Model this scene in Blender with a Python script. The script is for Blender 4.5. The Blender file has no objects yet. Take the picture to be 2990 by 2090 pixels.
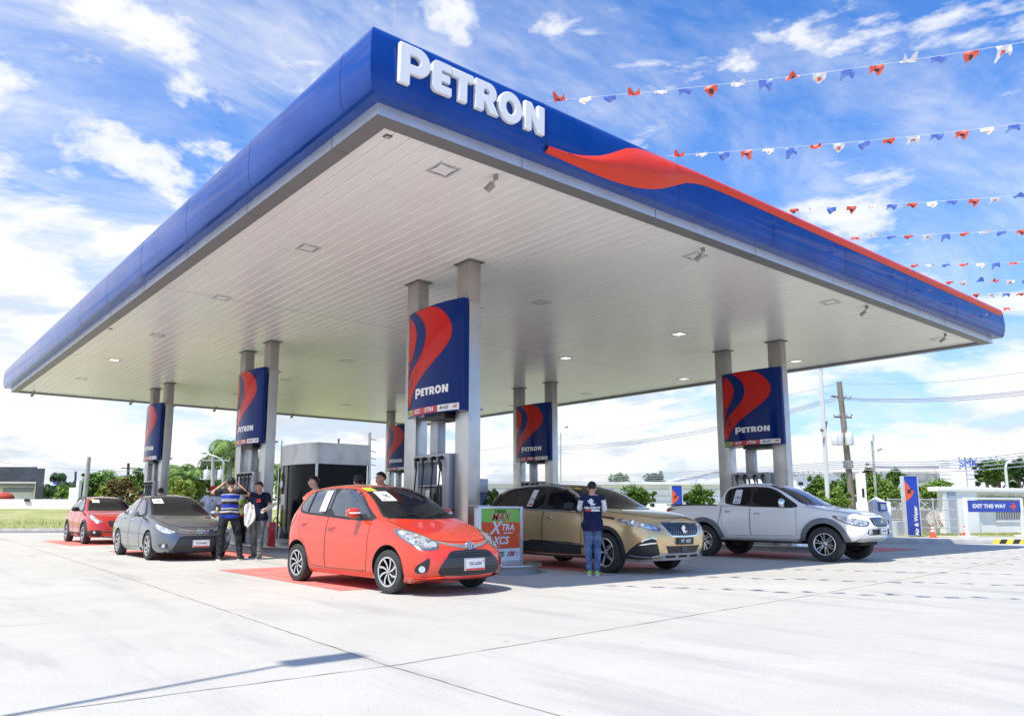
import bpy, bmesh, math, random
from math import sin, cos, pi, radians, sqrt, atan2
from mathutils import Vector, Matrix, Euler
from mathutils.bvhtree import BVHTree
from mathutils.geometry import delaunay_2d_cdt

sc = bpy.context.scene
col = sc.collection
RND = random.Random(11)

# ------------------------------------------------------------------ camera
CAMH = 1.1
YAW, PITCH, ROLL = 0.6847, 0.1542, 0.0026
cd = bpy.data.cameras.new('camera')
cam = bpy.data.objects.new('camera', cd)
col.objects.link(cam)
_f = Vector((sin(YAW) * cos(PITCH), cos(YAW) * cos(PITCH), sin(PITCH)))
_r = Vector((cos(YAW), -sin(YAW), 0))
_u = _r.cross(_f)
_r2 = _r * cos(ROLL) + _u * sin(ROLL)
_u2 = -_r * sin(ROLL) + _u * cos(ROLL)
cam.matrix_world = Matrix(((_r2.x, _u2.x, -_f.x, 0), (_r2.y, _u2.y, -_f.y, 0), (_r2.z, _u2.z, -_f.z, CAMH), (0, 0, 0, 1)))
CAM_R, CAM_U, CAM_F = _r2.copy(), _u2.copy(), _f.copy()
cd.sensor_width = 36
cd.lens = 2246.2 / 2990 * 36
cd.shift_x = (1495 - 1440.5) / 2990
cd.shift_y = (1139.9 - 1045) / 2990
cd.clip_start = 0.05
cd.clip_end = 4000
sc.camera = cam


def ray(px, py):
    """direction through a pixel of the survey frame (2990 wide)"""
    a, b = (px - 1440.5) / 2246.2, -(py - 1139.9) / 2246.2
    return CAM_R * a + CAM_U * b + CAM_F


def gp(px, py, z=0.0):
    d = ray(px, py)
    return Vector((0, 0, CAMH)) + d * ((z - CAMH) / d.z)


def at(px, py, depth):
    return Vector((0, 0, CAMH)) + ray(px, py) * depth


# ------------------------------------------------------------------ world, sun, exposure
SUN_K = Vector((0.54, 0.114, -1.0))          # direction the light travels
EL = math.atan2(1.0, sqrt(0.54 ** 2 + 0.114 ** 2))
world = bpy.data.worlds.new('World')
sc.world = world
world.use_nodes = True
wt = world.node_tree
wt.nodes.clear()


def N(t, typ, **kw):
    n = t.nodes.new(typ)
    for k, v in kw.items():
        if k.startswith('i_'):
            n.inputs[k[2:].replace('_', ' ')].default_value = v
        elif k.startswith('n_'):
            n.inputs[int(k[2:])].default_value = v
        else:
            setattr(n, k, v)
    return n


def ramp(t, fac, stops, interp='LINEAR'):
    n = t.nodes.new('ShaderNodeValToRGB')
    n.color_ramp.interpolation = interp
    el = n.color_ramp.elements
    while len(el) < len(stops):
        el.new(0.5)
    for e, (p, c) in zip(el, stops):
        e.position = p
        e.color = (c, c, c, 1) if not isinstance(c, tuple) else (*c, 1)
    if fac is not None:
        t.links.new(fac, n.inputs[0])
    return n.outputs[0]


def mth(t, op, a, b=None, clamp=False):
    n = t.nodes.new('ShaderNodeMath')
    n.operation = op
    n.use_clamp = clamp
    for i, v in enumerate((a, b)):
        if v is None:
            continue
        if isinstance(v, (int, float)):
            n.inputs[i].default_value = v
        else:
            t.links.new(v, n.inputs[i])
    return n.outputs[0]


def mixc(t, fac, a, b, mode='MIX'):
    n = t.nodes.new('ShaderNodeMix')
    n.data_type = 'RGBA'
    n.blend_type = mode
    n.clamp_factor = True
    for k, v in ((0, fac), (6, a), (7, b)):
        if isinstance(v, (int, float)):
            n.inputs[k].default_value = v
        elif isinstance(v, tuple):
            n.inputs[k].default_value = (*v, 1)
        else:
            t.links.new(v, n.inputs[k])
    return n.outputs[2]


def noise(t, vec, scale, detail=4, rough=0.55, dist=0.0, out=0):
    n = N(t, 'ShaderNodeTexNoise')
    n.inputs['Scale'].default_value = scale
    n.inputs['Detail'].default_value = detail
    n.inputs['Roughness'].default_value = rough
    n.inputs['Distortion'].default_value = dist
    if vec is not None:
        t.links.new(vec, n.inputs['Vector'])
    return n.outputs[out]


def mapping(t, vec, scale=(1, 1, 1), rot=(0, 0, 0), loc=(0, 0, 0)):
    n = t.nodes.new('ShaderNodeMapping')
    n.inputs['Scale'].default_value = scale
    n.inputs['Rotation'].default_value = rot
    n.inputs['Location'].default_value = loc
    t.links.new(vec, n.inputs['Vector'])
    return n.outputs[0]


def build_world():
    t = wt
    out = N(t, 'ShaderNodeOutputWorld')
    sky = N(t, 'ShaderNodeTexSky')
    sky.sky_type = 'NISHITA'
    sky.sun_disc = False
    sky.sun_elevation = EL
    sky.sun_rotation = radians(258.5)
    sky.air_density = 1.0
    sky.dust_density = 0.6
    sky.ozone_density = 2.5
    tc = N(t, 'ShaderNodeTexCoord')
    sep = N(t, 'ShaderNodeSeparateXYZ')
    t.links.new(tc.outputs['Generated'], sep.inputs[0])
    z = sep.outputs[2]
    zc = mth(t, 'MAXIMUM', z, 0.0)
    den = mth(t, 'ADD', zc, 0.16)
    u = mth(t, 'DIVIDE', sep.outputs[0], den)
    v = mth(t, 'DIVIDE', sep.outputs[1], den)
    cb = N(t, 'ShaderNodeCombineXYZ')
    t.links.new(u, cb.inputs[0])
    t.links.new(v, cb.inputs[1])
    plane = cb.outputs[0]
    # thin streaky high cloud
    m1 = mapping(t, plane, scale=(0.7, 1.4, 1), rot=(0, 0, radians(-28)), loc=(3.1, 1.7, 0))
    n1 = noise(t, m1, 1.9, 13, 0.68, 0.35)
    m1b = mapping(t, plane, scale=(1, 1, 1), loc=(1.3, 7.2, 0))
    cov = noise(t, m1b, 0.55, 2, 0.5)
    # more cloud toward the left of the view (+Y side), clearer blue to the upper right
    bias = mth(t, 'MULTIPLY', mth(t, 'SUBTRACT', sep.outputs[1], sep.outputs[0]), 0.16)
    a = mth(t, 'ADD', mth(t, 'ADD', n1, mth(t, 'MULTIPLY', mth(t, 'SUBTRACT', cov, 0.5), 0.55)), bias)
    cir = ramp(t, a, [(0.42, 0.0), (0.52, 0.20), (0.62, 0.50), (0.76, 0.95)])
    # puffy cumulus: banded toward the horizon
    cb2 = N(t, 'ShaderNodeCombineXYZ')
    ang = mth(t, 'ARCTAN2', sep.outputs[0], sep.outputs[1])
    t.links.new(mth(t, 'MULTIPLY', ang, 1.6), cb2.inputs[0])
    t.links.new(mth(t, 'MULTIPLY', z, 4.2), cb2.inputs[1])
    n2 = noise(t, cb2.outputs[0], 2.6, 12, 0.60, 0.25)
    low = ramp(t, z, [(0.0, 0.18), (0.10, 0.10), (0.22, 0.05), (0.40, -0.0), (0.7, -0.1)])
    lowv = N(t, 'ShaderNodeMapRange')
    lowv.inputs[1].default_value = 0.0
    lowv.inputs[2].default_value = 0.55
    lowv.inputs[3].default_value = 0.135
    lowv.inputs[4].default_value = -0.07
    t.links.new(z, lowv.inputs[0])
    b = mth(t, 'ADD', mth(t, 'ADD', n2, lowv.outputs[0]), mth(t, 'MULTIPLY', bias, 0.35))
    puff = ramp(t, b, [(0.50, 0.0), (0.56, 0.7), (0.66, 1.0)])
    shade = noise(t, mapping(t, cb2.outputs[0], loc=(0.03, 0.14, 0)), 2.6, 12, 0.60, 0.25)
    # undersides of puffs a little grey-blue
    under = ramp(t, mth(t, 'SUBTRACT', shade, n2), [(0.0, 0.0), (0.10, 1.0)])
    # pale veil low down
    veil = ramp(t, z, [(0.0, 0.66), (0.12, 0.46), (0.30, 0.16), (0.5, 0.0)])
    skyc = mixc(t, 1.0, sky.outputs[0], (0.88, 1.62, 2.50), 'MULTIPLY')
    mr1 = N(t, 'ShaderNodeMapRange')
    for i_, v_ in ((1, -.35), (2, .12), (3, .62), (4, 1.0)):
        mr1.inputs[i_].default_value = v_
    t.links.new(sep.outputs[0], mr1.inputs[0])
    mr2 = N(t, 'ShaderNodeMapRange')
    for i_, v_ in ((1, -.35), (2, .15), (3, .70), (4, 1.0)):
        mr2.inputs[i_].default_value = v_
    t.links.new(sep.outputs[1], mr2.inputs[0])
    calm = mth(t, 'MINIMUM', mr1.outputs[0], mr2.outputs[0])
    veil = mth(t, 'MULTIPLY', veil, calm)
    puff = mth(t, 'MULTIPLY', puff, calm)
    cir = mth(t, 'MULTIPLY', cir, mth(t, 'ADD', mth(t, 'MULTIPLY', calm, .5), .5))
    c0 = mixc(t, veil, skyc, (7.2, 8.2, 9.2))
    c1 = mixc(t, mth(t, 'MULTIPLY', cir, 0.92), c0, (9.8, 9.9, 10.0))
    puffc = mixc(t, under, (10.6, 10.5, 10.3), (7.0, 7.6, 8.3))
    c2 = mixc(t, puff, c1, puffc)
    bg = N(t, 'ShaderNodeBackground')
    bg.inputs[1].default_value = 0.088
    t.links.new(c2, bg.inputs[0])
    t.links.new(bg.outputs[0], out.inputs[0])


build_world()
sd = bpy.data.lights.new('sun', 'SUN')
sd.energy = 4.9
sd.angle = radians(0.55)
sd.color = (1.0, 0.93, 0.82)
sun = bpy.data.objects.new('sun', sd)
col.objects.link(sun)
sun.rotation_mode = 'QUATERNION'
sun.rotation_quaternion = SUN_K.to_track_quat('-Z', 'Y')
sun.location = (-20, -5, 40)
sc.view_settings.view_transform = 'Standard'
sc.view_settings.look = 'None'
sc.view_settings.gamma = 1
sc.view_settings.exposure = 0.26

# ------------------------------------------------------------------ materials
MATS = {}


def mat(name, color=(.5, .5, .5), rough=.5, metal=0.0, coat=0.0, spec=0.5, var=0.0, vscale=3.0,
        bump=0.0, bscale=40.0, emit=None, estr=1.0, vcol=None, anis=None, dirt=0.0, dscale=1.5, trans=0.0):
    if name in MATS:
        return MATS[name]
    m = bpy.data.materials.new(name)
    m.use_nodes = True
    t = m.node_tree
    b = t.nodes['Principled BSDF']
    b.inputs['Base Color'].default_value = (*color, 1)
    b.inputs['Roughness'].default_value = rough
    b.inputs['Metallic'].default_value = metal
    b.inputs['Coat Weight'].default_value = coat
    b.inputs['Coat Roughness'].default_value = 0.04
    b.inputs['Specular IOR Level'].default_value = spec
    if trans:
        b.inputs['Transmission Weight'].default_value = trans
    tc = N(t, 'ShaderNodeTexCoord')
    ob = tc.outputs['Object']
    c = None
    if var:
        n = noise(t, ob, vscale, 5, 0.6)
        c2 = vcol or tuple(min(1, x * (1 + var) + 0.01) for x in color)
        c1 = tuple(x * (1 - var) for x in color)
        c = mixc(t, ramp(t, n, [(0.35, 0.0), (0.65, 1.0)]), c1, c2)
    if dirt:
        n = noise(t, ob, dscale, 7, 0.68)
        d = ramp(t, n, [(0.45, 0.0), (0.72, 1.0)])
        c = mixc(t, mth(t, 'MULTIPLY', d, dirt), c if c is not None else color, (0.10, 0.085, 0.07))
        rr = mth(t, 'ADD', mth(t, 'MULTIPLY', d, 0.25), rough)
        t.links.new(rr, b.inputs['Roughness'])
    if c is not None:
        t.links.new(c, b.inputs['Base Color'])
    if bump:
        n = noise(t, ob, bscale, 4, 0.6)
        bp = N(t, 'ShaderNodeBump')
        bp.inputs['Strength'].default_value = bump
        bp.inputs['Distance'].default_value = 0.01
        t.links.new(n, bp.inputs['Height'])
        t.links.new(bp.outputs[0], b.inputs['Normal'])
    if emit:
        b.inputs['Emission Color'].default_value = (*emit, 1)
        b.inputs['Emission Strength'].default_value = estr
    MATS[name] = m
    return m


# ------------------------------------------------------------------ object helpers
def tag(o, label=None, cat=None, group=None, kind=None):
    if label:
        o['label'] = label
    if cat:
        o['category'] = cat
    if group:
        o['group'] = group
    if kind:
        o['kind'] = kind
    return o


def empty(name, loc=(0, 0, 0), rz=0.0, label=None, cat=None, group=None):
    o = bpy.data.objects.new(name, None)
    o.empty_display_size = 0.2
    col.objects.link(o)
    o.location = loc
    o.rotation_euler = (0, 0, rz)
    return tag(o, label, cat, group)


def copy_tree(o, parent=None):
    c = o.copy()
    col.objects.link(c)
    c.parent = parent
    for ch in list(o.children):
        copy_tree(ch, c)
    return c


class MB:
    def __init__(s):
        s.v, s.f, s.m = [], [], []

    def add(s, vs, fs, mi=0):
        o = len(s.v)
        s.v += [tuple(p) for p in vs]
        for f in fs:
            s.f.append(tuple(i + o for i in f))
            s.m.append(mi)

    def poly(s, pts, mi=0):
        s.add(pts, [tuple(range(len(pts)))], mi)

    def box(s, a, b, mi=0, M=None):
        x0, y0, z0 = a
        x1, y1, z1 = b
        vs = [Vector(p) for p in ((x0, y0, z0), (x1, y0, z0), (x1, y1, z0), (x0, y1, z0), (x0, y0, z1), (x1, y0, z1), (x1, y1, z1), (x0, y1, z1))]
        if M is not None:
            vs = [M @ p for p in vs]
        s.add(vs, [(0, 3, 2, 1), (4, 5, 6, 7), (0, 1, 5, 4), (1, 2, 6, 5), (2, 3, 7, 6), (3, 0, 4, 7)], mi)
        return s

    def tube(s, pts, r, n=8, mi=0, caps=True, closed=False):
        pts = [Vector(p) for p in pts]
        rs = r if isinstance(r, (list, tuple)) else [r] * len(pts)
        k = len(pts)
        up = None
        vs = []
        for i, p in enumerate(pts):
            if closed:
                d = pts[(i + 1) % k] - pts[i - 1]
            else:
                d = pts[min(i + 1, k - 1)] - pts[max(i - 1, 0)]
            d.normalize()
            if up is None:
                up = Vector((0, 0, 1)) if abs(d.z) < 0.9 else Vector((1, 0, 0))
            a = d.cross(up).normalized()
            up = a.cross(d).normalized()
            for j in range(n):
                t = 2 * pi * j / n
                vs.append(p + (a * cos(t) + up * sin(t)) * rs[i])
        fs = []
        for i in range(k if closed else k - 1):
            i2 = (i + 1) % k
            for j in range(n):
                fs.append((i * n + j, i * n + (j + 1) % n, i2 * n + (j + 1) % n, i2 * n + j))
        if caps and not closed:
            fs.append(tuple(range(n))[::-1])
            fs.append(tuple((k - 1) * n + j for j in range(n)))
        s.add(vs, fs, mi)
        return s

    def lathe(s, prof, M=None, n=24, mi=0, a0=0.0, a1=2 * pi, closed_prof=False):
        """profile of (r, z) turned about local Z"""
        M = M or Matrix()
        full = abs(a1 - a0 - 2 * pi) < 1e-6
        m = n if full else n + 1
        k = len(prof)
        vs = []
        for i in range(m):
            t = a0 + (a1 - a0) * i / n
            for r, z in prof:
                vs.append(M @ Vector((r * cos(t), r * sin(t), z)))
        fs = []
        for i in range(n):
            i2 = (i + 1) % m
            for j in range(k if closed_prof else k - 1):
                j2 = (j + 1) % k
                fs.append((i * k + j, i2 * k + j, i2 * k + j2, i * k + j2))
        s.add(vs, fs, mi)
        return s

    def prism(s, poly, h0, h1, M=None, mi=0):
        """2-D outline in local XY extruded along local Z from h0 to h1"""
        M = M or Matrix()
        n = len(poly)
        A = sum(poly[i][0] * poly[(i + 1) % n][1] - poly[(i + 1) % n][0] * poly[i][1] for i in range(n))
        if A < 0:
            poly = poly[::-1]
        vs = [M @ Vector((x, y, h0)) for x, y in poly] + [M @ Vector((x, y, h1)) for x, y in poly]
        fs = [tuple(range(n))[::-1], tuple(range(n, 2 * n))]
        fs += [(i, (i + 1) % n, n + (i + 1) % n, n + i) for i in range(n)]
        s.add(vs, fs, mi)
        return s

    def blob(s, c, r, seed=0, sub=2, mi=0, amp=0.0):
        bm = bmesh.new()
        bmesh.ops.create_icosphere(bm, subdivisions=sub, radius=1)
        rr = random.Random(seed)
        r = r if isinstance(r, (tuple, list)) else (r, r, r)
        vs = []
        for v in bm.verts:
            k = 1 + rr.uniform(-amp, amp)
            vs.append((c[0] + v.co.x * r[0] * k, c[1] + v.co.y * r[1] * k, c[2] + v.co.z * r[2] * k))
        s.add(vs, [tuple(v.index for v in f.verts) for f in bm.faces], mi)
        bm.free()
        return s

    def build(s, name, mats, parent=None, smooth=None, bevel=0.0, M=None, segs=2, fix=False):
        me = bpy.data.meshes.new(name)
        me.from_pydata(s.v, [], s.f)
        if not isinstance(mats, (list, tuple)):
            mats = [mats]
        for m in mats:
            me.materials.append(m)
        me.polygons.foreach_set('material_index', s.m)
        if M is not None:
            me.transform(M)
        if bevel or smooth is not None or fix:
            bm = bmesh.new()
            bm.from_mesh(me)
            bmesh.ops.remove_doubles(bm, verts=bm.verts, dist=1e-5)
            if fix:
                bmesh.ops.recalc_face_normals(bm, faces=bm.faces)
            if bevel:
                es = [e for e in bm.edges if len(e.link_faces) == 2 and e.calc_face_angle(0) > radians(35)]
                bmesh.ops.bevel(bm, geom=es, offset=bevel, segments=segs, affect='EDGES', profile=0.5, clamp_overlap=True)
                smooth = smooth or 40
            sm = radians(24 if bevel else (smooth or 40))
            for f in bm.faces:
                f.smooth = True
            for e in bm.edges:
                if len(e.link_faces) != 2 or e.calc_face_angle(0) > sm:
                    e.smooth = False
            bm.to_mesh(me)
            bm.free()
        me.update()
        o = bpy.data.objects.new(name, me)
        col.objects.link(o)
        if parent is not None:
            o.parent = parent
        return o


def struct(o):
    o['kind'] = 'structure'
    return o


def chaikin(p, it=2, closed=True):
    for _ in range(it):
        q = []
        n = len(p)
        rng = range(n) if closed else range(n - 1)
        if not closed:
            q.append(p[0])
        for i in rng:
            a, b = p[i], p[(i + 1) % n]
            q.append(tuple(a[k] * .75 + b[k] * .25 for k in range(len(a))))
            q.append(tuple(a[k] * .25 + b[k] * .75 for k in range(len(a))))
        if not closed:
            q.append(p[-1])
        p = q
    return p


def text_mesh(body, size, depth=0.01, offset=0.0, bevel=0.0, align='CENTER', shear=0.0, space=1.0, sx=1.0, res=4):
    """mesh of a word lying in local XY, extruded along +Z"""
    cu = bpy.data.curves.new('word', 'FONT')
    cu.body = body
    cu.size = size
    cu.extrude = depth
    cu.offset = offset
    cu.bevel_depth = bevel
    cu.bevel_resolution = 1
    cu.resolution_u = res
    cu.align_x = align
    cu.align_y = 'CENTER'
    cu.shear = shear
    cu.space_character = space
    o = bpy.data.objects.new('word', cu)
    col.objects.link(o)
    dg = bpy.context.evaluated_depsgraph_get()
    me = bpy.data.meshes.new_from_object(o.evaluated_get(dg))
    bpy.data.objects.remove(o)
    bpy.data.curves.remove(cu)
    vs = [(v.co.x * sx, v.co.y, v.co.z) for v in me.vertices]
    fs = [tuple(p.vertices) for p in me.polygons]
    bpy.data.meshes.remove(me)
    return vs, fs


def frameM(o, x, y, z):
    """matrix with given origin and axes"""
    x, y, z, o = Vector(x).normalized(), Vector(y).normalized(), Vector(z).normalized(), Vector(o)
    return Matrix(((x.x, y.x, z.x, o.x), (x.y, y.y, z.y, o.y), (x.z, y.z, z.z, o.z), (0, 0, 0, 1)))
# ================================================================== THE SITE
def concrete_mat():
    m = bpy.data.materials.new('concrete')
    m.use_nodes = True
    t = m.node_tree
    b = t.nodes['Principled BSDF']
    tc = N(t, 'ShaderNodeTexCoord')
    ob = tc.outputs['Object']
    big = noise(t, ob, 0.22, 5, 0.6)
    med = noise(t, mapping(t, ob, scale=(1, 1, 1), rot=(0, 0, .5)), 1.1, 6, 0.65, 0.6)
    fine = noise(t, ob, 55, 4, 0.7)
    c = mixc(t, ramp(t, big, [(0.3, 0.0), (0.7, 1.0)]), (0.475, 0.462, 0.41), (0.565, 0.548, 0.49))
    c = mixc(t, mth(t, 'MULTIPLY', ramp(t, med, [(0.42, 0.0), (0.75, 1.0)]), 0.45), c, (0.40, 0.38, 0.35))
    c = mixc(t, mth(t, 'MULTIPLY', ramp(t, fine, [(0.35, 1.0), (0.6, 0.0)]), 0.38), c, (0.33, 0.33, 0.33))
    # brushed broom texture
    br = noise(t, mapping(t, ob, scale=(2.0, 40, 1), rot=(0, 0, 0.35)), 3, 3, 0.6)
    c = mixc(t, mth(t, 'MULTIPLY', ramp(t, br, [(0.5, 0.0), (0.75, 1.0)]), 0.25), c, (0.36, 0.36, 0.36))
    # faint tyre smears
    ty = noise(t, mapping(t, ob, scale=(0.55, 0.09, 1), rot=(0, 0, -0.25)), 3.2, 5, 0.6, 0.3)
    c = mixc(t, mth(t, 'MULTIPLY', ramp(t, ty, [(0.52, 0.0), (0.70, 1.0)]), 0.5), c, (0.30, 0.30, 0.30))
    # drips, gum and pits
    vo = N(t, 'ShaderNodeTexVoronoi')
    vo.inputs['Scale'].default_value = 1.9
    t.links.new(ob, vo.inputs['Vector'])
    wob = mth(t, 'MULTIPLY', noise(t, ob, 22, 3, 0.6), 0.06)
    sp = ramp(t, mth(t, 'ADD', vo.outputs['Distance'], wob), [(0.050, 1.0), (0.064, 0.0)])
    c = mixc(t, mth(t, 'MULTIPLY', sp, 0.9), c, (0.10, 0.09, 0.08))
    vo2 = N(t, 'ShaderNodeTexVoronoi')
    vo2.inputs['Scale'].default_value = 9
    t.links.new(ob, vo2.inputs['Vector'])
    sp2 = ramp(t, vo2.outputs['Distance'], [(0.05, 1.0), (0.09, 0.0)])
    c = mixc(t, mth(t, 'MULTIPLY', sp2, 0.5), c, (0.2, 0.2, 0.2))
    t.links.new(c, b.inputs['Base Color'])
    t.links.new(ramp(t, med, [(0.3, 0.72), (0.7, 0.9)]), b.inputs['Roughness'])
    b.inputs['Specular IOR Level'].default_value = 0.3
    bp = N(t, 'ShaderNodeBump')
    bp.inputs['Strength'].default_value = 0.35
    bp.inputs['Distance'].default_value = 0.01
    t.links.new(fine, bp.inputs['Height'])
    t.links.new(bp.outputs[0], b.inputs['Normal'])
    return m


def lawn_mat(name, g1, g2, dry):
    m = bpy.data.materials.new(name)
    m.use_nodes = True
    t = m.node_tree
    b = t.nodes['Principled BSDF']
    ob = N(t, 'ShaderNodeTexCoord').outputs['Object']
    a = noise(t, ob, 0.35, 6, 0.65)
    f = noise(t, ob, 14, 4, 0.7)
    c = mixc(t, ramp(t, f, [(0.3, 0.0), (0.7, 1.0)]), g1, g2)
    c = mixc(t, ramp(t, a, [(0.42, 0.0), (0.68, 0.8)]), c, dry)
    t.links.new(c, b.inputs['Base Color'])
    b.inputs['Roughness'].default_value = 0.9
    b.inputs['Specular IOR Level'].default_value = 0.1
    return m


CONC = concrete_mat()
LAWN = lawn_mat('lawn', (0.20, 0.25, 0.07), (0.32, 0.35, 0.13), (0.50, 0.44, 0.25))
KERB = mat('kerb_concrete', (0.50, 0.50, 0.49), .85, var=.12, vscale=2.5, dirt=.18, dscale=3)
WHITEWALL = mat('white_render', (0.87, 0.86, 0.84), .85, var=.04, vscale=1.2, dirt=.12, dscale=.8)
STEEL = mat('brushed_steel', (0.60, 0.61, 0.62), .30, .92, var=.10, vscale=6)
DSTEEL = mat('dull_steel', (0.42, 0.43, 0.44), .42, .9, var=.18, vscale=5)
ALU = mat('aluminium', (0.72, 0.73, 0.75), .34, .55, var=.06, vscale=3)
BLACK = mat('black_plastic', (0.018, 0.018, 0.02), .45)
RUBBER = mat('rubber', (0.022, 0.022, 0.023), .75, var=.2, vscale=20)
WHITEP = mat('white_paint', (0.80, 0.80, 0.80), .4, coat=.2)
GALV = mat('galvanised', (0.55, 0.56, 0.57), .45, .6, var=.1)


def brushed(name, colr, rough=.3, vert=True):
    m = bpy.data.materials.new(name)
    m.use_nodes = True
    t = m.node_tree
    b = t.nodes['Principled BSDF']
    ob = N(t, 'ShaderNodeTexCoord').outputs['Object']
    n = noise(t, mapping(t, ob, scale=(40, 40, 1.2)), 3, 3, .6)
    n2 = noise(t, ob, 1.6, 6, .65)
    c = mixc(t, ramp(t, n, [(.3, 0.), (.7, 1.)]), tuple(x * .88 for x in colr), colr)
    c = mixc(t, mth(t, 'MULTIPLY', ramp(t, n2, [(.5, 0.), (.75, 1.)]), .35), c, (.30, .28, .26))
    t.links.new(c, b.inputs['Base Color'])
    b.inputs['Metallic'].default_value = .93
    t.links.new(ramp(t, n2, [(.3, rough - .04), (.7, rough + .14)]), b.inputs['Roughness'])
    return m


POST = brushed('stainless_cladding', (.60, .60, .60), .33)

# ground sheet out to the horizon
g = MB()
g.poly([(-600, -600, -0.02), (900, -600, -0.02), (900, 900, -0.02), (-600, 900, -0.02)])
struct(g.build('ground', mat('far_ground', (0.34, 0.33, 0.29), .95, var=.3, vscale=.05)))
g = MB()
# apron: straight kerb behind on the left, kerb on the right
KR0, KR1 = Vector((24.0, 16.0)), Vector((33.2, 7.9))
KL0, KL1 = Vector((-30.0, 60.0)), Vector((9.0, 39.9))
g.poly([(-60, -40, 0), (70, -40, 0), (60, -15.7, 0), (KR1.x, KR1.y, 0), (27.7, 12.5, 0), (26.5, 18, 0), (28, 44, 0), (16, 44, 0), (9.0, 40.4, 0), (-30, 60.5, 0), (-60, 60, 0)])
struct(g.build('apron', CONC))

# joints between the concrete slabs
JM = mat('joint_filler', (0.33, 0.315, 0.285), .95, var=.35, vscale=4)


def joint(pts, w=0.007):
    r = random.Random(len(pts) * 7 + int(pts[0][0] * 10))
    P = [Vector(p) for p in pts]
    L = []
    for a, b in zip(P, P[1:]):
        n = max(2, int((b - a).length / 0.18))
        for i in range(n):
            L.append(a.lerp(b, i / n))
    L.append(P[-1])
    m = MB()
    vs = []
    for i, p in enumerate(L):
        d = (L[min(i + 1, len(L) - 1)] - L[max(i - 1, 0)]).normalized()
        nrm = Vector((-d.y, d.x))
        c = p + nrm * r.uniform(-.008, .008)
        ww = w * r.uniform(.35, 1.25)
        vs += [(c.x - nrm.x * ww, c.y - nrm.y * ww, .004), (c.x + nrm.x * ww, c.y + nrm.y * ww, .004)]
    m.add(vs, [(2 * i, 2 * i + 1, 2 * i + 3, 2 * i + 2) for i in range(len(L) - 1)])
    return struct(m.build('slab_joint', JM))


joint([(3.0, -2), (3.05, 3.17), (3.05, 4.92), (3.48, 13.19), (4.17, 29.66), (4.4, 38)])
joint([(0.3, 5.05), (3.15, 4.90), (9.88, 5.44), (17.05, 6.09), (23.0, 6.9), (30, 7.6)])
joint([(9.6, 9.5), (9.78, 7.38), (9.88, 5.44), (10.39, 3.17), (10.9, 0)])
joint([(17.0, 6.2), (16.9, 9)], .008)
joint([(0.7, 8.86), (1.7, 8.75)], .006)
joint([(4.4, 13.6), (7.6, 13.7)], .006)

# painted filling bays
BAYM = bpy.data.materials.new('bay_paint')
BAYM.use_nodes = True
_t = BAYM.node_tree
_b = _t.nodes['Principled BSDF']
_ob = N(_t, 'ShaderNodeTexCoord').outputs['Object']
_n = noise(_t, _ob, 2.2, 7, .7)
_c = mixc(_t, ramp(_t, _n, [(.40, 0.), (.68, .55)]), (.64, .15, .125), (.62, .34, .30))
_t.links.new(_c, _b.inputs['Base Color'])
_b.inputs['Roughness'].default_value = .75


def bay(x0, x1, y0, y1):
    m = MB()
    m.poly([(x0, y0, .005), (x1, y0, .005), (x1, y1, .005), (x0, y1, .005)])
    return struct(m.build('bay_marking', BAYM))


bay(5.25, 7.85, 9.75, 14.4)
bay(10.3, 12.9, 9.9, 14.6)
bay(5.25, 7.85, 17.9, 22.6)
bay(5.1, 7.85, 26.4, 31.2)
bay(16.5, 19.1, 9.9, 14.6)
bay(21.6, 24.4, 9.9, 14.6)
# grass strip and kerb beyond the apron on the left
def strip(name, a, b, w0, w1, z0, z1, material, kind='structure', bevel=0.0):
    """long box beside the line a-b, from offset w0 to w1 (to the left of a->b)"""
    a, b = Vector(a), Vector(b)
    d = (b - a).normalized()
    n = Vector((-d.y, d.x))
    m = MB()
    m.prism([tuple(a + n * w0), tuple(b + n * w0), tuple(b + n * w1), tuple(a + n * w1)], z0, z1)
    o = m.build(name, material, bevel=bevel)
    if kind:
        o['kind'] = kind
    return o


def flat(v):
    return (v.x, v.y)


# berm of grass beyond the left kerb, rising gently to the wall
_ks = [flat(gp(px, 1552)) for px in (-500, 0, 420, 830, 1300)]
m = MB()
vs = []
for i, px in enumerate((-500, -200, 0, 200, 420, 620, 830, 960, 1060)):
    a = gp(px, 1552)
    for j, (dd, z) in enumerate(((0.0, .15), (4, .35), (9, .65), (15, .98), (22, 1.12), (60, 1.0), (200, .6))):
        p = Vector((a.x, a.y)).normalized() * (Vector((a.x, a.y)).length + dd)
        vs.append((p.x, p.y, z if px < 1000 else .15))
m.add(vs, [(i * 7 + j, (i + 1) * 7 + j, (i + 1) * 7 + j + 1, i * 7 + j + 1) for i in range(8) for j in range(6)])
struct(m.build('lawn', LAWN, smooth=60))
for a, b in zip(_ks, _ks[1:]):
    strip('kerb', a, b, 0.0, .16, -.01, .16, KERB, bevel=.02)
m = MB()
rs = random.Random(8)


def blades(m, poly_fn, n, h, rs, w=.02):
    for _ in range(n):
        x, y, z = poly_fn(rs)
        a = rs.uniform(0, pi)
        hh = h * rs.uniform(.5, 1.3)
        dx, dy = cos(a) * w, sin(a) * w
        lx, ly = rs.uniform(-.3, .3) * hh, rs.uniform(-.3, .3) * hh
        m.add([(x - dx, y - dy, z), (x + dx, y + dy, z), (x + lx, y + ly, z + hh)], [(0, 1, 2)], rs.randrange(3))


def _lawnpt(r):
    px = r.uniform(-60, 900)
    a = gp(px, 1552)
    t = r.random() ** 1.6 * 15
    d = Vector((a.x, a.y))
    p = d.normalized() * (d.length + .3 + t)
    z = .15 + t / 15 * .8
    return p.x, p.y, z


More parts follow.
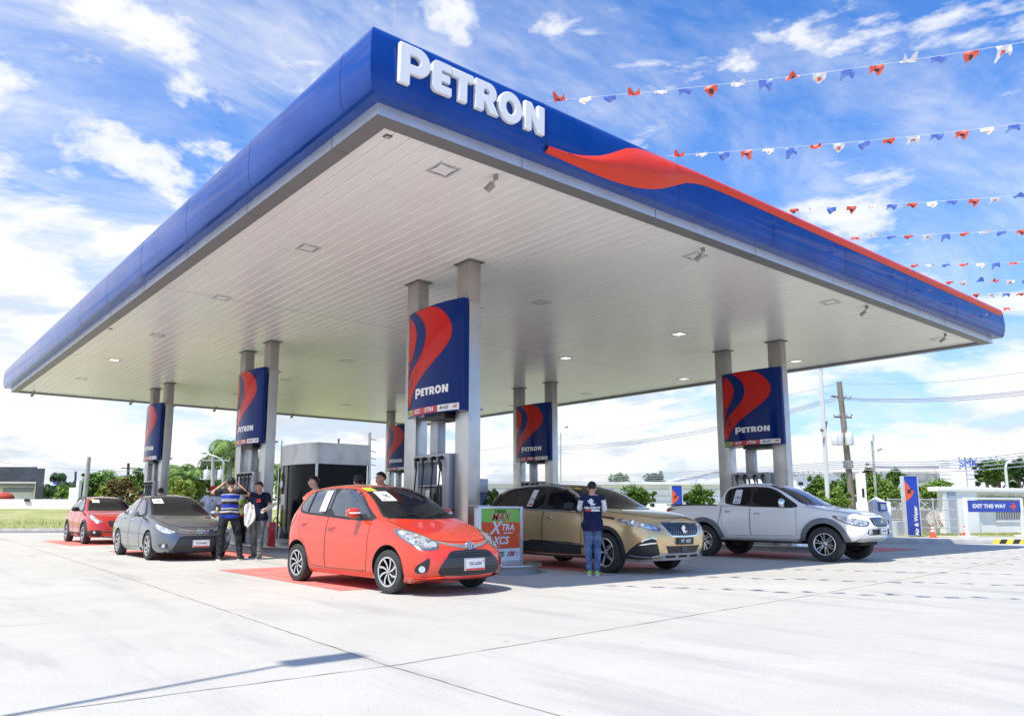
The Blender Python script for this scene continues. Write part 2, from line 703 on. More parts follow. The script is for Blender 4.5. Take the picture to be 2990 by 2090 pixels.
GR = [mat('grass_blade_a', (0.22, 0.30, 0.06), .8), mat('grass_blade_b', (0.33, 0.38, 0.11), .8), mat('grass_blade_c', (0.48, 0.43, 0.20), .85)]
blades(m, _lawnpt, 9000, .05, rs, .03)
tag(m.build('grass', GR), kind='stuff')

# right-hand kerb, verge and pavement
_kr = [(24.6, 16.2), (27.67, 12.36), (28.95, 11.1), (31.34, 9.38), (36, 6.2), (46, -.6)]
for i, (a, b) in enumerate(zip(_kr, _kr[1:])):
    strip('kerb', a, b, 0.0, .22, -.01, .165, KERB, bevel=.02)
m = MB()
m.poly([(p[0] + .12, p[1] + .14, .155) for p in _kr] + [(110, -40, .155), (120, 60, .155), (30, 70, .155), (24.0, 40, .155), (23, 20, .155)])
struct(m.build('verge', lawn_mat('verge_grass', (.27, .30, .14), (.38, .39, .22), (.54, .51, .40))))
m = MB()
_v = [(27.9, 12.6), (29.2, 11.35), (31.6, 9.6), (37, 5.9), (46, 0)]
m.poly([(p[0], p[1], .161) for p in _v] + [(p[0] + .7, p[1] + .75, .161) for p in reversed(_v)])
struct(m.build('footpath', KERB))
m = MB()


def _verge(r):
    p = gp(r.uniform(2600, 3050), 1563, .155)
    t = r.uniform(.2, 3.5)
    d = Vector((p.x, p.y))
    q = d.normalized() * (d.length + t)
    return q.x, q.y, .155


blades(m, _verge, 5000, .07, rs, .02)
tag(m.build('grass', GR), kind='stuff')
# yellow and black kerb paint
YEL = mat('kerb_yellow', (.80, .62, .05), .6, var=.1)
KBL = mat('kerb_black', (.03, .03, .03), .6)
a, b = Vector(gp(2897, 1585)[:2]), Vector((36, 6.2))
a = Vector((30.6, 9.9))
b = Vector((31.34, 9.38))
p = Vector((30.42, 10.042))
P3 = [p, Vector((31.34, 9.385)), Vector((36, 6.205))]
m = MB()
L = 0
for s0, s1 in zip(P3, P3[1:]):
    d = (s1 - s0)
    ln = d.length
    d.normalize()
    nrm = Vector((-d.y, d.x))
    if nrm.y > 0:
        nrm = -nrm
    k = 0.0
    while k < ln:
        e = min(ln, k + .24)
        q = [s0 + d * k + nrm * .010, s0 + d * e + nrm * .010]
        sk = d * .10
        z0, z1 = .0, .150
        A = (q[0].x, q[0].y)
        m.poly([(q[0].x, q[0].y, z0), (q[1].x, q[1].y, z0), (q[1].x + sk.x, q[1].y + sk.y, z1), (q[0].x + sk.x, q[0].y + sk.y, z1)], L % 2)
        L += 1
        k = e
struct(m.build('kerb_paint', [YEL, KBL]))
# ================================================================== THE CANOPY
X0, Y0, X1, Y1 = 4.532, 7.851, 25.35, 37.85
ZT, ZS = 5.973, 6.03
BLUE = mat('canopy_blue', (0.001, 0.045, 0.27), .06, coat=0, spec=.24, var=.12, vscale=.8)
RED = mat('emblem_red', (0.66, 0.04, 0.012), .2, coat=0, spec=.3)
FASTEEL = mat('trim_metal', (0.62, 0.64, 0.67), .38, .6, var=.06, vscale=2)
LETTER = mat('letter_white', (0.82, 0.82, 0.81), .35, coat=.3)
SEAM = mat('seam_dark', (0.012, 0.02, 0.06), .6)
canopy = empty('station_canopy', ((X0 + X1) / 2, (Y0 + Y1) / 2, 0), 0,
               'huge petrol station canopy with blue rounded fascia and cream underside on steel columns', 'canopy')
CO = Matrix.Translation((-(X0 + X1) / 2, -(Y0 + Y1) / 2, 0))


def cbuild(m, name, mats, parent=canopy, **kw):
    return m.build(name, mats, parent, M=CO, **kw)


# fascia profile: outward offset o, height z
PROF = [(-.02, 6.133), (.20, 6.133), (.235, 6.20), (.262, 6.32), (.275, 6.46), (.272, 6.60), (.266, 6.72), (.258, 6.84), (.240, 6.92), (.205, 6.97), (.13, 7.005), (-.05, 7.03), (-.30, 7.035)]


def rect_ring(prof):
    vs, fs = [], []
    for o, z in prof:
        vs += [(X0 - o, Y0 - o, z), (X1 + o, Y0 - o, z), (X1 + o, Y1 + o, z), (X0 - o, Y1 + o, z)]
    for i in range(len(prof) - 1):
        for j in range(4):
            fs.append((i * 4 + j, i * 4 + (j + 1) % 4, i * 4 + 4 + (j + 1) % 4, i * 4 + 4 + j))
    return vs, fs


m = MB()
m.add(*rect_ring(PROF))
cbuild(m, 'fascia', BLUE, smooth=50)
# metal trim below the fascia
m = MB()
m.add(*rect_ring([(0, 6.132), (0, ZT)]))
m.add(*rect_ring([(0, ZT), (-.26, ZT), (-.26, ZS + .02)]), 2)  # underside face in darker grey, its shade put into the colour
for x in [X0 + 2.4 + 3.0 * i for i in range(7)]:
    m.box((x - .004, Y0 - .003, ZT - .002), (x + .004, Y0 + .25, ZT + .15), 1)
for y in [Y0 + 1.2 + 3.0 * i for i in range(10)]:
    m.box((X0 - .003, y - .004, ZT - .002), (X0 + .25, y + .004, ZT + .15), 1)
cbuild(m, 'metal_trim', [FASTEEL, mat('trim_joint', (.08, .08, .09), .6), mat('trim_underside_shaded', (.20, .20, .205), .5, .3)], smooth=30)
m = MB()
m.poly([(X0 + .2, Y0 + .2, 7.01), (X1 - .2, Y0 + .2, 7.01), (X1 - .2, Y1 - .2, 7.01), (X0 + .2, Y1 - .2, 7.01)])
cbuild(m, 'roof', mat('roof_sheet', (.35, .36, .37), .6))
# seams between fascia panels
for x in (7.16, 10.25, 13.17, 16.02, 19.03, 22.05):
    m = MB()
    for (o, z), (o2, z2) in zip(PROF[1:], PROF[2:]):
        m.poly([(x - .006, Y0 - o - .003, z), (x + .006, Y0 - o - .003, z), (x + .006, Y0 - o2 - .003, z2), (x - .006, Y0 - o2 - .003, z2)])
    cbuild(m, 'panel_seam', SEAM)
for y in [8.35 + 3.02 * i for i in range(10)]:
    m = MB()
    for (o, z), (o2, z2) in zip(PROF[1:], PROF[2:]):
        m.poly([(X0 - o - .003, y - .006, z), (X0 - o - .003, y + .006, z), (X0 - o2 - .003, y + .006, z2), (X0 - o2 - .003, y - .006, z2)])
    cbuild(m, 'panel_seam', SEAM)


# soffit of narrow planks along Y with grooves, in three lengths
SOF = bpy.data.materials.new('soffit_cream')
SOF.use_nodes = True
_t = SOF.node_tree
_b = _t.nodes['Principled BSDF']
_ob = N(_t, 'ShaderNodeTexCoord').outputs['Object']
_n = noise(_t, mapping(_t, _ob, scale=(5, .3, 1)), 1.2, 4, .6)
_c = mixc(_t, ramp(_t, _n, [(.3, 0.), (.7, 1.)]), (.82, .80, .765), (.88, .86, .825))
_n2 = noise(_t, _ob, .9, 7, .7)
_c = mixc(_t, mth(_t, 'MULTIPLY', ramp(_t, _n2, [(.55, 0.), (.8, 1.)]), .20), _c, (.45, .42, .38))
_t.links.new(_c, _b.inputs['Base Color'])
_b.inputs['Roughness'].default_value = .30
_b.inputs['Specular IOR Level'].default_value = .55
_b.inputs['Coat Weight'].default_value = .35
_b.inputs['Coat Roughness'].default_value = .22
GROOVE = mat('groove_dark', (.20, .19, .18), .8)
m = MB()
pw = .24
x = X0 + .255
xe = X1 - .255
segs_y = [(Y0 + .255, 17.70), (17.715, 27.50), (27.515, Y1 - .255)]
while x < xe - .01:
    x2 = min(x + pw, xe)
    for a, b in segs_y:
        # plank with a shallow folded edge
        m.add([(x + .008, a, ZS + .012), (x + .016, a, ZS), (x2 - .010, a, ZS), (x2 - .002, a, ZS + .012),
               (x + .008, b, ZS + .012), (x + .016, b, ZS), (x2 - .010, b, ZS), (x2 - .002, b, ZS + .012)],
              [(0, 1, 5, 4), (1, 2, 6, 5), (2, 3, 7, 6)])
    x = x2
m.poly([(X0 + .2, Y0 + .2, ZS + .014), (X0 + .2, Y1 - .2, ZS + .014), (X1 - .2, Y1 - .2, ZS + .014), (X1 - .2, Y0 + .2, ZS + .014)], 1)
cbuild(m, 'soffit', [SOF, GROOVE])

# recessed square lights
LENS = mat('light_glass', (.80, .80, .80), .18, spec=.8, var=.1, vscale=20)
LENS_ON = mat('light_glass_lit', (.9, .9, .88), .2, emit=(1, .98, .92), estr=1.1)
FR = mat('light_frame', (.55, .55, .55), .4, .3)
for ix, lx in enumerate((6.16, 12.21, 17.50, 23.75)):
    for iy, ly in enumerate((8.72, 13.14, 17.68, 22.75, 27.6, 32.5)):
        m = MB()
        s = .19
        for a, b in (((-s, -s), (s, -s + .03)), ((-s, s - .03), (s, s)), ((-s, -s + .03), (-s + .03, s - .03)), ((s - .03, -s + .03), (s, s - .03))):
            m.box((lx + a[0], ly + a[1], ZS - .012), (lx + b[0], ly + b[1], ZS + .002))
        fr = cbuild(m, 'ceiling_light', FR)
        m = MB()
        m.box((lx - s + .03, ly - s + .03, ZS - .006), (lx + s - .03, ly + s - .03, ZS - .001), 1)
        q = [(lx + a_, ly + b_) for a_, b_ in ((-.145, -.145), (0, -.125), (.145, -.145), (.125, 0), (.145, .145), (0, .125), (-.145, .145), (-.125, 0))]
        m.prism(q, ZS - .010, ZS - .0065)
        on = (ix, iy) in ((2, 2), (2, 1), (2, 3), (3, 1), (3, 2), (0, 4))
        cbuild(m, 'lens', [LENS_ON if on else LENS, mat('light_recess', (.16, .15, .14), .6)], fr)
# small floodlights on brackets along the front
FLB = mat('floodlight_body', (.36, .34, .30), .5, .5, dirt=.5, dscale=20)
for fx, fy in ((6.86, 8.36), (11.95, 8.35), (18.51, 8.33), (23.2, 8.33), (5.3, 37.2), (9.2, 37.2), (13, 37.2), (17, 37.2)):
    m = MB()
    m.tube([(fx, fy, ZS), (fx, fy, ZS - .09)], .05, 10)
    m.tube([(fx, fy, ZS - .07), (fx - .02, fy + .05, ZS - .16), (fx - .05, fy + .08, ZS - .20)], .018, 6)
    M = Matrix.Translation((fx - .06, fy + .10, ZS - .24)) @ Euler((radians(-38), radians(8), radians(20))).to_matrix().to_4x4()
    m.box((-.055, -.09, -.035), (.055, .09, .035), 0, M)
    m.box((-.048, .0901, -.028), (.048, .094, .028), 1, M)
    m.box((-.065, -.1, .036), (.065, .1, .042), 2, M)
    m.v = [(fx + (p[0] - fx) * .78, fy + (p[1] - fy) * .78, ZS + (p[2] - ZS) * .78) for p in m.v]
    cbuild(m, 'floodlight', [FLB, mat('lamp_window', (.75, .73, .6), .1), mat('lamp_hood', (.5, .49, .46), .5, .4)], smooth=40)
for hx, hy in ((4.99, 8.36), (4.93, 22.8)):
    m = MB()
    m.box((hx - .05, hy - .05, ZS - .012), (hx + .05, hy + .05, ZS - .002))
    m.tube([(hx, hy, ZS - .012), (hx, hy, ZS - .02)], .03, 10, 1)
    cbuild(m, 'ceiling_socket', [mat('socket_plate', (.12, .11, .10), .6), mat('socket_hole', (.45, .42, .36), .6)])

# steel clad columns in pairs on the islands
PX = (8.94, 20.34)
PY = ((11.70, 13.53), (21.33, 23.20), (31.20, 33.07))
for bx in PX:
    for pair in PY:
        for py in pair:
            m = MB()
            m.box((bx, py, .15), (bx + .29, py + .43, 5.15))
            m.box((bx + .006, py + .006, 5.153), (bx + .284, py + .424, ZS - .02), 2)  # upper section in darker tan, the shade under the soffit painted in
            m.box((bx - .06, py - .06, ZS - .020), (bx + .35, py + .49, ZS - .003), 1)
            m.box((bx - .002, py - .002, 1.92), (bx + .292, py + .432, 1.925), 1)
            m.box((bx - .002, py - .002, 3.42), (bx + .292, py + .432, 3.425), 1)
            cbuild(m, 'column', [POST, mat('collar_dark', (.14, .135, .13), .6, .3), mat('column_head_shaded', (.34, .31, .28), .5, .35, var=.08)], bevel=.006)


def fascia_off(z):
    for (o, a), (o2, b) in zip(PROF[1:], PROF[2:]):
        if a <= z <= b:
            return o + (o2 - o) * (z - a) / max(1e-6, b - a)
    return .2 if z < 6.2 else -.06


# red wave emblem wrapping the front fascia
up = [(7.165, 6.30), (7.58, 6.315), (7.85, 6.35), (8.06, 6.40), (8.28, 6.47), (8.5, 6.57), (8.72, 6.69), (8.92, 6.80), (9.2, 6.89), (9.48, 6.93), (9.8, 6.965), (10.1, 6.975), (10.5, 6.985), (11, 6.985), (12, 6.985), (14, 6.985), (18, 6.985), (22, 6.985), (25.38, 6.975)]
dn = [(7.165, 6.19), (7.5, 6.185), (7.85, 6.175), (8.22, 6.17), (8.6, 6.172), (8.9, 6.185), (9.15, 6.21), (9.39, 6.25), (9.64, 6.31), (9.85, 6.38), (10.05, 6.47), (10.24, 6.555), (10.43, 6.64), (10.68, 6.70), (10.95, 6.74), (11.3, 6.76), (12, 6.77), (14, 6.765), (25.50, 6.75)]


def interp(tab, x):
    for (a, p), (b, q) in zip(tab, tab[1:]):
        if a <= x <= b:
            return p + (q - p) * (x - a) / (b - a)
    return tab[-1][1] if x > tab[-1][0] else tab[0][1]


xs = [7.165 + i * .07 for i in range(60)] + [11.4 + i * .5 for i in range(28)] + [25.36]
m = MB()
vs = []
K = 8
for x in xs:
    a, b = interp(dn, x), interp(up, x)
    for k in range(K + 1):
        z = a + (b - a) * k / K
        e = .060 * min(1, 3.2 * min(k, K - k) / K + .0)
        bulge = e + .004 + (.05 * sin(pi * k / K) * max(0, 1 - abs(x - 9.6) / 1.6) if x < 11.2 else 0)
        vs.append((x, Y0 - fascia_off(z) - bulge, z))
m.add(vs, [(i * (K + 1) + k, (i + 1) * (K + 1) + k, (i + 1) * (K + 1) + k + 1, i * (K + 1) + k + 1) for i in range(len(xs) - 1) for k in range(K)])
wv = cbuild(m, 'wave_emblem', RED, smooth=60)

# PETRON in raised rounded letters: hand-drawn outlines, unit cap height 1
def arc(cx, cy, rx, ry, a0, a1, n=14):
    return [(cx + rx * cos(radians(a0 + (a1 - a0) * i / n)), cy + ry * sin(radians(a0 + (a1 - a0) * i / n))) for i in range(n + 1)]


LET = {}
LET['P'] = ([[(0.0, -.18), (.34, -.18), (.34, .22), (.62, .22)] + arc(.62, .66, .42, .44, -90, 90) + [(0.0, 1.10)]],
            [[(.34, .50), (.34, .82), (.56, .82)] + arc(.56, .66, .14, .16, 90, -90)])
LET['E'] = ([arc(.16, .16, .16, .16, 180, 270, 5) + [(.66, 0), (.66, .24), (.30, .24), (.30, .40), (.60, .40), (.60, .62), (.30, .62), (.30, .76), (.66, .76), (.66, 1.0)] + arc(.16, .84, .16, .16, 90, 180, 5)], [])
LET['T'] = ([[(.24, 0), (.54, 0), (.54, .75), (.78, .75), (.78, 1.0), (0, 1.0), (0, .75), (.24, .75)]], [])
LET['R'] = ([[(0, 0), (.29, 0), (.29, .34), (.36, .34), (.55, 0), (.88, 0), (.64, .40)] + arc(.50, .68, .29, .32, -60, 90) + [(0, 1.0)]],
            [[(.29, .56), (.29, .78), (.44, .78)] + arc(.44, .67, .10, .11, 90, -90, 8)])
LET['O'] = ([arc(.48, .5, .48, .53, 0, 360, 32)[:-1]], [arc(.48, .5, .19, .26, 0, 360, 24)[:-1]])
LET['N'] = ([[(0, 0), (.28, 0), (.28, .50), (.56, 0), (.84, 0), (.84, 1.0), (.56, 1.0), (.56, .50), (.28, 1.0), (0, 1.0)]], [])
WORD = [('P', 0.0, 1.0), ('E', 1.13, 1.0), ('T', 1.84, 1.0), ('R', 2.72, 1.0), ('O', 3.63, 1.0), ('N', 4.72, 1.0)]
WORDW = 5.58


def fatten(l, d):
    n = len(l)
    A = sum(l[i][0] * l[(i + 1) % n][1] - l[(i + 1) % n][0] * l[i][1] for i in range(n))
    sg = 1 if A > 0 else -1
    out = []
    for i in range(n):
        a, b, c = Vector(l[i - 1][:2]), Vector(l[i][:2]), Vector(l[(i + 1) % n][:2])
        d1, d2 = (b - a), (c - b)
        if d1.length < 1e-6 or d2.length < 1e-6:
            out.append(tuple(b))
            continue
        n1 = Vector((d1.y, -d1.x)).normalized() * sg
        n2 = Vector((d2.y, -d2.x)).normalized() * sg
        k = (n1 + n2)
        k = k / max(.5, 1 + n1.dot(n2))
        out.append(tuple(b + k * d))
    return out


FAT = .012


def letter_tris(ch, off=0.0):
    """triangulated 2-D letter (outer loops with holes)"""
    outer, holes = LET[ch]
    loops = [fatten(l, FAT) for l in outer] + [fatten(l, -FAT) for l in holes]
    vs, es = [], []
    for l in loops:
        b = len(vs)
        vs += [Vector(p[:2]) for p in l]
        es += [(b + i, b + (i + 1) % len(l)) for i in range(len(l))]
    v, e, f, *_ = delaunay_2d_cdt(vs, es, [], 0, 1e-5)
    # keep triangles inside outer and outside holes
    def inside(p, l):
        c = False
        for i in range(len(l)):
            a, b = l[i], l[i - 1]
            if (a[1] > p.y) != (b[1] > p.y) and p.x < (b[0] - a[0]) * (p.y - a[1]) / (b[1] - a[1]) + a[0]:
                c = not c
        return c
    no = len(outer)
    tr = []
    for t in f:
        c = sum((v[i] for i in t), Vector((0, 0))) / len(t)
        if any(inside(c, l) for l in loops[:no]) and not any(inside(c, l) for l in loops[no:]):
            tr.append(t)
    return v, tr, loops


def letter_solid(m, ch, M, depth, mi=0, bev=0.0):
    v, tr, loops = letter_tris(ch)
    n = len(v)
    m.add([M @ Vector((p.x, p.y, depth)) for p in v], [tuple(t) for t in tr], mi)
    for l in loops:
        k = len(l)
        m.add([M @ Vector((p[0], p[1], depth)) for p in l] + [M @ Vector((p[0], p[1], 0)) for p in l],
              [(i, (i + 1) % k, k + (i + 1) % k, k + i) for i in range(k)], mi)


H = .43
for ch, ox, sx in WORD:
    m = MB()
    wx = 4.64 + ox * (7.08 - 4.64) / WORDW
    sc_ = (7.08 - 4.64) / WORDW
    M = frameM((wx, Y0 - .275, 6.385), (1, 0, 0), (0, -.02, 1), (0, -1, 0)) @ Matrix.Diagonal((sc_, .41, 1, 1))
    letter_solid(m, ch, M, .06)
    o = cbuild(m, 'letter', LETTER, fix=True, smooth=30)
    bv = o.modifiers.new('bev', 'BEVEL')
    bv.width = .016
    bv.segments = 3
    bv.limit_method = 'ANGLE'
    bv.angle_limit = radians(50)

# tall forecourt light standing left of the picture; only its shadow reaches the concrete
fl = empty('forecourt_light', (-1.9, 4.48, 0), 0, 'slim light post out of frame whose long shadow crosses the concrete', 'lamp post')
m = MB()
m.tube([(0, 0, 0), (0, 0, 8.25)], [.036, .028], 10)
m.build('post', GALV, fl)
m = MB()
m.box((-.08, -.13, 8.25), (.52, .13, 8.35))
m.build('lamp_head', GALV, fl, bevel=.02)
# ================================================================== CAR BUILDER
# car space: front toward -Y, origin on the ground midway between the axles
GLASS = mat('car_glass', (0.010, 0.011, 0.013), .03, spec=.4)
GLASSL = mat('car_glass_light', (0.03, 0.04, 0.055), .03, spec=1.0, coat=1.0)
TYRE = mat('tyre_rubber', (0.028, 0.028, 0.029), .7, var=.25, vscale=14, bump=.2, bscale=60)
ALLOY = mat('alloy', (.74, .75, .76), .24, .85)
ALLOYD = mat('alloy_dark', (.045, .045, .05), .35, .6)
CHROME = mat('chrome', (.82, .83, .84), .10, 1.0)
DARK = mat('wheel_well', (.012, .012, .012), .9)
PLAST = mat('grey_plastic', (.03, .031, .034), .55)
LAMPG = mat('lamp_glass', (.40, .42, .45), .08, .5, coat=1.0, var=.65, vscale=16, vcol=(.85, .88, .9))
LAMPD = mat('lamp_housing', (.20, .21, .23), .15, .6, coat=1.0)
REDL = mat('red_lamp', (.45, .01, .01), .12, coat=1.0)
PAPER = mat('paper', (.80, .81, .82), .6)
INK = mat('ink', (.03, .03, .05), .6)
YSTK = mat('yellow_sticker', (.75, .60, .04), .5)
RSTK = mat('red_sticker', (.70, .05, .04), .5)
BSTK = mat('blue_sticker', (.05, .12, .45), .5)


def paint(name, c, metal=.0, rough=.28, flake=0.0):
    m = mat(name, c, rough, metal, coat=1.0, spec=.5, var=flake, vscale=600)
    return m


def car_cage(st, rows_f, rows_r, bulge_f, bulge_r):
    """st: stations (y, zb, hw, zc0, xc0, zc1, xc1, ztop); rows_*: five cap heights, front bulge per column
    -> closed cage (verts, faces, creases)"""
    vid = {}
    V = []

    def vert(key, p):
        if key not in vid:
            vid[key] = len(V)
            V.append(Vector(p))
        return vid[key]
    n = len(st)
    F = []

    def side_pts(s):
        y, zb, hw, z0, x0, z1, x1, zt = s[:8]
        dz = z0 - zb
        return [(hw * .90, zb), (hw * .985, zb + .10 * dz + .03), (hw, zb + .42 * dz), (hw * .985, zb + .76 * dz), (x0, z0)]

    def top_pts(s):
        y, zb, hw, z0, x0, z1, x1, zt = s[:8]
        return [(x0, z0), (x1, z1), (x1 * .55, zt - (zt - z1) * .22), (0, zt)]
    for i, s in enumerate(st):
        sp, tp = side_pts(s), top_pts(s)
        ysh = s[8] if len(s) > 8 else [0] * 4      # y shift of top columns c0..c3
        for sg in (-1, 1):
            for r in range(4):
                vert((i, 's', sg, r), (sg * sp[r][0], s[0] + (ysh[0] if r > 2 else 0), sp[r][1]))
            for c in range(3):
                vert((i, 't', sg, c), (sg * tp[c][0], s[0] + ysh[c], tp[c][1]))
        vert((i, 't', 0, 3), (0, s[0] + ysh[3], tp[3][1]))
        vert((i, 'b', 0, 0), (0, s[0], s[1] - .0))

    def S(i, sg, r):
        return vid[(i, 's', sg, r)] if r < 4 else vid[(i, 't', sg, 0)]

    def T(i, sg, c):
        return vid[(i, 't', sg, c)] if c < 3 else vid[(i, 't', 0, 3)]
    for i in range(n - 1):
        for sg in (-1, 1):
            for r in range(4):
                q = (S(i, sg, r), S(i + 1, sg, r), S(i + 1, sg, r + 1), S(i, sg, r + 1))
                F.append(q if sg < 0 else q[::-1])
            for c in range(3):
                q = (T(i, sg, c), T(i + 1, sg, c), T(i + 1, sg, c + 1), T(i, sg, c + 1))
                F.append(q if sg < 0 else q[::-1])
            q = (vid[(i, 'b', 0, 0)], vid[(i + 1, 'b', 0, 0)], S(i + 1, sg, 0), S(i, sg, 0))
            F.append(q if sg < 0 else q[::-1])
    # caps
    for i, rows, bul, sgn in ((0, rows_f, bulge_f, -1), (n - 1, rows_r, bulge_r, 1)):
        s = st[i]
        sp = side_pts(s)
        top = top_pts(s)
        fr = [1.0, top[1][0] / top[0][0], top[1][0] * .55 / top[0][0], 0.0]
        for r in range(4):
            yr, zr = rows[r]
            for c in range(1, 4):
                for sg in ((-1, 1) if c < 3 else (0,)):
                    x = sp[r][0] * fr[c]
                    y = s[0] + sgn * (bul[c] * (1.0) + yr)
                    vert((i, 'k', sg, r, c), (sg * x, y, zr))
            for sg in (-1, 1):
                v = V[S(i, sg, r)]
                v.y = s[0] + sgn * yr * .35
                v.z = (v.z + zr) * .5 if r else zr

        def K(sg, r, c):
            if r == 4:
                return T(i, sg, c)
            if c == 0:
                return S(i, sg, r)
            return vid[(i, 'k', sg if c < 3 else 0, r, c)]
        for sg in (-1, 1):
            for r in range(4):
                for c in range(3):
                    q = (K(sg, r, c), K(sg, r + 1, c), K(sg, r + 1, c + 1), K(sg, r, c + 1))
                    ok = (sg < 0) == (sgn < 0)
                    F.append(q[::-1] if ok else q)
            q = (vid[(i, 'b', 0, 0)], K(sg, 0, 0), K(sg, 0, 1))
            ok = (sg < 0) == (sgn < 0)
            F.append(q if not ok else q[::-1])
            q = (vid[(i, 'b', 0, 0)], K(sg, 0, 1), K(sg, 0, 2), K(sg, 0, 3))
            F.append(q if not ok else q[::-1])
    cr = {}
    for i in range(n - 1):
        for sg in (-1, 1):
            cr[(S(i, sg, 0), S(i + 1, sg, 0))] = .7
            cr[(S(i, sg, 4), S(i + 1, sg, 4))] = st[i][9] if len(st[i]) > 9 else .35
            cr[(T(i, sg, 1), T(i + 1, sg, 1))] = .30
    return V, F, cr


def make_body(name, st, rows_f, rows_r, bf, br, axles, arch_r, material, parent, arch_z=None, tweak=None, arch_depth=.42, levels=3, keep_raw=False):
    V, F, cr = car_cage(st, rows_f, rows_r, bf, br)
    if tweak:
        tweak(V)
    me = bpy.data.meshes.new(name)
    me.from_pydata(V, [], F)
    me.update()
    bm = bmesh.new()
    bm.from_mesh(me)
    bmesh.ops.recalc_face_normals(bm, faces=bm.faces)
    cl = bm.edges.layers.float.get('crease_edge') or bm.edges.layers.float.new('crease_edge')
    bm.edges.ensure_lookup_table()
    for e in bm.edges:
        a, b = e.verts[0].index, e.verts[1].index
        e[cl] = cr.get((a, b), cr.get((b, a), 0.0))
    bm.to_mesh(me)
    bm.free()
    o = bpy.data.objects.new(name, me)
    col.objects.link(o)
    md = o.modifiers.new('s', 'SUBSURF')
    md.levels = levels
    md.render_levels = levels
    dg = bpy.context.evaluated_depsgraph_get()
    raw = bpy.data.meshes.new_from_object(o.evaluated_get(dg))
    bm = bmesh.new()
    bm.from_mesh(raw)
    bvh = BVHTree.FromBMesh(bm)
    bm.free()
    # cut wheel arches
    o.modifiers.clear()
    o.data = raw
    raw.materials.clear()
    raw.materials.append(material)
    raw.materials.append(DARK)
    mdn = []
    cut = MB()
    az = arch_z if arch_z is not None else .30
    hw = max(s[2] for s in st)
    for ay, ar in zip(axles, arch_r if isinstance(arch_r, (tuple, list)) else (arch_r, arch_r)):
        for sg in (-1, 1):
            a = hw + .2
            b = hw - arch_depth
            n = 40
            poly = [(ay + ar * cos(t), az + ar * sin(t)) for t in [i * pi / 32 - pi * .0 for i in range(33)]]
            poly = [(ay + ar * 1.0, -.2)] + poly + [(ay - ar * 1.0, -.2)]
            M = frameM((0, 0, 0), (0, 1, 0), (0, 0, 1), (1, 0, 0))
            lo, hi = (b, a) if sg > 0 else (-a, -b)
            cut.prism(poly, lo, hi, M, 0)
    co = cut.build('cut', DARK, fix=True)
    md = o.modifiers.new('b', 'BOOLEAN')
    md.operation = 'DIFFERENCE'
    md.object = co
    md.solver = 'EXACT'
    try:
        md.material_mode = 'TRANSFER'
    except Exception:
        pass
    dg = bpy.context.evaluated_depsgraph_get()
    fin = bpy.data.meshes.new_from_object(o.evaluated_get(dg))
    bpy.data.objects.remove(o)
    bpy.data.objects.remove(co)
    bm = bmesh.new()
    bm.from_mesh(fin)
    for f in bm.faces:
        f.smooth = True
    for e in bm.edges:
        if len(e.link_faces) != 2 or e.calc_face_angle(0) > radians(42) or e.link_faces[0].material_index != e.link_faces[1].material_index:
            e.smooth = False
    bm.to_mesh(fin)
    bm.free()
    ob = bpy.data.objects.new(name, fin)
    col.objects.link(ob)
    ob.parent = parent
    return ob, bvh


SIDE = (Vector((-4, 0, 0)), Vector((0, 1, 0)), Vector((0, 0, 1)), Vector((1, 0, 0)))
SIDER = (Vector((4, 0, 0)), Vector((0, 1, 0)), Vector((0, 0, 1)), Vector((-1, 0, 0)))
FRONT = (Vector((0, -6, 0)), Vector((1, 0, 0)), Vector((0, 0, 1)), Vector((0, 1, 0)))
REAR = (Vector((0, 6, 0)), Vector((1, 0, 0)), Vector((0, 0, 1)), Vector((0, -1, 0)))
TOP = (Vector((0, 0, 5)), Vector((1, 0, 0)), Vector((0, 1, 0)), Vector((0, 0, -1)))


def diag(deg, sg=-1):
    """looking from the front, swung by deg toward the side sg; a runs outward"""
    a = radians(deg)
    d = Vector((-sg * sin(a), cos(a), 0))
    u = Vector((sg * cos(a), sin(a), 0))
    return (-d * 6, u, Vector((0, 0, 1)), d)


def resample(poly, step):
    out = []
    n = len(poly)
    for i in range(n):
        a, b = Vector(poly[i]), Vector(poly[(i + 1) % n])
        k = max(1, int((b - a).length / step))
        for j in range(k):
            out.append(a.lerp(b, j / k))
    return out


def inpoly(p, l):
    c = False
    for i in range(len(l)):
        a, b = l[i], l[i - 1]
        if (a[1] > p[1]) != (b[1] > p[1]) and p[0] < (b[0] - a[0]) * (p[1] - a[1]) / (b[1] - a[1]) + a[0]:
            c = not c
    return c


def hit(bvh, fr, a, b, off):
    o, u, v, d = fr
    p = o + u * a + v * b
    h = bvh.ray_cast(p, d)
    if h[0] is None:
        h2 = bvh.find_nearest(p + d * 4)
        return h2[0] + h2[1] * off if h2[0] else p
    n = h[1]
    if n.dot(d) > 0:
        n = -n
    return h[0] + n * off


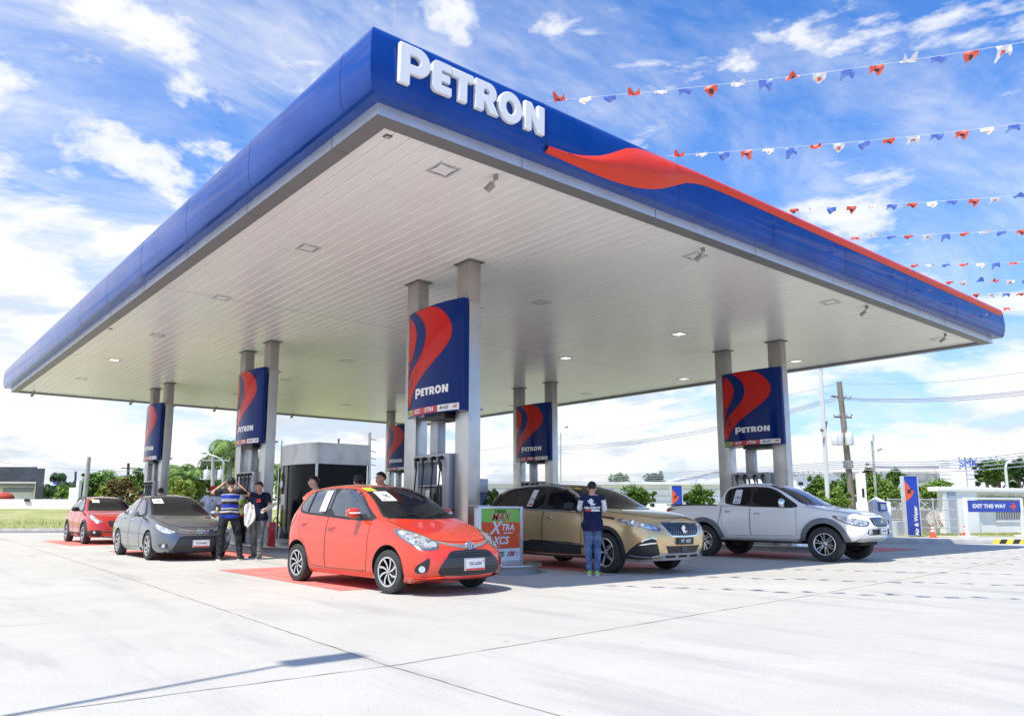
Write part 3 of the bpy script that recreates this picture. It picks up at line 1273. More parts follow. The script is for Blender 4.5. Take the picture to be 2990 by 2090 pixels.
def patch(bvh, poly, fr, off, m, mi=0, step=.05, skirt=.012):
    """a skin patch laid over the body: outline in the frame's (a, b) plane"""
    bd = resample(poly, step)
    n = len(bd)
    vs = [Vector(p) for p in bd]
    es = [(i, (i + 1) % n) for i in range(n)]
    x0, x1 = min(p.x for p in bd), max(p.x for p in bd)
    y0, y1 = min(p.y for p in bd), max(p.y for p in bd)
    x = x0 + step * .6
    while x < x1:
        y = y0 + step * .6
        while y < y1:
            if inpoly((x, y), bd) and min((Vector((x, y)) - q).length for q in bd) > step * .45:
                vs.append(Vector((x, y)))
            y += step
        x += step
    v, e, f, *_ = delaunay_2d_cdt(vs, es, [], 1, 1e-6)
    P = [hit(bvh, fr, p.x, p.y, off) for p in v]
    d = fr[3]
    fs = []
    for t in f:
        nr = (P[t[1]] - P[t[0]]).cross(P[t[2]] - P[t[0]])
        fs.append(tuple(t) if nr.dot(d) < 0 else tuple(t)[::-1])
    m.add(P, fs, mi)
    if skirt:
        Q = [hit(bvh, fr, p.x, p.y, off) for p in bd]
        R = [hit(bvh, fr, p.x, p.y, -skirt) for p in bd]
        A = sum(bd[i].x * bd[(i + 1) % n].y - bd[(i + 1) % n].x * bd[i].y for i in range(n))
        m.add(Q + R, [(i, (i + 1) % n, n + (i + 1) % n, n + i) for i in range(n)], mi)
    return m


def seam(bvh, pts, fr, w, off, m, mi=0, step=.05, closed=False):
    """a thin strip laid along a line on the body"""
    P = [Vector(p) for p in pts]
    L = []
    seq = list(zip(P, P[1:] + ([P[0]] if closed else [])))
    for a, b in seq:
        k = max(1, int((b - a).length / step))
        for j in range(k):
            L.append(a.lerp(b, j / k))
    if not closed:
        L.append(P[-1])
    n = len(L)
    vs = []
    ww = w if callable(w) else (lambda t: w)
    for i, p in enumerate(L):
        a = L[(i - 1) % n] if (closed or i) else p
        b = L[(i + 1) % n] if (closed or i < n - 1) else p
        d = (b - a)
        d = d.normalized() if d.length else Vector((1, 0))
        nn = Vector((-d.y, d.x)) * ww(i / max(1, n - 1)) * .5
        oo = off(i / max(1, n - 1)) if callable(off) else off
        vs += [hit(bvh, fr, *(p - nn), -.008), hit(bvh, fr, *(p - nn), oo), hit(bvh, fr, *(p + nn), oo), hit(bvh, fr, *(p + nn), -.008)]
    fs = []
    for i in range(n if closed else n - 1):
        j = (i + 1) % n
        for k in range(3):
            fs.append((4 * i + k, 4 * j + k, 4 * j + k + 1, 4 * i + k + 1))
    m.add(vs, fs, mi)
    return m


def arch_pts(ay, az, r, a0=0, a1=180, n=26):
    return [(ay + r * cos(radians(a0 + (a1 - a0) * i / n)), az + r * sin(radians(a0 + (a1 - a0) * i / n))) for i in range(n + 1)]


def wheel(name, r, w, rim_r, style, parent, loc, side, rz=0.0):
    """side -1: outer face toward -X"""
    root = bpy.data.objects.new(name, None)
    col.objects.link(root)
    root.parent = parent
    root.location = loc
    root.rotation_euler = (0, 0, rz)
    root['_w'] = 1
    M = Matrix.Rotation(radians(-90 * 1), 4, 'Y') if side < 0 else Matrix.Rotation(radians(90), 4, 'Y')
    h = w / 2
    t = MB()
    t.lathe([(rim_r - .005, -h * .8), (rim_r + .01, -h * .95), (rim_r + .03, -h), (r - .035, -h), (r - .012, -h * .90), (r, -h * .62), (r, -h * .33), (r - .006, -h * .31), (r - .006, -h * .27), (r, -h * .25), (r, h * .25), (r - .006, h * .27), (r - .006, h * .31), (r, h * .33), (r, h * .62), (r - .012, h * .90), (r - .035, h), (rim_r + .03, h), (rim_r + .01, h * .95), (rim_r - .005, h * .8)], M, 40)
    t.build('tyre', TYRE, root, smooth=35, fix=True)
    t = MB()
    # barrel and dark backing
    t.lathe([(rim_r + .012, h * .93), (rim_r - .004, h * .95), (rim_r - .016, h * .80), (rim_r - .03, h * .1), (rim_r - .03, -h * .5), (0.0, -h * .5)], M, 36, 1)
    t.lathe([(rim_r + .012, h * .93), (rim_r - .002, h * .97), (rim_r - .014, h * .90)], M, 36, 0)
    t.lathe([(0, h * -.1), (rim_r * .52, h * -.1), (rim_r * .52, h * -.35)], M, 24, 2)
    ns, sw0, sw1, tw, dbl = style[:5]
    for k in range(ns):
        for dd in ((-dbl, dbl) if dbl else (0,)):
            a = 2 * pi * k / ns + dd + (style[5] if len(style) > 5 else 0)
            a2 = a + tw
            hub, rim = rim_r * .17, rim_r * .985

            def q(rr, s, z, tt):
                aa = a + (a2 - a) * tt
                c, sn = cos(aa), sin(aa)
                return M @ Vector((rr * c - s * sn, rr * sn + s * c, z))
            mid = (hub + rim) / 2
            vs = []
            for rr, s, z, tt in ((hub, sw0, h * .72, 0), (mid, (sw0 + sw1) / 2, h * .80, .5), (rim, sw1, h * .86, 1)):
                vs += [q(rr, -s, z - .028, tt), q(rr, -s * .8, z, tt), q(rr, s * .8, z, tt), q(rr, s, z - .028, tt)]
            fs = []
            for i in range(2):
                for j in range(3):
                    fs.append((4 * i + j, 4 * i + j + 1, 4 * i + 5 + j, 4 * i + 4 + j))
            mi = 0
            t.add(vs, [fs[1], fs[4]], 0)
            t.add(vs, [fs[0], fs[2], fs[3], fs[5]], 3)
    t.lathe([(rim_r * .24, h * .55), (rim_r * .22, h * .76), (rim_r * .10, h * .80), (rim_r * .09, h * .86), (0, h * .87)], M, 18, 0)
    for k in range(5):
        a = 2 * pi * k / 5 + .3
        c = M @ Vector((rim_r * .165 * cos(a), rim_r * .165 * sin(a), h * .79))
        t.blob(c, .011, 0, 1, 1)
    t.build('rim', [ALLOY, ALLOYD, DSTEEL, style[6] if len(style) > 6 else ALLOYD], root, smooth=35)
    return root


def wheels(parent, axles, track, r, w, rim, style, name='wheel', steer=0.0):
    a = wheel(name, r, w, rim, style, parent, (-track, axles[0], r), -1, steer)
    b = wheel(name, r, w, rim, style, parent, (track, axles[0], r), 1, steer)
    for src, x in ((a, -track), (b, track)):
        c = copy_tree(src, parent)
        c.location = (x, axles[1], r)
        c.rotation_euler = (0, 0, 0)
        c.name = name


def plate(m_parent, bvh, z, w=.34, h=.13, red=True, dark=False, word='XX 6254', y=None, x=0.0, name='number_plate'):
    p = hit(bvh, FRONT, x, z, 0)
    yy = (y if y is not None else p.y) - .02
    m = MB()
    m.box((x - w / 2, yy, z - h / 2), (x + w / 2, yy + .03, z + h / 2), 1)
    if dark:
        pass
    else:
        m.box((x - w / 2 + .012, yy - .003, z - h / 2 + .03), (x + w / 2 - .012, yy, z + h / 2 - .012), 0)
        if red:
            m.box((x - w / 2 + .012, yy - .0035, z - h / 2 + .004), (x + w / 2 - .012, yy, z - h / 2 + .03), 2)
            m.box((x + w * .36, yy - .005, z + h * .2), (x + w * .43, yy - .003, z + h * .34), 2)
    vs, fs = text_mesh(word, h * (.36 if not dark else .68), .001, .0015 if dark else .0005)
    M = frameM((x, yy - .006, z + (.0 if dark else .01)), (1, 0, 0), (0, 0, 1), (0, -1, 0))
    m.add([M @ Vector(v) for v in vs], fs, 3)
    return m.build(name, [PAPER, BLACK if dark else mat('plate_frame', (.35, .36, .38), .4), RSTK, PAPER if dark else INK], m_parent)


def mirror_part(o, name=None):
    """the same part on the car's other side"""
    me = o.data.copy()
    me.transform(Matrix.Diagonal((-1, 1, 1, 1)))
    me.flip_normals()
    c = bpy.data.objects.new(name or o.name.split('.')[0], me)
    col.objects.link(c)
    c.parent = o.parent
    return c


def both(bvh, name, mats, parent, fn, smooth=60, dbl=True):
    """build on the near side then mirror"""
    m = MB()
    fn(m)
    o = m.build(name, mats, parent, smooth=smooth)
    c = mirror_part(o) if dbl else None
    return o, c


def ring_emblem(parent, y, z, s, name='emblem', x=0.0, tilt=0.0):
    m = MB()

    def ell(cx, cz, rx, rz, r):
        m.tube([(x + cx + rx * cos(t), y + (cz + rz * sin(t)) * tilt, z + cz + rz * sin(t)) for t in [i * 2 * pi / 24 for i in range(24)]], r, 6, closed=True)
    ell(0, 0, s, s * .68, s * .095)
    ell(0, 0, s * .30, s * .60, s * .085)
    ell(0, s * .30, s * .66, s * .32, s * .085)
    return m.build(name, CHROME, parent, smooth=60)


def ab(fr, sg, p):
    q = Vector((sg * p[0], p[1], 0))
    return (q.dot(fr[1]), p[2])


def lamp_unit(car, bvh, sg, deg, pts, bulbs=(), inner=.82, name='headlamp', glass=None, it=1, rm=.035):
    fr = diag(deg, sg)
    L = chaikin([ab(fr, sg, p) for p in pts], it)
    m = MB()
    patch(bvh, L, fr, .006, m, 0, rm)
    hl = m.build(name, [LAMPD], car, smooth=60)
    c0 = sum((Vector(p) for p in L), Vector((0, 0))) / len(L)
    m = MB()
    patch(bvh, [tuple(c0 + (Vector(p) - c0) * inner) for p in L], fr, .009, m, 0, rm, skirt=.002)
    m.build('lamp_inner', [glass or LAMPG], hl, smooth=60)
    for (x, y, z, r_) in bulbs:
        m = MB()
        a, b = ab(fr, sg, (x, y, z))
        p = hit(bvh, fr, a, b, .004)
        m.lathe([(r_, .0), (r_ * .98, .014), (r_ * .8, .010), (r_ * .5, .012), (0, .022)], frameM(p, fr[1], fr[2], -fr[3]), 18)
        m.lathe([(r_ * 1.12, .004), (r_ * 1.08, .013), (r_ * 1.0, .013)], frameM(p, fr[1], fr[2], -fr[3]), 18, 1)
        m.build('lamp_bulb', [CHROME, LAMPD], hl, smooth=60)
    return hl


def fog_unit(car, bvh, sg, deg, pts, bulb=None, it=1):
    fr = diag(deg, sg)
    m = MB()
    patch(bvh, chaikin([ab(fr, sg, p) for p in pts], it), fr, .004, m, 0, .035)
    fo = m.build('fog_lamp', [BLACK], car, smooth=60)
    if bulb:
        a, b = ab(fr, sg, bulb[:3])
        p = hit(bvh, fr, a, b, .004)
        r = bulb[3]
        m = MB()
        m.lathe([(r, 0), (r * .95, .014), (r * .75, .010), (r * .4, .014), (0, .02)], frameM(p, fr[1], fr[2], -fr[3]), 16)
        m.build('lamp_bulb', [CHROME], fo, smooth=60)
    return fo


LION = [(.10, .0), (.22, .02), (.20, .16), (.30, .30), (.26, .42), (.42, .36), (.52, .44), (.46, .54), (.34, .52), (.40, .62), (.56, .62), (.62, .72), (.50, .74), (.40, .72), (.36, .86), (.24, .98), (.06, 1.0), (-.02, .90), (.06, .80), (-.08, .82), (-.20, .74), (-.12, .68), (-.22, .60), (-.10, .58), (-.04, .48), (-.12, .36), (-.24, .30), (-.38, .34), (-.46, .24), (-.34, .20), (-.20, .18), (-.14, .06), (-.24, -.02), (-.10, -.02), (-.04, .12), (.06, .20), (.12, .12)]
# ---------------------------------------------------------------- small hatchback
def side_window(bvh, parent, polys, glass=GLASS, frame=BLACK, off=.006, name='window', grow=.022):
    """dark frame area plus each pane"""
    for fp, panes in polys:
        m = MB()
        patch(bvh, fp, SIDE, off * .6, m, 0, .05)
        o = m.build(name, frame, parent, smooth=60)
        for p in panes:
            q = MB()
            patch(bvh, p, SIDE, off, q, 0, .05, skirt=.004)
            q.build('pane', glass, o, smooth=60)
        o2 = mirror_part(o)
        for ch in list(o.children):
            c = mirror_part(ch)
            c.parent = o2


def door_handle(parent, bvh, y, z, material, w=.17, fr=SIDE):
    m = MB()
    p0, p1 = hit(bvh, fr, y - w / 2, z, .003), hit(bvh, fr, y + w / 2, z, .003)
    n = -fr[3]
    m.tube([p0, p0 + n * .028 + (p1 - p0) * .12, p1 + n * .028 - (p1 - p0) * .12, p1], [.009, .014, .014, .009], 8)
    return m.build('handle', material, parent, smooth=50)


def build_hatch():
    RED_P = paint('tangerine_red_paint', (.64, .048, .018), 0.0, .2)
    car = empty('hatchback', (0, 0, 0), 0, 'shiny orange red small hatchback with yellow sticker, nearest car', 'car')
    A = (-1.2275, 1.2275)
    st = [
        (-1.83, .185, .735, .635, .655, .69, .46, .71, [0, -.04, -.07, -.085]),
        (-1.58, .175, .80, .80, .69, .825, .50, .835),
        (-1.22, .17, .80, .915, .70, .93, .55, .95),
        (-.93, .17, .80, .965, .715, 1.0, .60, 1.025, [0, -.02, -.10, -.13]),
        (-.55, .17, .80, .985, .73, 1.235, .615, 1.245, [0, 0, -.10, -.13]),
        (-.10, .17, .80, 1.00, .735, 1.445, .575, 1.475, [0, 0, -.05, -.07], .4),
        (.35, .17, .80, 1.02, .735, 1.475, .56, 1.525),
        (.80, .17, .80, 1.045, .73, 1.47, .55, 1.525),
        (1.22, .175, .80, 1.075, .715, 1.44, .535, 1.495),
        (1.50, .20, .785, 1.09, .69, 1.36, .52, 1.40),
        (1.62, .26, .72, 1.03, .64, 1.06, .50, 1.08),
    ]
    body, bvh = make_body('body', st, [(.05, .195), (.12, .29), (.13, .44), (.08, .57)], [(.06, .28), (.10, .40), (.08, .60), (.04, .85)],
                          [0, .07, .12, .13], [0, .04, .06, .07], A, .345, RED_P, car, arch_z=.30, levels=3)
    # spoiler over the tail
    m = MB()
    pts = []
    for i in range(13):
        x = -.56 + 1.12 * i / 12
        e = abs(x) / .56
        pts.append((x, e))
    vs = []
    for x, e in pts:
        dz = -.05 * e ** 3
        q_ = hit(bvh, TOP, x, 1.22, 0).z
        vs += [(x, 1.20, q_ + .004), (x, 1.40, q_ + .002 + dz * .3), (x, 1.575 - .05 * e, q_ - .030 + dz * .3), (x, 1.57 - .05 * e, q_ - .055 + dz * .3), (x, 1.46, q_ - .12), (x, 1.20, q_ - .05)]
    fs = []
    for i in range(12):
        for k in range(6):
            fs.append((i * 6 + k, i * 6 + (k + 1) % 6, i * 6 + 6 + (k + 1) % 6, i * 6 + 6 + k))
    fs += [tuple(range(6)), tuple(range(72, 78))[::-1]]
    m.add(vs, fs)
    m.build('spoiler', RED_P, car, fix=True, bevel=.012)

    # windows
    win_r = chaikin([(.42, 1.045), (.42, 1.435), (.70, 1.44), (1.00, 1.415), (1.18, 1.36), (1.33, 1.22), (1.30, 1.13), (1.16, 1.085)], 1)
    win_f = chaikin([(.37, 1.04), (.37, 1.435), (.08, 1.43), (-.16, 1.38), (-.42, 1.22), (-.66, 1.03), (-.70, 1.0), (-.3, 1.005)], 1)
    frame = chaikin([(-.90, .965), (-.62, 1.11), (-.38, 1.285), (-.16, 1.405), (.05, 1.435), (.40, 1.447), (.74, 1.445), (1.04, 1.425), (1.22, 1.37), (1.38, 1.22), (1.34, 1.10), (1.18, 1.055), (.4, 1.01), (-.3, .965)], 1)
    quarter = [(1.03, 1.085), (1.05, 1.40)]
    side_window(bvh, car, [(frame, [win_r, win_f])], glass=GLASSL)
    m = MB()
    seam(bvh, quarter, SIDE, .022, .017, m)
    o = m.build('window_divider', BLACK, car)
    mirror_part(o)
    # windscreen
    ws = [(-.60, .995), (-.635, 1.02), (-.52, 1.30), (-.47, 1.43), (-.40, 1.455), (0, 1.468), (.40, 1.455), (.47, 1.43), (.52, 1.30), (.635, 1.02), (.60, .995), (.3, .985), (0, .98), (-.3, .985)]
    m = MB()
    patch(bvh, [(x * 1.0, z) for x, z in ws], FRONT, .004, m, 0, .06)
    wso = m.build('windscreen', BLACK, car, smooth=70)
    m = MB()
    patch(bvh, [(x * .955, .985 + (z - .985) * .955 + .012) for x, z in ws], FRONT, .007, m, 0, .06, skirt=.003)
    m.build('pane', mat('windscreen_glass', (.010, .012, .014), .09, spec=.22), wso, smooth=70)
    # wipers
    for xa, xb in ((-.50, -.02), (-.02, .45)):
        m = MB()
        p = [hit(bvh, FRONT, xa + (xb - xa) * t, 1.005 + .055 * t, .022) for t in (0, .25, .5, .75, 1)]
        m.tube(p, .008, 6)
        q = [hit(bvh, FRONT, xb - .02 + (xa * .5 + xb * .5 - xb) * t, .985 + .05 * t, .035) for t in (0, .5, 1)]
        m.tube(q, .007, 6)
        m.build('wiper', BLACK, car)
    # stickers behind the glass
    m = MB()
    patch(bvh, [(-.475, 1.385), (-.47, 1.435), (-.33, 1.445), (-.325, 1.395)], FRONT, .0095, m, 0, .06, skirt=0)
    patch(bvh, [(-.455, 1.40), (-.45, 1.418), (-.35, 1.428), (-.348, 1.41)], FRONT, .0105, m, 1, .06, skirt=0)
    m.build('sticker', [YSTK, mat('sticker_green', (.25, .35, .02), .6)], car)
    m = MB()
    patch(bvh, [(-.445, 1.24), (-.41, 1.38), (-.20, 1.385), (-.215, 1.245)], FRONT, .009, m, 0, .06, skirt=0)
    fr = FRONT

    def word_on(m, body, size, cx, cy, fr, off, mi, shear=0.0, offs=.001, sx=1.0, space=1.0, rot=0.0):
        vs, fs = text_mesh(body, size, 0, offs, sx=sx, shear=shear, space=space)
        cr, sr = cos(rot), sin(rot)
        m.add([hit(bvh, fr, cx + v[0] * cr - v[1] * sr, cy + v[0] * sr + v[1] * cr, off) for v in vs], fs, mi)
    word_on(m, '190', .085, -.315, 1.31, FRONT, .011, 1, offs=.002)
    patch(bvh, [(-.42, 1.255), (-.418, 1.27), (-.36, 1.27), (-.362, 1.255)], FRONT, .0105, m, 2, .06, skirt=0)
    m.build('entry_card', [PAPER, INK, RSTK], car)
    m = MB()
    patch(bvh, [(.50, 1.09), (.50, 1.40), (.68, 1.40), (.68, 1.09)], SIDE, .0175, m, 0, .06, skirt=0)
    word_on(m, '190', .10, -.0, 0, (SIDE[0] + Vector((0, .59, 1.22)), Vector((0, -1, 0)), SIDE[2], SIDE[3]), .019, 1, offs=.002)
    m.build('entry_card', [PAPER, mat('pale_ink', (.45, .5, .6), .6), RSTK], car)

    # doors: shut lines as fine dark gaps round each door skin
    d_f = [(-.735, .99), (-.745, .80), (-.74, .42), (-.70, .275), (.365, .265), (.375, .6), (.375, 1.03)]
    d_r = [(.385, 1.03), (.385, .6), (.38, .265), (.80, .28), (.89, .42), (.98, .60), (1.14, .72), (1.24, .86), (1.27, 1.07)]
    for pts, hy, hz in ((d_f, .24, .86), (d_r, 1.08, .905)):
        m = MB()
        full = pts
        patch(bvh, full, SIDE, .0022, m, 0, .045, skirt=.002)
        seam(bvh, pts, SIDE, .0065, .0032, m, 1, .05)
        dr = m.build('door', [RED_P, SEAM_BLACK], car, smooth=60)
        h = door_handle(dr, bvh, hy, hz, RED_P)
        d2 = mirror_part(dr)
        h2 = mirror_part(h)
        h2.parent = d2
    # fuel of creases: lower side crease and shoulder line
    m = MB()
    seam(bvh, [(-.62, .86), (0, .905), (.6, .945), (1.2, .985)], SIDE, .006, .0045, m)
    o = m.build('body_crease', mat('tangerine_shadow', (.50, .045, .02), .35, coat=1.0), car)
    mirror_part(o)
    # bonnet
    m = MB()
    bl = [(-.565, -1.30), (-.60, -1.12), (-.615, -.98)]
    hood = [(-.44, -1.80), (-.53, -1.66), (-.61, -1.45), (-.645, -1.0), (-.3, -1.03), (0, -1.04), (.3, -1.03), (.645, -1.0), (.61, -1.45), (.53, -1.66), (.44, -1.80), (.25, -1.88), (0, -1.905), (-.25, -1.88)]
    patch(bvh, hood, TOP, .003, m, 0, .06)
    seam(bvh, hood, TOP, .007, .004, m, 1, .05, closed=True)
    m.build('bonnet', [RED_P, SEAM_BLACK], car, smooth=60)
    # head lamps swept back along the wing
    for sg in (-1, 1):
        lamp_unit(car, bvh, sg, 42, [(.40, -1.87, .665), (.47, -1.80, .725), (.58, -1.68, .79), (.68, -1.52, .845), (.765, -1.30, .875), (.765, -1.40, .78), (.72, -1.55, .70), (.64, -1.70, .625), (.54, -1.80, .585), (.43, -1.88, .60)],
                  bulbs=((.50, -1.84, .655, .055), (.60, -1.75, .705, .045), (.68, -1.60, .765, .032)))
        fog_unit(car, bvh, sg, 40, [(.535, -1.84, .515), (.60, -1.80, .46), (.665, -1.72, .40), (.68, -1.69, .33), (.64, -1.75, .295), (.57, -1.83, .315), (.545, -1.85, .40)], (.615, -1.78, .355, .046))
    # upper and lower grille in one dark hexagon
    m = MB()
    gr = chaikin([(-.34, .575), (-.22, .588), (0, .592), (.22, .588), (.34, .575), (.43, .475), (.53, .33), (.505, .285), (.30, .262), (0, .258), (-.30, .262), (-.505, .285), (-.53, .33), (-.43, .475)], 1)
    patch(bvh, gr, FRONT, .005, m, 0, .05)
    gl = m.build('grille', [BLACK], car, smooth=60)
    m = MB()
    for z in (.555, .532, .509, .345, .322, .300, .278):
        w = .33 + (.56 - z) * .55 if z > .45 else .49
        seam(bvh, [(-w, z), (-w * .5, z + .006), (0, z + .008), (w * .5, z + .006), (w, z)], FRONT, .007, .014, m)
    m.build('grille_bar', [mat('grille_bar_grey', (.06, .06, .065), .4)], gl)
    m = MB()
    patch(bvh, [(-.44, .475), (-.40, .492), (0, .50), (.40, .492), (.44, .475), (.515, .365), (0, .375), (-.515, .365)], FRONT, .016, m, 0, .06)
    m.build('bumper_beam', [mat('bumper_dark', (.035, .037, .042), .35)], gl, smooth=60)
    # chrome moustache
    m = MB()
    seam(bvh, [(-.475, .70), (-.30, .655), (-.14, .632), (0, .622), (.14, .632), (.30, .655), (.475, .70)], FRONT, lambda t: .018 + .030 * (1 - abs(2 * t - 1)) ** 1.0, .014, m, 0, .04)
    m.build('chrome_bar', [mat('satin_chrome', (.70, .71, .73), .22, .9)], car, smooth=60)
    p = hit(bvh, FRONT, 0, .622, .03)
    m = MB()
    m.lathe([(.085, .0), (.08, .012), (.0, .016)], frameM((p.x, p.y + .012, p.z), (1, 0, 0), (0, 0, 1), (0, -1, 0)) @ Matrix.Diagonal((1, .72, 1, 1)), 24)
    bd = m.build('badge', [mat('badge_back', (.25, .26, .28), .3, .5)], car, smooth=50)
    ring_emblem(bd, p.y - .006, p.z, .072)
    plate(car, bvh, .405, w=.34, h=.16, word='XX 6254', y=hit(bvh, FRONT, 0, .4, 0).y - .02)
    # lip under the bumper
    m = MB()
    seam(bvh, [(-.50, .205), (-.3, .19), (0, .185), (.3, .19), (.50, .205)], FRONT, .05, .010, m)
    m.build('bumper_lip', BLACK, car, smooth=60)
    for sg in (-1, 1):
        m = MB()
        fr = diag(30, sg)
        seam(bvh, [ab(fr, sg, q) for q in ((.40, -1.93, .225), (.55, -1.88, .215), (.68, -1.74, .215), (.76, -1.60, .215))], fr, lambda t: .085 - .02 * t, lambda t: .045 * (1 - .6 * t), m)
        m.build('bumper_corner', RED_P, car, smooth=60)
    # sill and arch seams
    for ay in A:
        m = MB()
        seam(bvh, arch_pts(ay, .30, .350, -8, 188), SIDE, .008, .004, m)
        mirror_part(m.build('wheel_arch', BLACK, car))
    # mirrors
    for sg in (-1, 1):
        m = MB()
        M = Matrix.Translation((sg * .845, -.46, 1.075))
        bm = bmesh.new()
        bmesh.ops.create_uvsphere(bm, u_segments=20, v_segments=12, radius=1)
        vs = []
        for v in bm.verts:
            x, y, z = v.co
            vs.append(M @ Vector((x * .115, (y * .065 if y < 0 else y * .045), (abs(z) ** .8 * (1 if z > 0 else -1)) * .075)))
        m.add(vs, [tuple(v.index for v in f.verts) for f in bm.faces])
        bm.free()
        m.tube([(sg * .70, -.50, 1.03), (sg * .80, -.47, 1.05)], .02, 8, 1)
        m.box((sg * .845 - .09, -.425, 1.02), (sg * .845 + .09, -.412, 1.125), 2)
        mo = m.build('mirror', [RED_P, BLACK, CHROME], car, smooth=50)
        m = MB()
        m.tube([(sg * .775, -.528, 1.075), (sg * .86, -.527, 1.07), (sg * .935, -.50, 1.072)], .012, 6)
        m.build('indicator', [PAPER], mo)
    # tail lamps
    for sg in (-1, 1):
        m = MB()
        fr = (Vector((sg * 4.2, 4.2, 0)), Vector((-sg * .7071, .7071, 0)), Vector((0, 0, 1)), Vector((-sg * .7071, -.7071, 0)))
        patch(bvh, chaikin([(.70, .84), (.66, .98), (.60, 1.06), (.47, 1.05), (.50, .92), (.58, .82)], 1), fr, .006, m, 0, .05)
        m.build('tail_lamp', REDL, car, smooth=60)
    m = MB()
    patch(bvh, chaikin([(-.50, 1.12), (-.46, 1.38), (.46, 1.38), (.50, 1.12)], 1), REAR, .006, m, 0, .06)
    m.build('rear_window', GLASS, car, smooth=60)
    wheels(car, A, .705, .292, .175, .192, (8, .012, .021, .38, 0.0, .1), steer=radians(4))
    return car


SEAM_BLACK = mat('shut_line', (.02, .01, .01), .7)
hatch = build_hatch()
hatch.location, hatch.rotation_euler = (6.25, 10.29, 0), (0, 0, .060)
hatch.scale = (1, 1, .985)
# ---------------------------------------------------------------- shared fittings
def place(car, F, deg, half, lat):
    th = radians(deg)
    d = Vector((sin(th), -cos(th)))
    c = Vector(F) - d * half + Vector((cos(th), sin(th))) * lat
    car.location = (c.x, c.y, 0)
    car.rotation_euler = (0, 0, th)


def word_patch(m, bvh, body, size, cx, cy, fr, off, mi, flip=1, offs=.001, sx=1.0, shear=0.0):
    vs, fs = text_mesh(body, size, 0, offs, sx=sx, shear=shear)
    m.add([hit(bvh, fr, cx + flip * v[0], cy + v[1], off) for v in vs], fs, mi)


def screen(car, bvh, ws, name='windscreen', fr=None, glass=None, c=(0, 1.1), k=.95):
    fr = fr or FRONT
    m = MB()
    patch(bvh, ws, fr, .004, m, 0, .06)
    o = m.build(name, BLACK, car, smooth=70)
    m = MB()
    patch(bvh, [(c[0] + (x - c[0]) * k, c[1] + (z - c[1]) * k) for x, z in ws], fr, .007, m, 0, .06, skirt=.003)
    m.build('pane', glass or GLASS, o, smooth=70)
    return o


def door_panel(car, bvh, pts, paintm, hy, hz, hm, seamw=.0065, lower=None):
    m = MB()
    patch(bvh, pts, SIDE, .0022, m, 0, .05, skirt=.002)
    if lower:
        patch(bvh, lower, SIDE, .0045, m, 2, .05, skirt=.002)
    seam(bvh, pts, SIDE, seamw, .0056 if lower else .0032, m, 1, .05, closed=True)
    dr = m.build('door', [paintm, SEAM_BLACK, PLAST], car, smooth=60)
    h = door_handle(dr, bvh, hy, hz, hm)
    d2 = mirror_part(dr)
    h2 = mirror_part(h)
    h2.parent = d2
    return dr


def wing_mirror(car, x, y, z, mats, s=(.12, .065, .08)):
    for sg in (-1, 1):
        m = MB()
        bm = bmesh.new()
        bmesh.ops.create_uvsphere(bm, u_segments=20, v_segments=12, radius=1)
        vs = []
        for v in bm.verts:
            px, py, pz = v.co
            vs.append((sg * x + px * s[0], y + (py * s[1] if py < 0 else py * s[1] * .6), z + (abs(pz) ** .75 * (1 if pz > 0 else -1)) * s[2]))
        m.add(vs, [tuple(v.index for v in f.verts) for f in bm.faces])
        bm.free()
        m.tube([(sg * (x - .15), y - .03, z - .05), (sg * (x - .03), y, z - .03)], .022, 8, 1)
        m.build('mirror', mats, car, smooth=50)


def arch_clad(car, bvh, ay, az, r0, r1, m_, a0=-12, a1=192, off=.014):
    m = MB()
    pts = arch_pts(ay, az, (r0 + r1) / 2, a0, a1)
    seam(bvh, pts, SIDE, r1 - r0, off, m, 0, .04)
    o = m.build('wheel_arch', m_, car, smooth=60)
    mirror_part(o)


def quad_patch(car, bvh, pts, fr, m_, name, off=.005, step=.05, mir=False, it=0, parent=None):
    m = MB()
    patch(bvh, chaikin(pts, it) if it else pts, fr, off, m, 0, step)
    o = m.build(name, m_, parent or car, smooth=60)
    if mir:
        mirror_part(o)
    return o


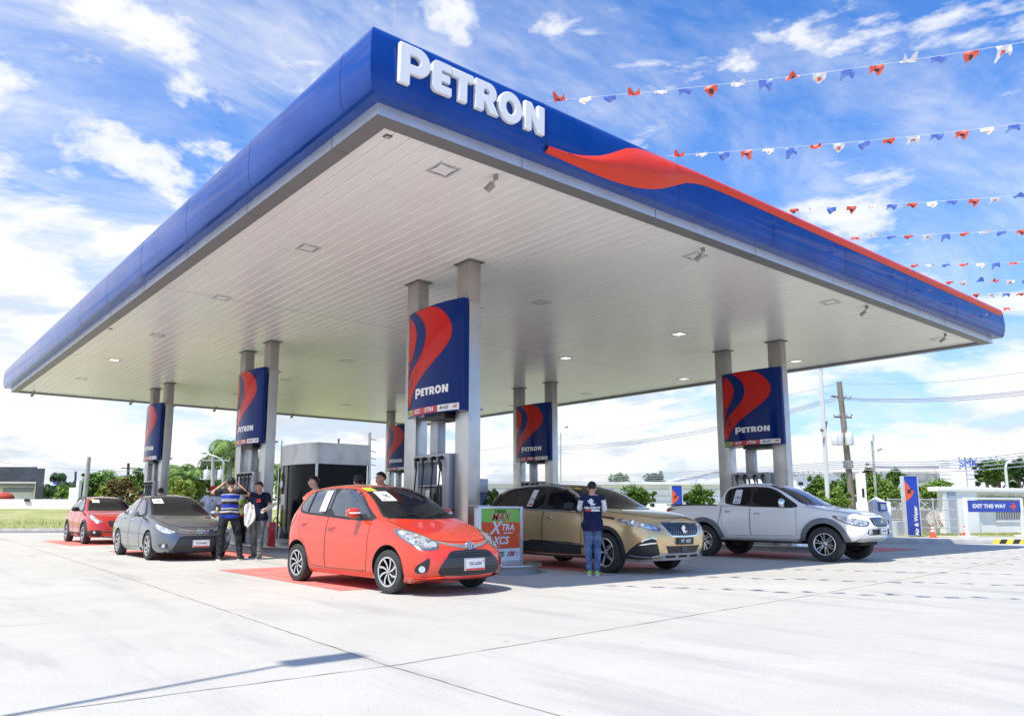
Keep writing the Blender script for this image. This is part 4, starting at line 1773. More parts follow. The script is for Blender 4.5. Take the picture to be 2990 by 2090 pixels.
# ---------------------------------------------------------------- golden seven-seat SUV
def build_suv():
    GOLD = paint('golden_paint', (.74, .54, .27), .5, .26)
    GOLD2 = mat('roof_black', (.012, .012, .013), .12, coat=1.0)
    car = empty('suv', (0, 0, 0), 0, 'metallic gold SUV with black roof and black number plate', 'car')
    A = (-1.42, 1.42)
    st = [
        (-2.25, .26, .85, .875, .78, .945, .58, .975, [0, -.04, -.07, -.08]),
        (-1.98, .23, .905, 1.00, .795, 1.045, .61, 1.07),
        (-1.55, .22, .92, 1.055, .80, 1.09, .63, 1.12),
        (-1.08, .22, .915, 1.085, .815, 1.12, .70, 1.145, [0, -.02, -.10, -.13]),
        (-.65, .22, .91, 1.11, .83, 1.36, .70, 1.385, [0, 0, -.10, -.13]),
        (-.20, .22, .91, 1.12, .84, 1.555, .655, 1.60, [0, 0, -.04, -.06], .5),
        (.40, .22, .91, 1.13, .84, 1.595, .64, 1.655),
        (1.0, .22, .91, 1.14, .835, 1.59, .63, 1.655),
        (1.55, .225, .915, 1.15, .82, 1.56, .615, 1.63),
        (2.0, .25, .90, 1.165, .79, 1.47, .59, 1.545),
        (2.20, .32, .84, 1.12, .76, 1.17, .60, 1.19),
    ]
    body, bvh = make_body('body', st, [(.03, .27), (.10, .40), (.13, .58), (.12, .76)], [(.04, .34), (.09, .48), (.07, .70), (.04, .92)],
                          [0, .06, .10, .11], [0, .04, .06, .07], A, .415, GOLD, car, arch_z=.36)
    # black glasshouse with chrome line
    frame = [(-1.06, 1.085), (-.78, 1.235), (-.50, 1.40), (-.24, 1.515), (.10, 1.565), (.6, 1.58), (1.2, 1.57), (1.7, 1.53), (2.02, 1.44), (2.15, 1.26), (2.17, 1.17), (1.9, 1.145), (1.2, 1.125), (.3, 1.10), (-.5, 1.075), (-.95, 1.06)]
    w1 = chaikin([(-.70, 1.12), (-.52, 1.33), (-.25, 1.47), (.05, 1.52), (.20, 1.525), (.20, 1.125)], 1)
    w2 = chaikin([(.30, 1.13), (.30, 1.53), (.75, 1.54), (1.12, 1.52), (1.12, 1.15)], 1)
    w3 = chaikin([(1.20, 1.155), (1.20, 1.52), (1.62, 1.485), (1.90, 1.39), (1.99, 1.25), (1.9, 1.175)], 1)
    side_window(bvh, car, [(frame, [w1, w2, w3])], glass=mat('tinted_glass', (.008, .009, .010), .04, spec=.28))
    m = MB()
    seam(bvh, [(-.78, 1.235), (-.50, 1.395), (-.24, 1.507), (.10, 1.557), (.6, 1.572), (1.2, 1.562), (1.66, 1.52), (1.92, 1.42), (2.10, 1.22)], SIDE, .030, .019, m)
    seam(bvh, [(2.06, 1.155), (1.2, 1.13), (.3, 1.105), (-.5, 1.08), (-.98, 1.062)], SIDE, .016, .016, m)
    o = m.build('window_trim', mat('satin_chrome', (.70, .71, .73), .22, .9), car, smooth=60)
    mirror_part(o)
    # black roof skin
    quad_patch(car, bvh, [(-.64, -.22), (-.655, .4), (-.65, 1.0), (-.63, 1.6), (-.59, 1.95), (0, 2.03), (.59, 1.95), (.63, 1.6), (.65, 1.0), (.655, .4), (.64, -.22), (.3, -.28), (0, -.30), (-.3, -.28)], TOP, GOLD2, 'roof', .004, .08)
    # rails
    for sg in (-1, 1):
        m = MB()
        pts = []
        for i in range(14):
            t = i / 13
            y = -.15 + 1.95 * t
            h = hit(bvh, TOP, sg * .635, y, 0)
            pts.append((h.x, h.y, h.z + .045 * min(1, 6 * t, 6 * (1 - t)) + .004))
        m.tube(pts, .016, 8)
        m.build('roof_rail', mat('rail_silver', (.66, .67, .69), .3, .8), car, smooth=50)
    ws = [(-.71, 1.14), (-.74, 1.165), (-.64, 1.42), (-.59, 1.545), (-.50, 1.575), (0, 1.59), (.50, 1.575), (.59, 1.545), (.64, 1.42), (.74, 1.165), (.71, 1.14), (.35, 1.12), (0, 1.115), (-.35, 1.12)]
    screen(car, bvh, ws, c=(0, 1.3), glass=mat('tinted_screen', (.010, .011, .012), .09, spec=.25))
    m = MB()
    patch(bvh, [(-.545, 1.49), (-.54, 1.53), (-.40, 1.545), (-.40, 1.505)], FRONT, .0095, m, 0, .06, skirt=0)
    patch(bvh, [(-.52, 1.502), (-.515, 1.522), (-.43, 1.53), (-.43, 1.512)], FRONT, .0105, m, 1, .06, skirt=0)
    m.build('sticker', [YSTK, RSTK], car)
    m = MB()
    patch(bvh, [(.62, 1.17), (.56, 1.50), (.72, 1.505), (.78, 1.175)], SIDE, .0175, m, 0, .06, skirt=0)
    word_patch(m, bvh, '22G', .085, .665, 1.31, SIDE, .019, 1, -1)
    patch(bvh, [(.63, 1.195), (.625, 1.23), (.73, 1.23), (.735, 1.195)], SIDE, .0188, m, 2, .06, skirt=0)
    m.build('entry_card', [PAPER, INK, RSTK], car)
    # doors with dark lower cladding and chrome strip
    low = .50
    door_panel(car, bvh, [(-.80, 1.055), (-.83, .85), (-.82, .50), (-.80, .30), (.235, .29), (.245, .6), (.245, 1.095)], GOLD, .05, .965, CHROME,
               lower=[(-.82, .47), (-.80, .30), (.235, .29), (.24, .50)])
    door_panel(car, bvh, [(.262, 1.095), (.262, .6), (.255, .29), (.86, .30), (.93, .50), (1.04, .70), (1.22, .84), (1.22, 1.12)], GOLD, 1.05, 1.0, CHROME,
               lower=[(.25, .50), (.255, .29), (.86, .30), (.93, .50)])
    for ys in ((-1.02, -.86), (.90, 1.02)):
        pass
    m = MB()
    seam(bvh, [(-.90, .36), (-.3, .345), (.4, .345), (.95, .36)], SIDE, .22, .009, m)
    o = m.build('sill_cladding', PLAST, car, smooth=60)
    mirror_part(o)
    m = MB()
    seam(bvh, [(-.78, .49), (-.5, .505), (.2, .515), (.85, .52)], SIDE, .030, .020, m)
    o = m.build('side_strip', CHROME, car, smooth=60)
    mirror_part(o)
    arch_clad(car, bvh, A[0], .36, .41, .475, PLAST)
    arch_clad(car, bvh, A[1], .36, .41, .475, PLAST)
    # bonnet line
    hood = [(-.66, -1.98), (-.74, -1.55), (-.76, -1.10), (-.35, -1.16), (0, -1.18), (.35, -1.16), (.76, -1.10), (.74, -1.55), (.66, -1.98), (.42, -2.22), (0, -2.28), (-.42, -2.22)]
    m = MB()
    patch(bvh, hood, TOP, .003, m, 0, .07)
    seam(bvh, hood, TOP, .008, .004, m, 1, .05, closed=True)
    m.build('bonnet', [GOLD, SEAM_BLACK], car, smooth=60)
    m = MB()
    seam(bvh, [(-1.04, 1.02), (-1.35, .985), (-1.62, .955)], SIDE, .03, .012, m)
    o = m.build('wing_badge', BLACK, car)
    mirror_part(o)
    for sg in (-1, 1):
        lamp_unit(car, bvh, sg, 38, [(.46, -2.33, .79), (.60, -2.24, .855), (.76, -2.04, .925), (.86, -1.72, .98), (.88, -1.70, .915), (.86, -1.88, .865), (.80, -2.04, .83), (.70, -2.16, .795), (.60, -2.25, .755), (.50, -2.31, .745)],
                  bulbs=((.80, -2.0, .895, .040), (.72, -2.13, .85, .034)), glass=LAMPG)
        # dark bumper corner with lamp slot
        o = fog_unit(car, bvh, sg, 35, [(.50, -2.30, .355), (.57, -2.26, .62), (.65, -2.20, .655), (.80, -2.08, .55), (.86, -1.95, .43), (.90, -1.86, .275), (.80, -2.05, .265), (.60, -2.24, .28)], it=0)
        fr = diag(35, sg)
        m = MB()
        seam(bvh, [ab(fr, sg, q) for q in ((.565, -2.27, .615), (.63, -2.22, .64), (.72, -2.14, .60), (.80, -2.05, .525))], fr, .02, .013, m)
        seam(bvh, [ab(fr, sg, q) for q in ((.57, -2.27, .55), (.65, -2.20, .545), (.78, -2.06, .51))], fr, .022, .013, m)
        seam(bvh, [ab(fr, sg, q) for q in ((.64, -2.2, .315), (.78, -2.06, .32), (.86, -1.94, .34))], fr, .012, .013, m)
        m.build('lamp_surround', CHROME, o, smooth=50)
    # grille with chrome dashes
    g_ = [(-.47, .885), (0, .90), (.47, .885), (.485, .86), (.41, .73), (.35, .665), (0, .65), (-.35, .665), (-.41, .73), (-.485, .86)]
    gl = quad_patch(car, bvh, g_, FRONT, BLACK, 'grille', .006, .06)
    m = MB()
    seam(bvh, g_, FRONT, .022, .016, m, 0, .05, closed=True)
    m.build('grille_frame', CHROME, gl, smooth=50)
    m = MB()
    for r in range(8):
        z = .868 - r * .028
        hw = .44 - r * .015
        k = 0
        x = -hw + (r % 2) * .03
        while x < hw:
            if abs(x) > .07 or r < 1 or r > 6:
                seam(bvh, [(x - .010, z), (x + .010, z)], FRONT, .009, .012, m, 0, .03)
            x += .062
    m.build('grille_dashes', CHROME, gl)
    p = hit(bvh, FRONT, 0, .72, .012)
    m = MB()
    m.prism([(x * .15, y * .15) for x, y in LION], 0, .012, frameM((p.x, p.y, .70), (-1, 0, 0), (0, 0, 1), (0, -1, 0)))
    m.build('badge', CHROME, gl, fix=True)
    # lower mesh, skid plate with slots
    lo = quad_patch(car, bvh, [(-.46, .495), (.46, .495), (.38, .375), (-.38, .375)], FRONT, BLACK, 'air_intake', .006, .06)
    m = MB()
    for z in (.475, .455, .435, .415, .395):
        seam(bvh, [(-.40, z), (0, z), (.40, z)], FRONT, .006, .012, m, 0, .1)
    m.box((-.07, hit(bvh, FRONT, 0, .43, .02).y - .005, .40), (.07, hit(bvh, FRONT, 0, .43, .02).y, .48))
    m.build('intake_bars', mat('grille_bar_grey', (.06, .06, .065), .4), lo)
    m = MB()
    seam(bvh, [(-.68, .275), (-.45, .32), (0, .325), (.45, .32), (.68, .275)], FRONT, .10, .030, m, 0, .05)
    sk = m.build('skid_plate', mat('skid_silver', (.70, .70, .69), .35, .4), car, smooth=50)
    m = MB()
    for a, b in ((-.42, -.20), (-.11, .11), (.20, .42)):
        seam(bvh, [(a, .328), (b, .328)], FRONT, .028, .036, m, 0, .05)
    m.build('skid_slot', BLACK, sk)
    plate(car, bvh, .575, w=.44, h=.12, dark=True, word='VT 1657', y=hit(bvh, FRONT, 0, .575, 0).y - .012)
    wing_mirror(car, 1.0, -.62, 1.17, [BLACK, BLACK], (.13, .075, .085))
    for sg in (-1, 1):
        fr = (Vector((sg * 4.2, 4.2, 0)), Vector((-sg * .7071, .7071, 0)), Vector((0, 0, 1)), Vector((-sg * .7071, -.7071, 0)))
        quad_patch(car, bvh, [(.70, .90), (.70, 1.08), (1.02, 1.08), (1.02, .92)], fr, REDL, 'tail_lamp')
    quad_patch(car, bvh, [(-.60, 1.18), (-.52, 1.48), (.52, 1.48), (.60, 1.18)], REAR, GLASS, 'rear_window')
    wheels(car, A, .79, .36, .225, .245, (5, .018, .040, 0.0, .0, .31), steer=radians(-7))
    return car


suv = build_suv()
suv.location, suv.rotation_euler = (11.35, 11.02, 0), (0, 0, -.012)


# ---------------------------------------------------------------- white double-cab pickup
def build_pickup():
    WH = paint('pearl_white_paint', (.90, .90, .88), .0, .22)
    car = empty('pickup_truck', (0, 0, 0), 0, 'white double cab pickup truck with grey wheel arches and side steps', 'pickup truck')
    A = (-1.5, 1.5)
    st = [
        (-2.20, .46, .80, .93, .74, .99, .55, 1.02, [0, -.05, -.09, -.10]),
        (-1.95, .44, .875, 1.05, .78, 1.09, .60, 1.11),
        (-1.50, .44, .90, 1.13, .80, 1.15, .64, 1.17),
        (-1.02, .44, .90, 1.19, .81, 1.22, .68, 1.24, [0, -.02, -.08, -.10]),
        (-.60, .44, .90, 1.20, .815, 1.49, .66, 1.51, [0, 0, -.10, -.12]),
        (-.18, .44, .90, 1.21, .82, 1.69, .60, 1.73, [0, 0, -.04, -.06], .5),
        (.35, .44, .90, 1.22, .82, 1.72, .585, 1.785),
        (.85, .44, .90, 1.23, .82, 1.70, .585, 1.765),
        (1.06, .44, .90, 1.235, .82, 1.60, .61, 1.68),
        (1.13, .44, .90, 1.235, .83, 1.265, .72, 1.27),
        (1.20, .44, .90, 1.235, .84, 1.245, .74, 1.245, [0, 0, 0, 0], .9),
        (1.9, .45, .90, 1.235, .84, 1.245, .74, 1.245, [0, 0, 0, 0], .9),
        (2.62, .50, .875, 1.235, .82, 1.245, .72, 1.245, [0, 0, 0, 0], .9),
    ]
    body, bvh = make_body('body', st, [(-.04, .47), (.06, .56), (.10, .70), (.09, .85)], [(.03, .52), (.05, .65), (.04, .9), (.02, 1.1)],
                          [0, .06, .10, .11], [0, .03, .04, .04], A, .455, WH, car, arch_z=.40)
    # gap between cab and tub, tub floor
    m = MB()
    seam(bvh, [(1.02, 1.235), (1.04, 1.0), (1.12, .70), (1.24, .50)], SIDE, .014, .005, m)
    o = m.build('cab_gap', BLACK, car)
    mirror_part(o)
    quad_patch(car, bvh, [(-.74, 1.22), (-.74, 2.60), (.74, 2.60), (.74, 1.22)], TOP, mat('bed_liner', (.02, .02, .02), .8), 'load_bed', .008, .2)
    m = MB()
    for sg in (-1, 1):
        m.box((sg * .80 - .05, 1.16, 1.237), (sg * .80 + .05, 2.60, 1.262))
    m.box((-.80, 2.55, 1.237), (.80, 2.62, 1.262))
    m.build('bed_rail', BLACK, car, bevel=.008)
    frame = chaikin([(-.90, 1.225), (-.62, 1.40), (-.38, 1.56), (-.15, 1.65), (.2, 1.675), (.6, 1.675), (.86, 1.645), (.97, 1.56), (.96, 1.33), (.88, 1.25), (.3, 1.205), (-.5, 1.175), (-.88, 1.18)], 1)
    w1 = chaikin([(-.68, 1.20), (-.52, 1.40), (-.34, 1.545), (-.10, 1.625), (.20, 1.645), (.20, 1.225)], 1)
    w2 = chaikin([(.29, 1.235), (.29, 1.645), (.60, 1.645), (.82, 1.615), (.90, 1.54), (.89, 1.36), (.80, 1.275)], 1)
    side_window(bvh, car, [(frame, [w1, w2])], glass=mat('tinted_glass', (.008, .009, .010), .04, spec=.28))
    m = MB()
    seam(bvh, [(.76, 1.27), (.78, 1.61)], SIDE, .016, .018, m)
    o = m.build('window_divider', GLASSL, car)
    mirror_part(o)
    ws = [(-.66, 1.24), (-.69, 1.27), (-.58, 1.55), (-.53, 1.66), (-.45, 1.695), (0, 1.71), (.45, 1.695), (.53, 1.66), (.58, 1.55), (.69, 1.27), (.66, 1.24), (.3, 1.225), (0, 1.22), (-.3, 1.225)]
    screen(car, bvh, ws, c=(0, 1.45), glass=mat('blue_tint_screen', (.015, .05, .30), .05, spec=.9))
    # dark lower-left half of the screen
    quad_patch(car, bvh, [(-.63, 1.275), (-.53, 1.55), (-.475, 1.655), (-.40, 1.665), (-.30, 1.50), (-.05, 1.30), (-.02, 1.255)], FRONT, GLASS, 'screen_dark_half', .010, .05)
    m = MB()
    patch(bvh, [(-.50, 1.615), (-.49, 1.655), (-.36, 1.665), (-.36, 1.63)], FRONT, .0125, m, 0, .06, skirt=0)
    m.build('sticker', [mat('orange_sticker', (.65, .35, .05), .5)], car)
    m = MB()
    patch(bvh, [(.52, 1.265), (.52, 1.60), (.70, 1.60), (.72, 1.27)], SIDE, .0175, m, 0, .06, skirt=0)
    word_patch(m, bvh, '19D', .10, .615, 1.40, SIDE, .019, 1, -1, .002)
    patch(bvh, [(.555, 1.30), (.555, 1.325), (.68, 1.325), (.68, 1.30)], SIDE, .0188, m, 2, .06, skirt=0)
    m.build('entry_card', [PAPER, BSTK, BSTK], car)
    door_panel(car, bvh, [(-.87, 1.17), (-.885, .95), (-.88, .55), (.235, .53), (.245, .8), (.245, 1.20)], WH, .07, 1.045, CHROME)
    door_panel(car, bvh, [(.26, 1.20), (.26, .8), (.25, .53), (.86, .53), (.93, .62), (1.0, .85), (1.0, 1.22)], WH, .84, 1.085, CHROME)
    for ay in A:
        arch_clad(car, bvh, ay, .40, .435, .545, mat('flare_grey', (.16, .175, .20), .4), -6, 186, .045)
    # side steps
    for sg in (-1, 1):
        m = MB()
        m.prism([(sg * .80, .40), (sg * .98, .42), (sg * 1.0, .45), (sg * .98, .47), (sg * .80, .475)], -.95, .98, frameM((0, 0, 0), (1, 0, 0), (0, 0, 1), (0, 1, 0)))
        for k in range(3):
            y = -.7 + .7 * k
            m.box((min(sg * .5, sg * .82), y - .03, .43), (max(sg * .5, sg * .82), y + .03, .47), 1)
        m.build('side_step', [mat('step_silver', (.45, .46, .47), .35, .7), BLACK], car, bevel=.01, fix=True)
    # chassis under the tub
    m = MB()
    m.box((-.45, -2.1, .36), (.45, 2.5, .46))
    m.tube([(-.75, -1.5, .38), (.75, -1.5, .38)], .05, 8)
    m.tube([(-.75, 1.5, .38), (.75, 1.5, .38)], .06, 8)
    m.build('chassis', DARK, car)
    hood = [(-.66, -1.96), (-.74, -1.55), (-.75, -1.06), (-.35, -1.12), (0, -1.13), (.35, -1.12), (.75, -1.06), (.74, -1.55), (.66, -1.96), (.40, -2.20), (0, -2.26), (-.40, -2.20)]
    m = MB()
    seam(bvh, hood, TOP, .008, .004, m, 0, .05, closed=True)
    m.build('bonnet_line', [SEAM_BLACK], car)
    for sg in (-1, 1):
        lamp_unit(car, bvh, sg, 42, [(.42, -2.26, .87), (.55, -2.20, .905), (.70, -2.06, .94), (.80, -1.88, .975), (.86, -1.70, 1.01), (.875, -1.72, .96), (.86, -1.90, .86), (.80, -2.03, .80), (.66, -2.14, .765), (.50, -2.24, .78)],
                  bulbs=((.70, -2.08, .855, .062), (.56, -2.2, .845, .05)), glass=LAMPG)
    gl = quad_patch(car, bvh, [(-.40, .955), (0, .965), (.40, .955), (.43, .87), (.38, .80), (.20, .765), (-.20, .765), (-.38, .80), (-.43, .87)], FRONT, BLACK, 'grille', .008, .06)
    m = MB()
    for k in range(9):
        x = -.36 + .09 * k
        seam(bvh, [(x, .945), (x * .97, .86), (x * .92, .80)], FRONT, .022, .022, m, 0, .04)
    m.build('grille_bars', CHROME, gl, smooth=50)
    m = MB()
    p = hit(bvh, FRONT, 0, .875, .03)
    for k in range(3):
        a = pi / 2 + k * 2 * pi / 3
        q = [(0, 0), (cos(a - .5) * .04, sin(a - .5) * .04), (cos(a) * .075, sin(a) * .075), (cos(a + .5) * .04, sin(a + .5) * .04)]
        m.prism(q, 0, .01, frameM((p.x, p.y, p.z), (1, 0, 0), (0, 0, 1), (0, -1, 0)))
    m.build('badge', CHROME, gl, fix=True)
    lo = quad_patch(car, bvh, [(-.58, .715), (-.60, .62), (-.50, .59), (.50, .59), (.60, .62), (.58, .715)], FRONT, BLACK, 'air_intake', .008, .06)
    for sg in (-1, 1):
        p = hit(bvh, FRONT, sg * .53, .655, .0)
        m = MB()
        m.lathe([(.06, 0), (.058, .03), (.045, .024), (.02, .03), (0, .034)], frameM(p, (1, 0, 0), (0, 0, 1), (0, -1, 0)), 18)
        m.build('fog_lamp', LAMPG, car, smooth=50)
    m = MB()
    seam(bvh, [(-.70, .51), (-.4, .495), (0, .49), (.4, .495), (.70, .51)], FRONT, .075, .03, m)
    m.build('skid_plate', mat('skid_silver', (.70, .70, .69), .35, .4), car, smooth=50)
    plate(car, bvh, .66, w=.36, h=.15, red=False, word='WO 4625', y=hit(bvh, FRONT, 0, .66, 0).y - .03)
    wing_mirror(car, .98, -.60, 1.285, [CHROME, BLACK], (.125, .075, .10))
    for sg in (-1, 1):
        m = MB()
        fr = SIDE if sg < 0 else SIDER
        patch(bvh, [(2.30, 1.145), (2.62, 1.155), (2.64, 1.0), (2.60, .96), (2.54, 1.09)], fr, .012, m, 0, .05)
        m.build('tail_lamp', REDL, car, smooth=50)
    m = MB()
    m.tube([(-.45, .0, 1.73), (-.47, .25, 1.92)], .005, 5)
    m.build('aerial', BLACK, car)
    wheels(car, A, .78, .382, .265, .232, (6, .014, .016, 0.0, .17, .2), steer=radians(3))
    return car


pickup = build_pickup()
pickup.location, pickup.rotation_euler = (17.29, 10.27, 0), (0, 0, .066)


# ---------------------------------------------------------------- grey saloon
def build_sedan():
    GR = paint('grey_metallic_paint', (.15, .165, .19), .6, .22)
    car = empty('saloon_car', (0, 0, 0), 0, 'dark grey saloon car in front of the striped shirt man', 'car')
    A = (-1.275, 1.275)
    st = [
        (-2.03, .18, .76, .66, .70, .73, .50, .755, [0, -.04, -.07, -.085]),
        (-1.72, .17, .835, .80, .73, .84, .54, .86),
        (-1.28, .17, .85, .88, .74, .905, .58, .93),
        (-.86, .17, .85, .925, .75, .955, .64, .98, [0, -.02, -.08, -.10]),
        (-.42, .17, .85, .945, .755, 1.19, .63, 1.215, [0, 0, -.08, -.11]),
        (.02, .17, .85, .955, .755, 1.375, .575, 1.42, [0, 0, -.03, -.05], .5),
        (.50, .17, .85, .965, .755, 1.41, .56, 1.475),
        (1.0, .17, .85, .98, .745, 1.35, .55, 1.43),
        (1.40, .175, .845, .995, .725, 1.16, .57, 1.23),
        (1.68, .18, .835, 1.0, .70, 1.03, .58, 1.065),
        (2.05, .20, .79, .98, .67, 1.005, .55, 1.02, [0, .02, .04, .05]),
        (2.16, .24, .75, .90, .64, .92, .5, .93),
    ]
    body, bvh = make_body('body', st, [(.04, .19), (.11, .28), (.12, .42), (.08, .56)], [(.02, .26), (.06, .40), (.05, .55), (.03, .75)],
                          [0, .08, .13, .145], [0, .04, .05, .06], A, .35, GR, car, arch_z=.31)
    frame = chaikin([(-.74, .945), (-.48, 1.10), (-.22, 1.26), (.02, 1.35), (.35, 1.385), (.75, 1.375), (1.08, 1.29), (1.36, 1.12), (1.44, 1.03), (1.3, .995), (.5, .96), (-.4, .93)], 1)
    w1 = chaikin([(-.52, .965), (-.36, 1.12), (-.14, 1.255), (.08, 1.325), (.25, 1.345), (.25, .98)], 1)
    w2 = chaikin([(.33, .985), (.33, 1.35), (.62, 1.35), (.90, 1.295), (.98, 1.02)], 1)
    w3 = [(1.02, 1.03), (.96, 1.26), (1.10, 1.20), (1.30, 1.06)]
    side_window(bvh, car, [(frame, [w1, w2, w3])], glass=GLASSL)
    ws = [(-.62, .965), (-.655, .99), (-.55, 1.24), (-.50, 1.355), (-.42, 1.385), (0, 1.40), (.42, 1.385), (.50, 1.355), (.55, 1.24), (.655, .99), (.62, .965), (.3, .955), (0, .95), (-.3, .955)]
    screen(car, bvh, ws, c=(0, 1.17), glass=mat('windscreen_glass', (.010, .012, .014), .09, spec=.22))
    m = MB()
    patch(bvh, [(-.50, 1.23), (-.475, 1.335), (-.27, 1.345), (-.285, 1.235)], FRONT, .0095, m, 0, .06, skirt=0)
    word_patch(m, bvh, '280G', .05, -.38, 1.275, FRONT, .011, 1, 1)
    m.build('entry_card', [PAPER, INK], car)
    door_panel(car, bvh, [(-.60, .93), (-.62, .75), (-.60, .27), (.28, .255), (.29, .5), (.29, .955)], GR, .16, .865, CHROME)
    door_panel(car, bvh, [(.305, .955), (.305, .5), (.295, .255), (.80, .265), (.90, .42), (1.0, .60), (1.14, .72), (1.16, .99)], GR, 1.0, .90, CHROME)
    m = MB()
    seam(bvh, [(-.70, .22), (0, .20), (.8, .21)], SIDE, .07, .02, m)
    o = m.build('side_skirt', GR, car, smooth=50)
    mirror_part(o)
    hood = [(-.58, -1.90), (-.67, -1.50), (-.69, -.92), (-.35, -.98), (0, -1.0), (.35, -.98), (.69, -.92), (.67, -1.50), (.58, -1.90), (.35, -2.06), (0, -2.12), (-.35, -2.06)]
    m = MB()
    patch(bvh, hood, TOP, .003, m, 0, .08)
    seam(bvh, hood, TOP, .007, .004, m, 1, .05, closed=True)
    m.build('bonnet', [GR, SEAM_BLACK], car, smooth=60)
    for sg in (-1, 1):
        lamp_unit(car, bvh, sg, 35, [(.40, -2.13, .60), (.52, -2.06, .65), (.66, -1.93, .715), (.77, -1.70, .78), (.81, -1.55, .80), (.80, -1.66, .72), (.75, -1.83, .64), (.66, -1.96, .585), (.53, -2.08, .565)],
                  bulbs=((.68, -1.90, .66, .05), (.56, -2.03, .62, .045)), glass=mat('lamp_clear', (.55, .57, .59), .06, .3, coat=1.0, var=.5, vscale=16, vcol=(.9, .92, .93)))
        fog_unit(car, bvh, sg, 35, [(.58, -2.05, .37), (.70, -1.94, .37), (.76, -1.85, .34), (.66, -1.98, .29), (.59, -2.06, .30)], (.655, -1.99, .33, .042))
    m = MB()
    for z0, w in ((.655, .026), (.61, .014)):
        for sg in (-1, 1):
            seam(bvh, [(sg * .085, z0 - .03), (sg * .25, z0 - .018), (sg * .43, z0 + .012)], FRONT, w, .012, m, 0, .05)
    m.build('chrome_bar', CHROME, car, smooth=50)
    p = hit(bvh, FRONT, 0, .615, .02)
    m = MB()
    m.lathe([(.085, .0), (.08, .012), (.0, .016)], frameM((p.x, p.y + .012, p.z), (1, 0, 0), (0, 0, 1), (0, -1, 0)) @ Matrix.Diagonal((1, .72, 1, 1)), 24)
    bd = m.build('badge', [mat('badge_back', (.25, .26, .28), .3, .5)], car, smooth=50)
    ring_emblem(bd, p.y - .006, p.z, .072)
    gl = quad_patch(car, bvh, [(-.44, .50), (-.36, .535), (.36, .535), (.44, .50), (.56, .26), (.50, .215), (-.50, .215), (-.56, .26)], FRONT, BLACK, 'grille', .006, .06)
    m = MB()
    patch(bvh, [(-.42, .462), (.42, .462), (.50, .33), (-.50, .33)], FRONT, .012, m, 0, .06)
    m.build('bumper_beam', mat('bumper_dark', (.035, .037, .042), .35), gl, smooth=50)
    m = MB()
    seam(bvh, [(-.70, .30), (-.60, .22), (-.3, .195), (0, .19), (.3, .195), (.60, .22), (.70, .30)], FRONT, .04, .02, m)
    m.build('bumper_lip', GR, car, smooth=50)
    plate(car, bvh, .375, w=.36, h=.155, word='XCP 6605', y=hit(bvh, FRONT, 0, .375, 0).y - .03)
    wing_mirror(car, .93, -.42, 1.0, [mat('mirror_silver', (.5, .51, .53), .2, .6), BLACK], (.12, .07, .075))
    for sg in (-1, 1):
        fr = (Vector((sg * 4.2, 4.2, 0)), Vector((-sg * .7071, .7071, 0)), Vector((0, 0, 1)), Vector((-sg * .7071, -.7071, 0)))
        quad_patch(car, bvh, [(.62, .76), (.66, .93), (.90, .95), (1.0, .88), (.95, .78)], fr, REDL, 'tail_lamp')
    quad_patch(car, bvh, [(-.52, 1.12), (-.44, 1.33), (.44, 1.33), (.52, 1.12)], REAR, GLASS, 'rear_window')
    wheels(car, A, .745, .31, .19, .205, (7, .022, .034, 0.0, 0.0, .2))
    return car


sedan = build_sedan()
sedan.location, sedan.rotation_euler = (5.85, 19.45, 0), (0, 0, -.005)


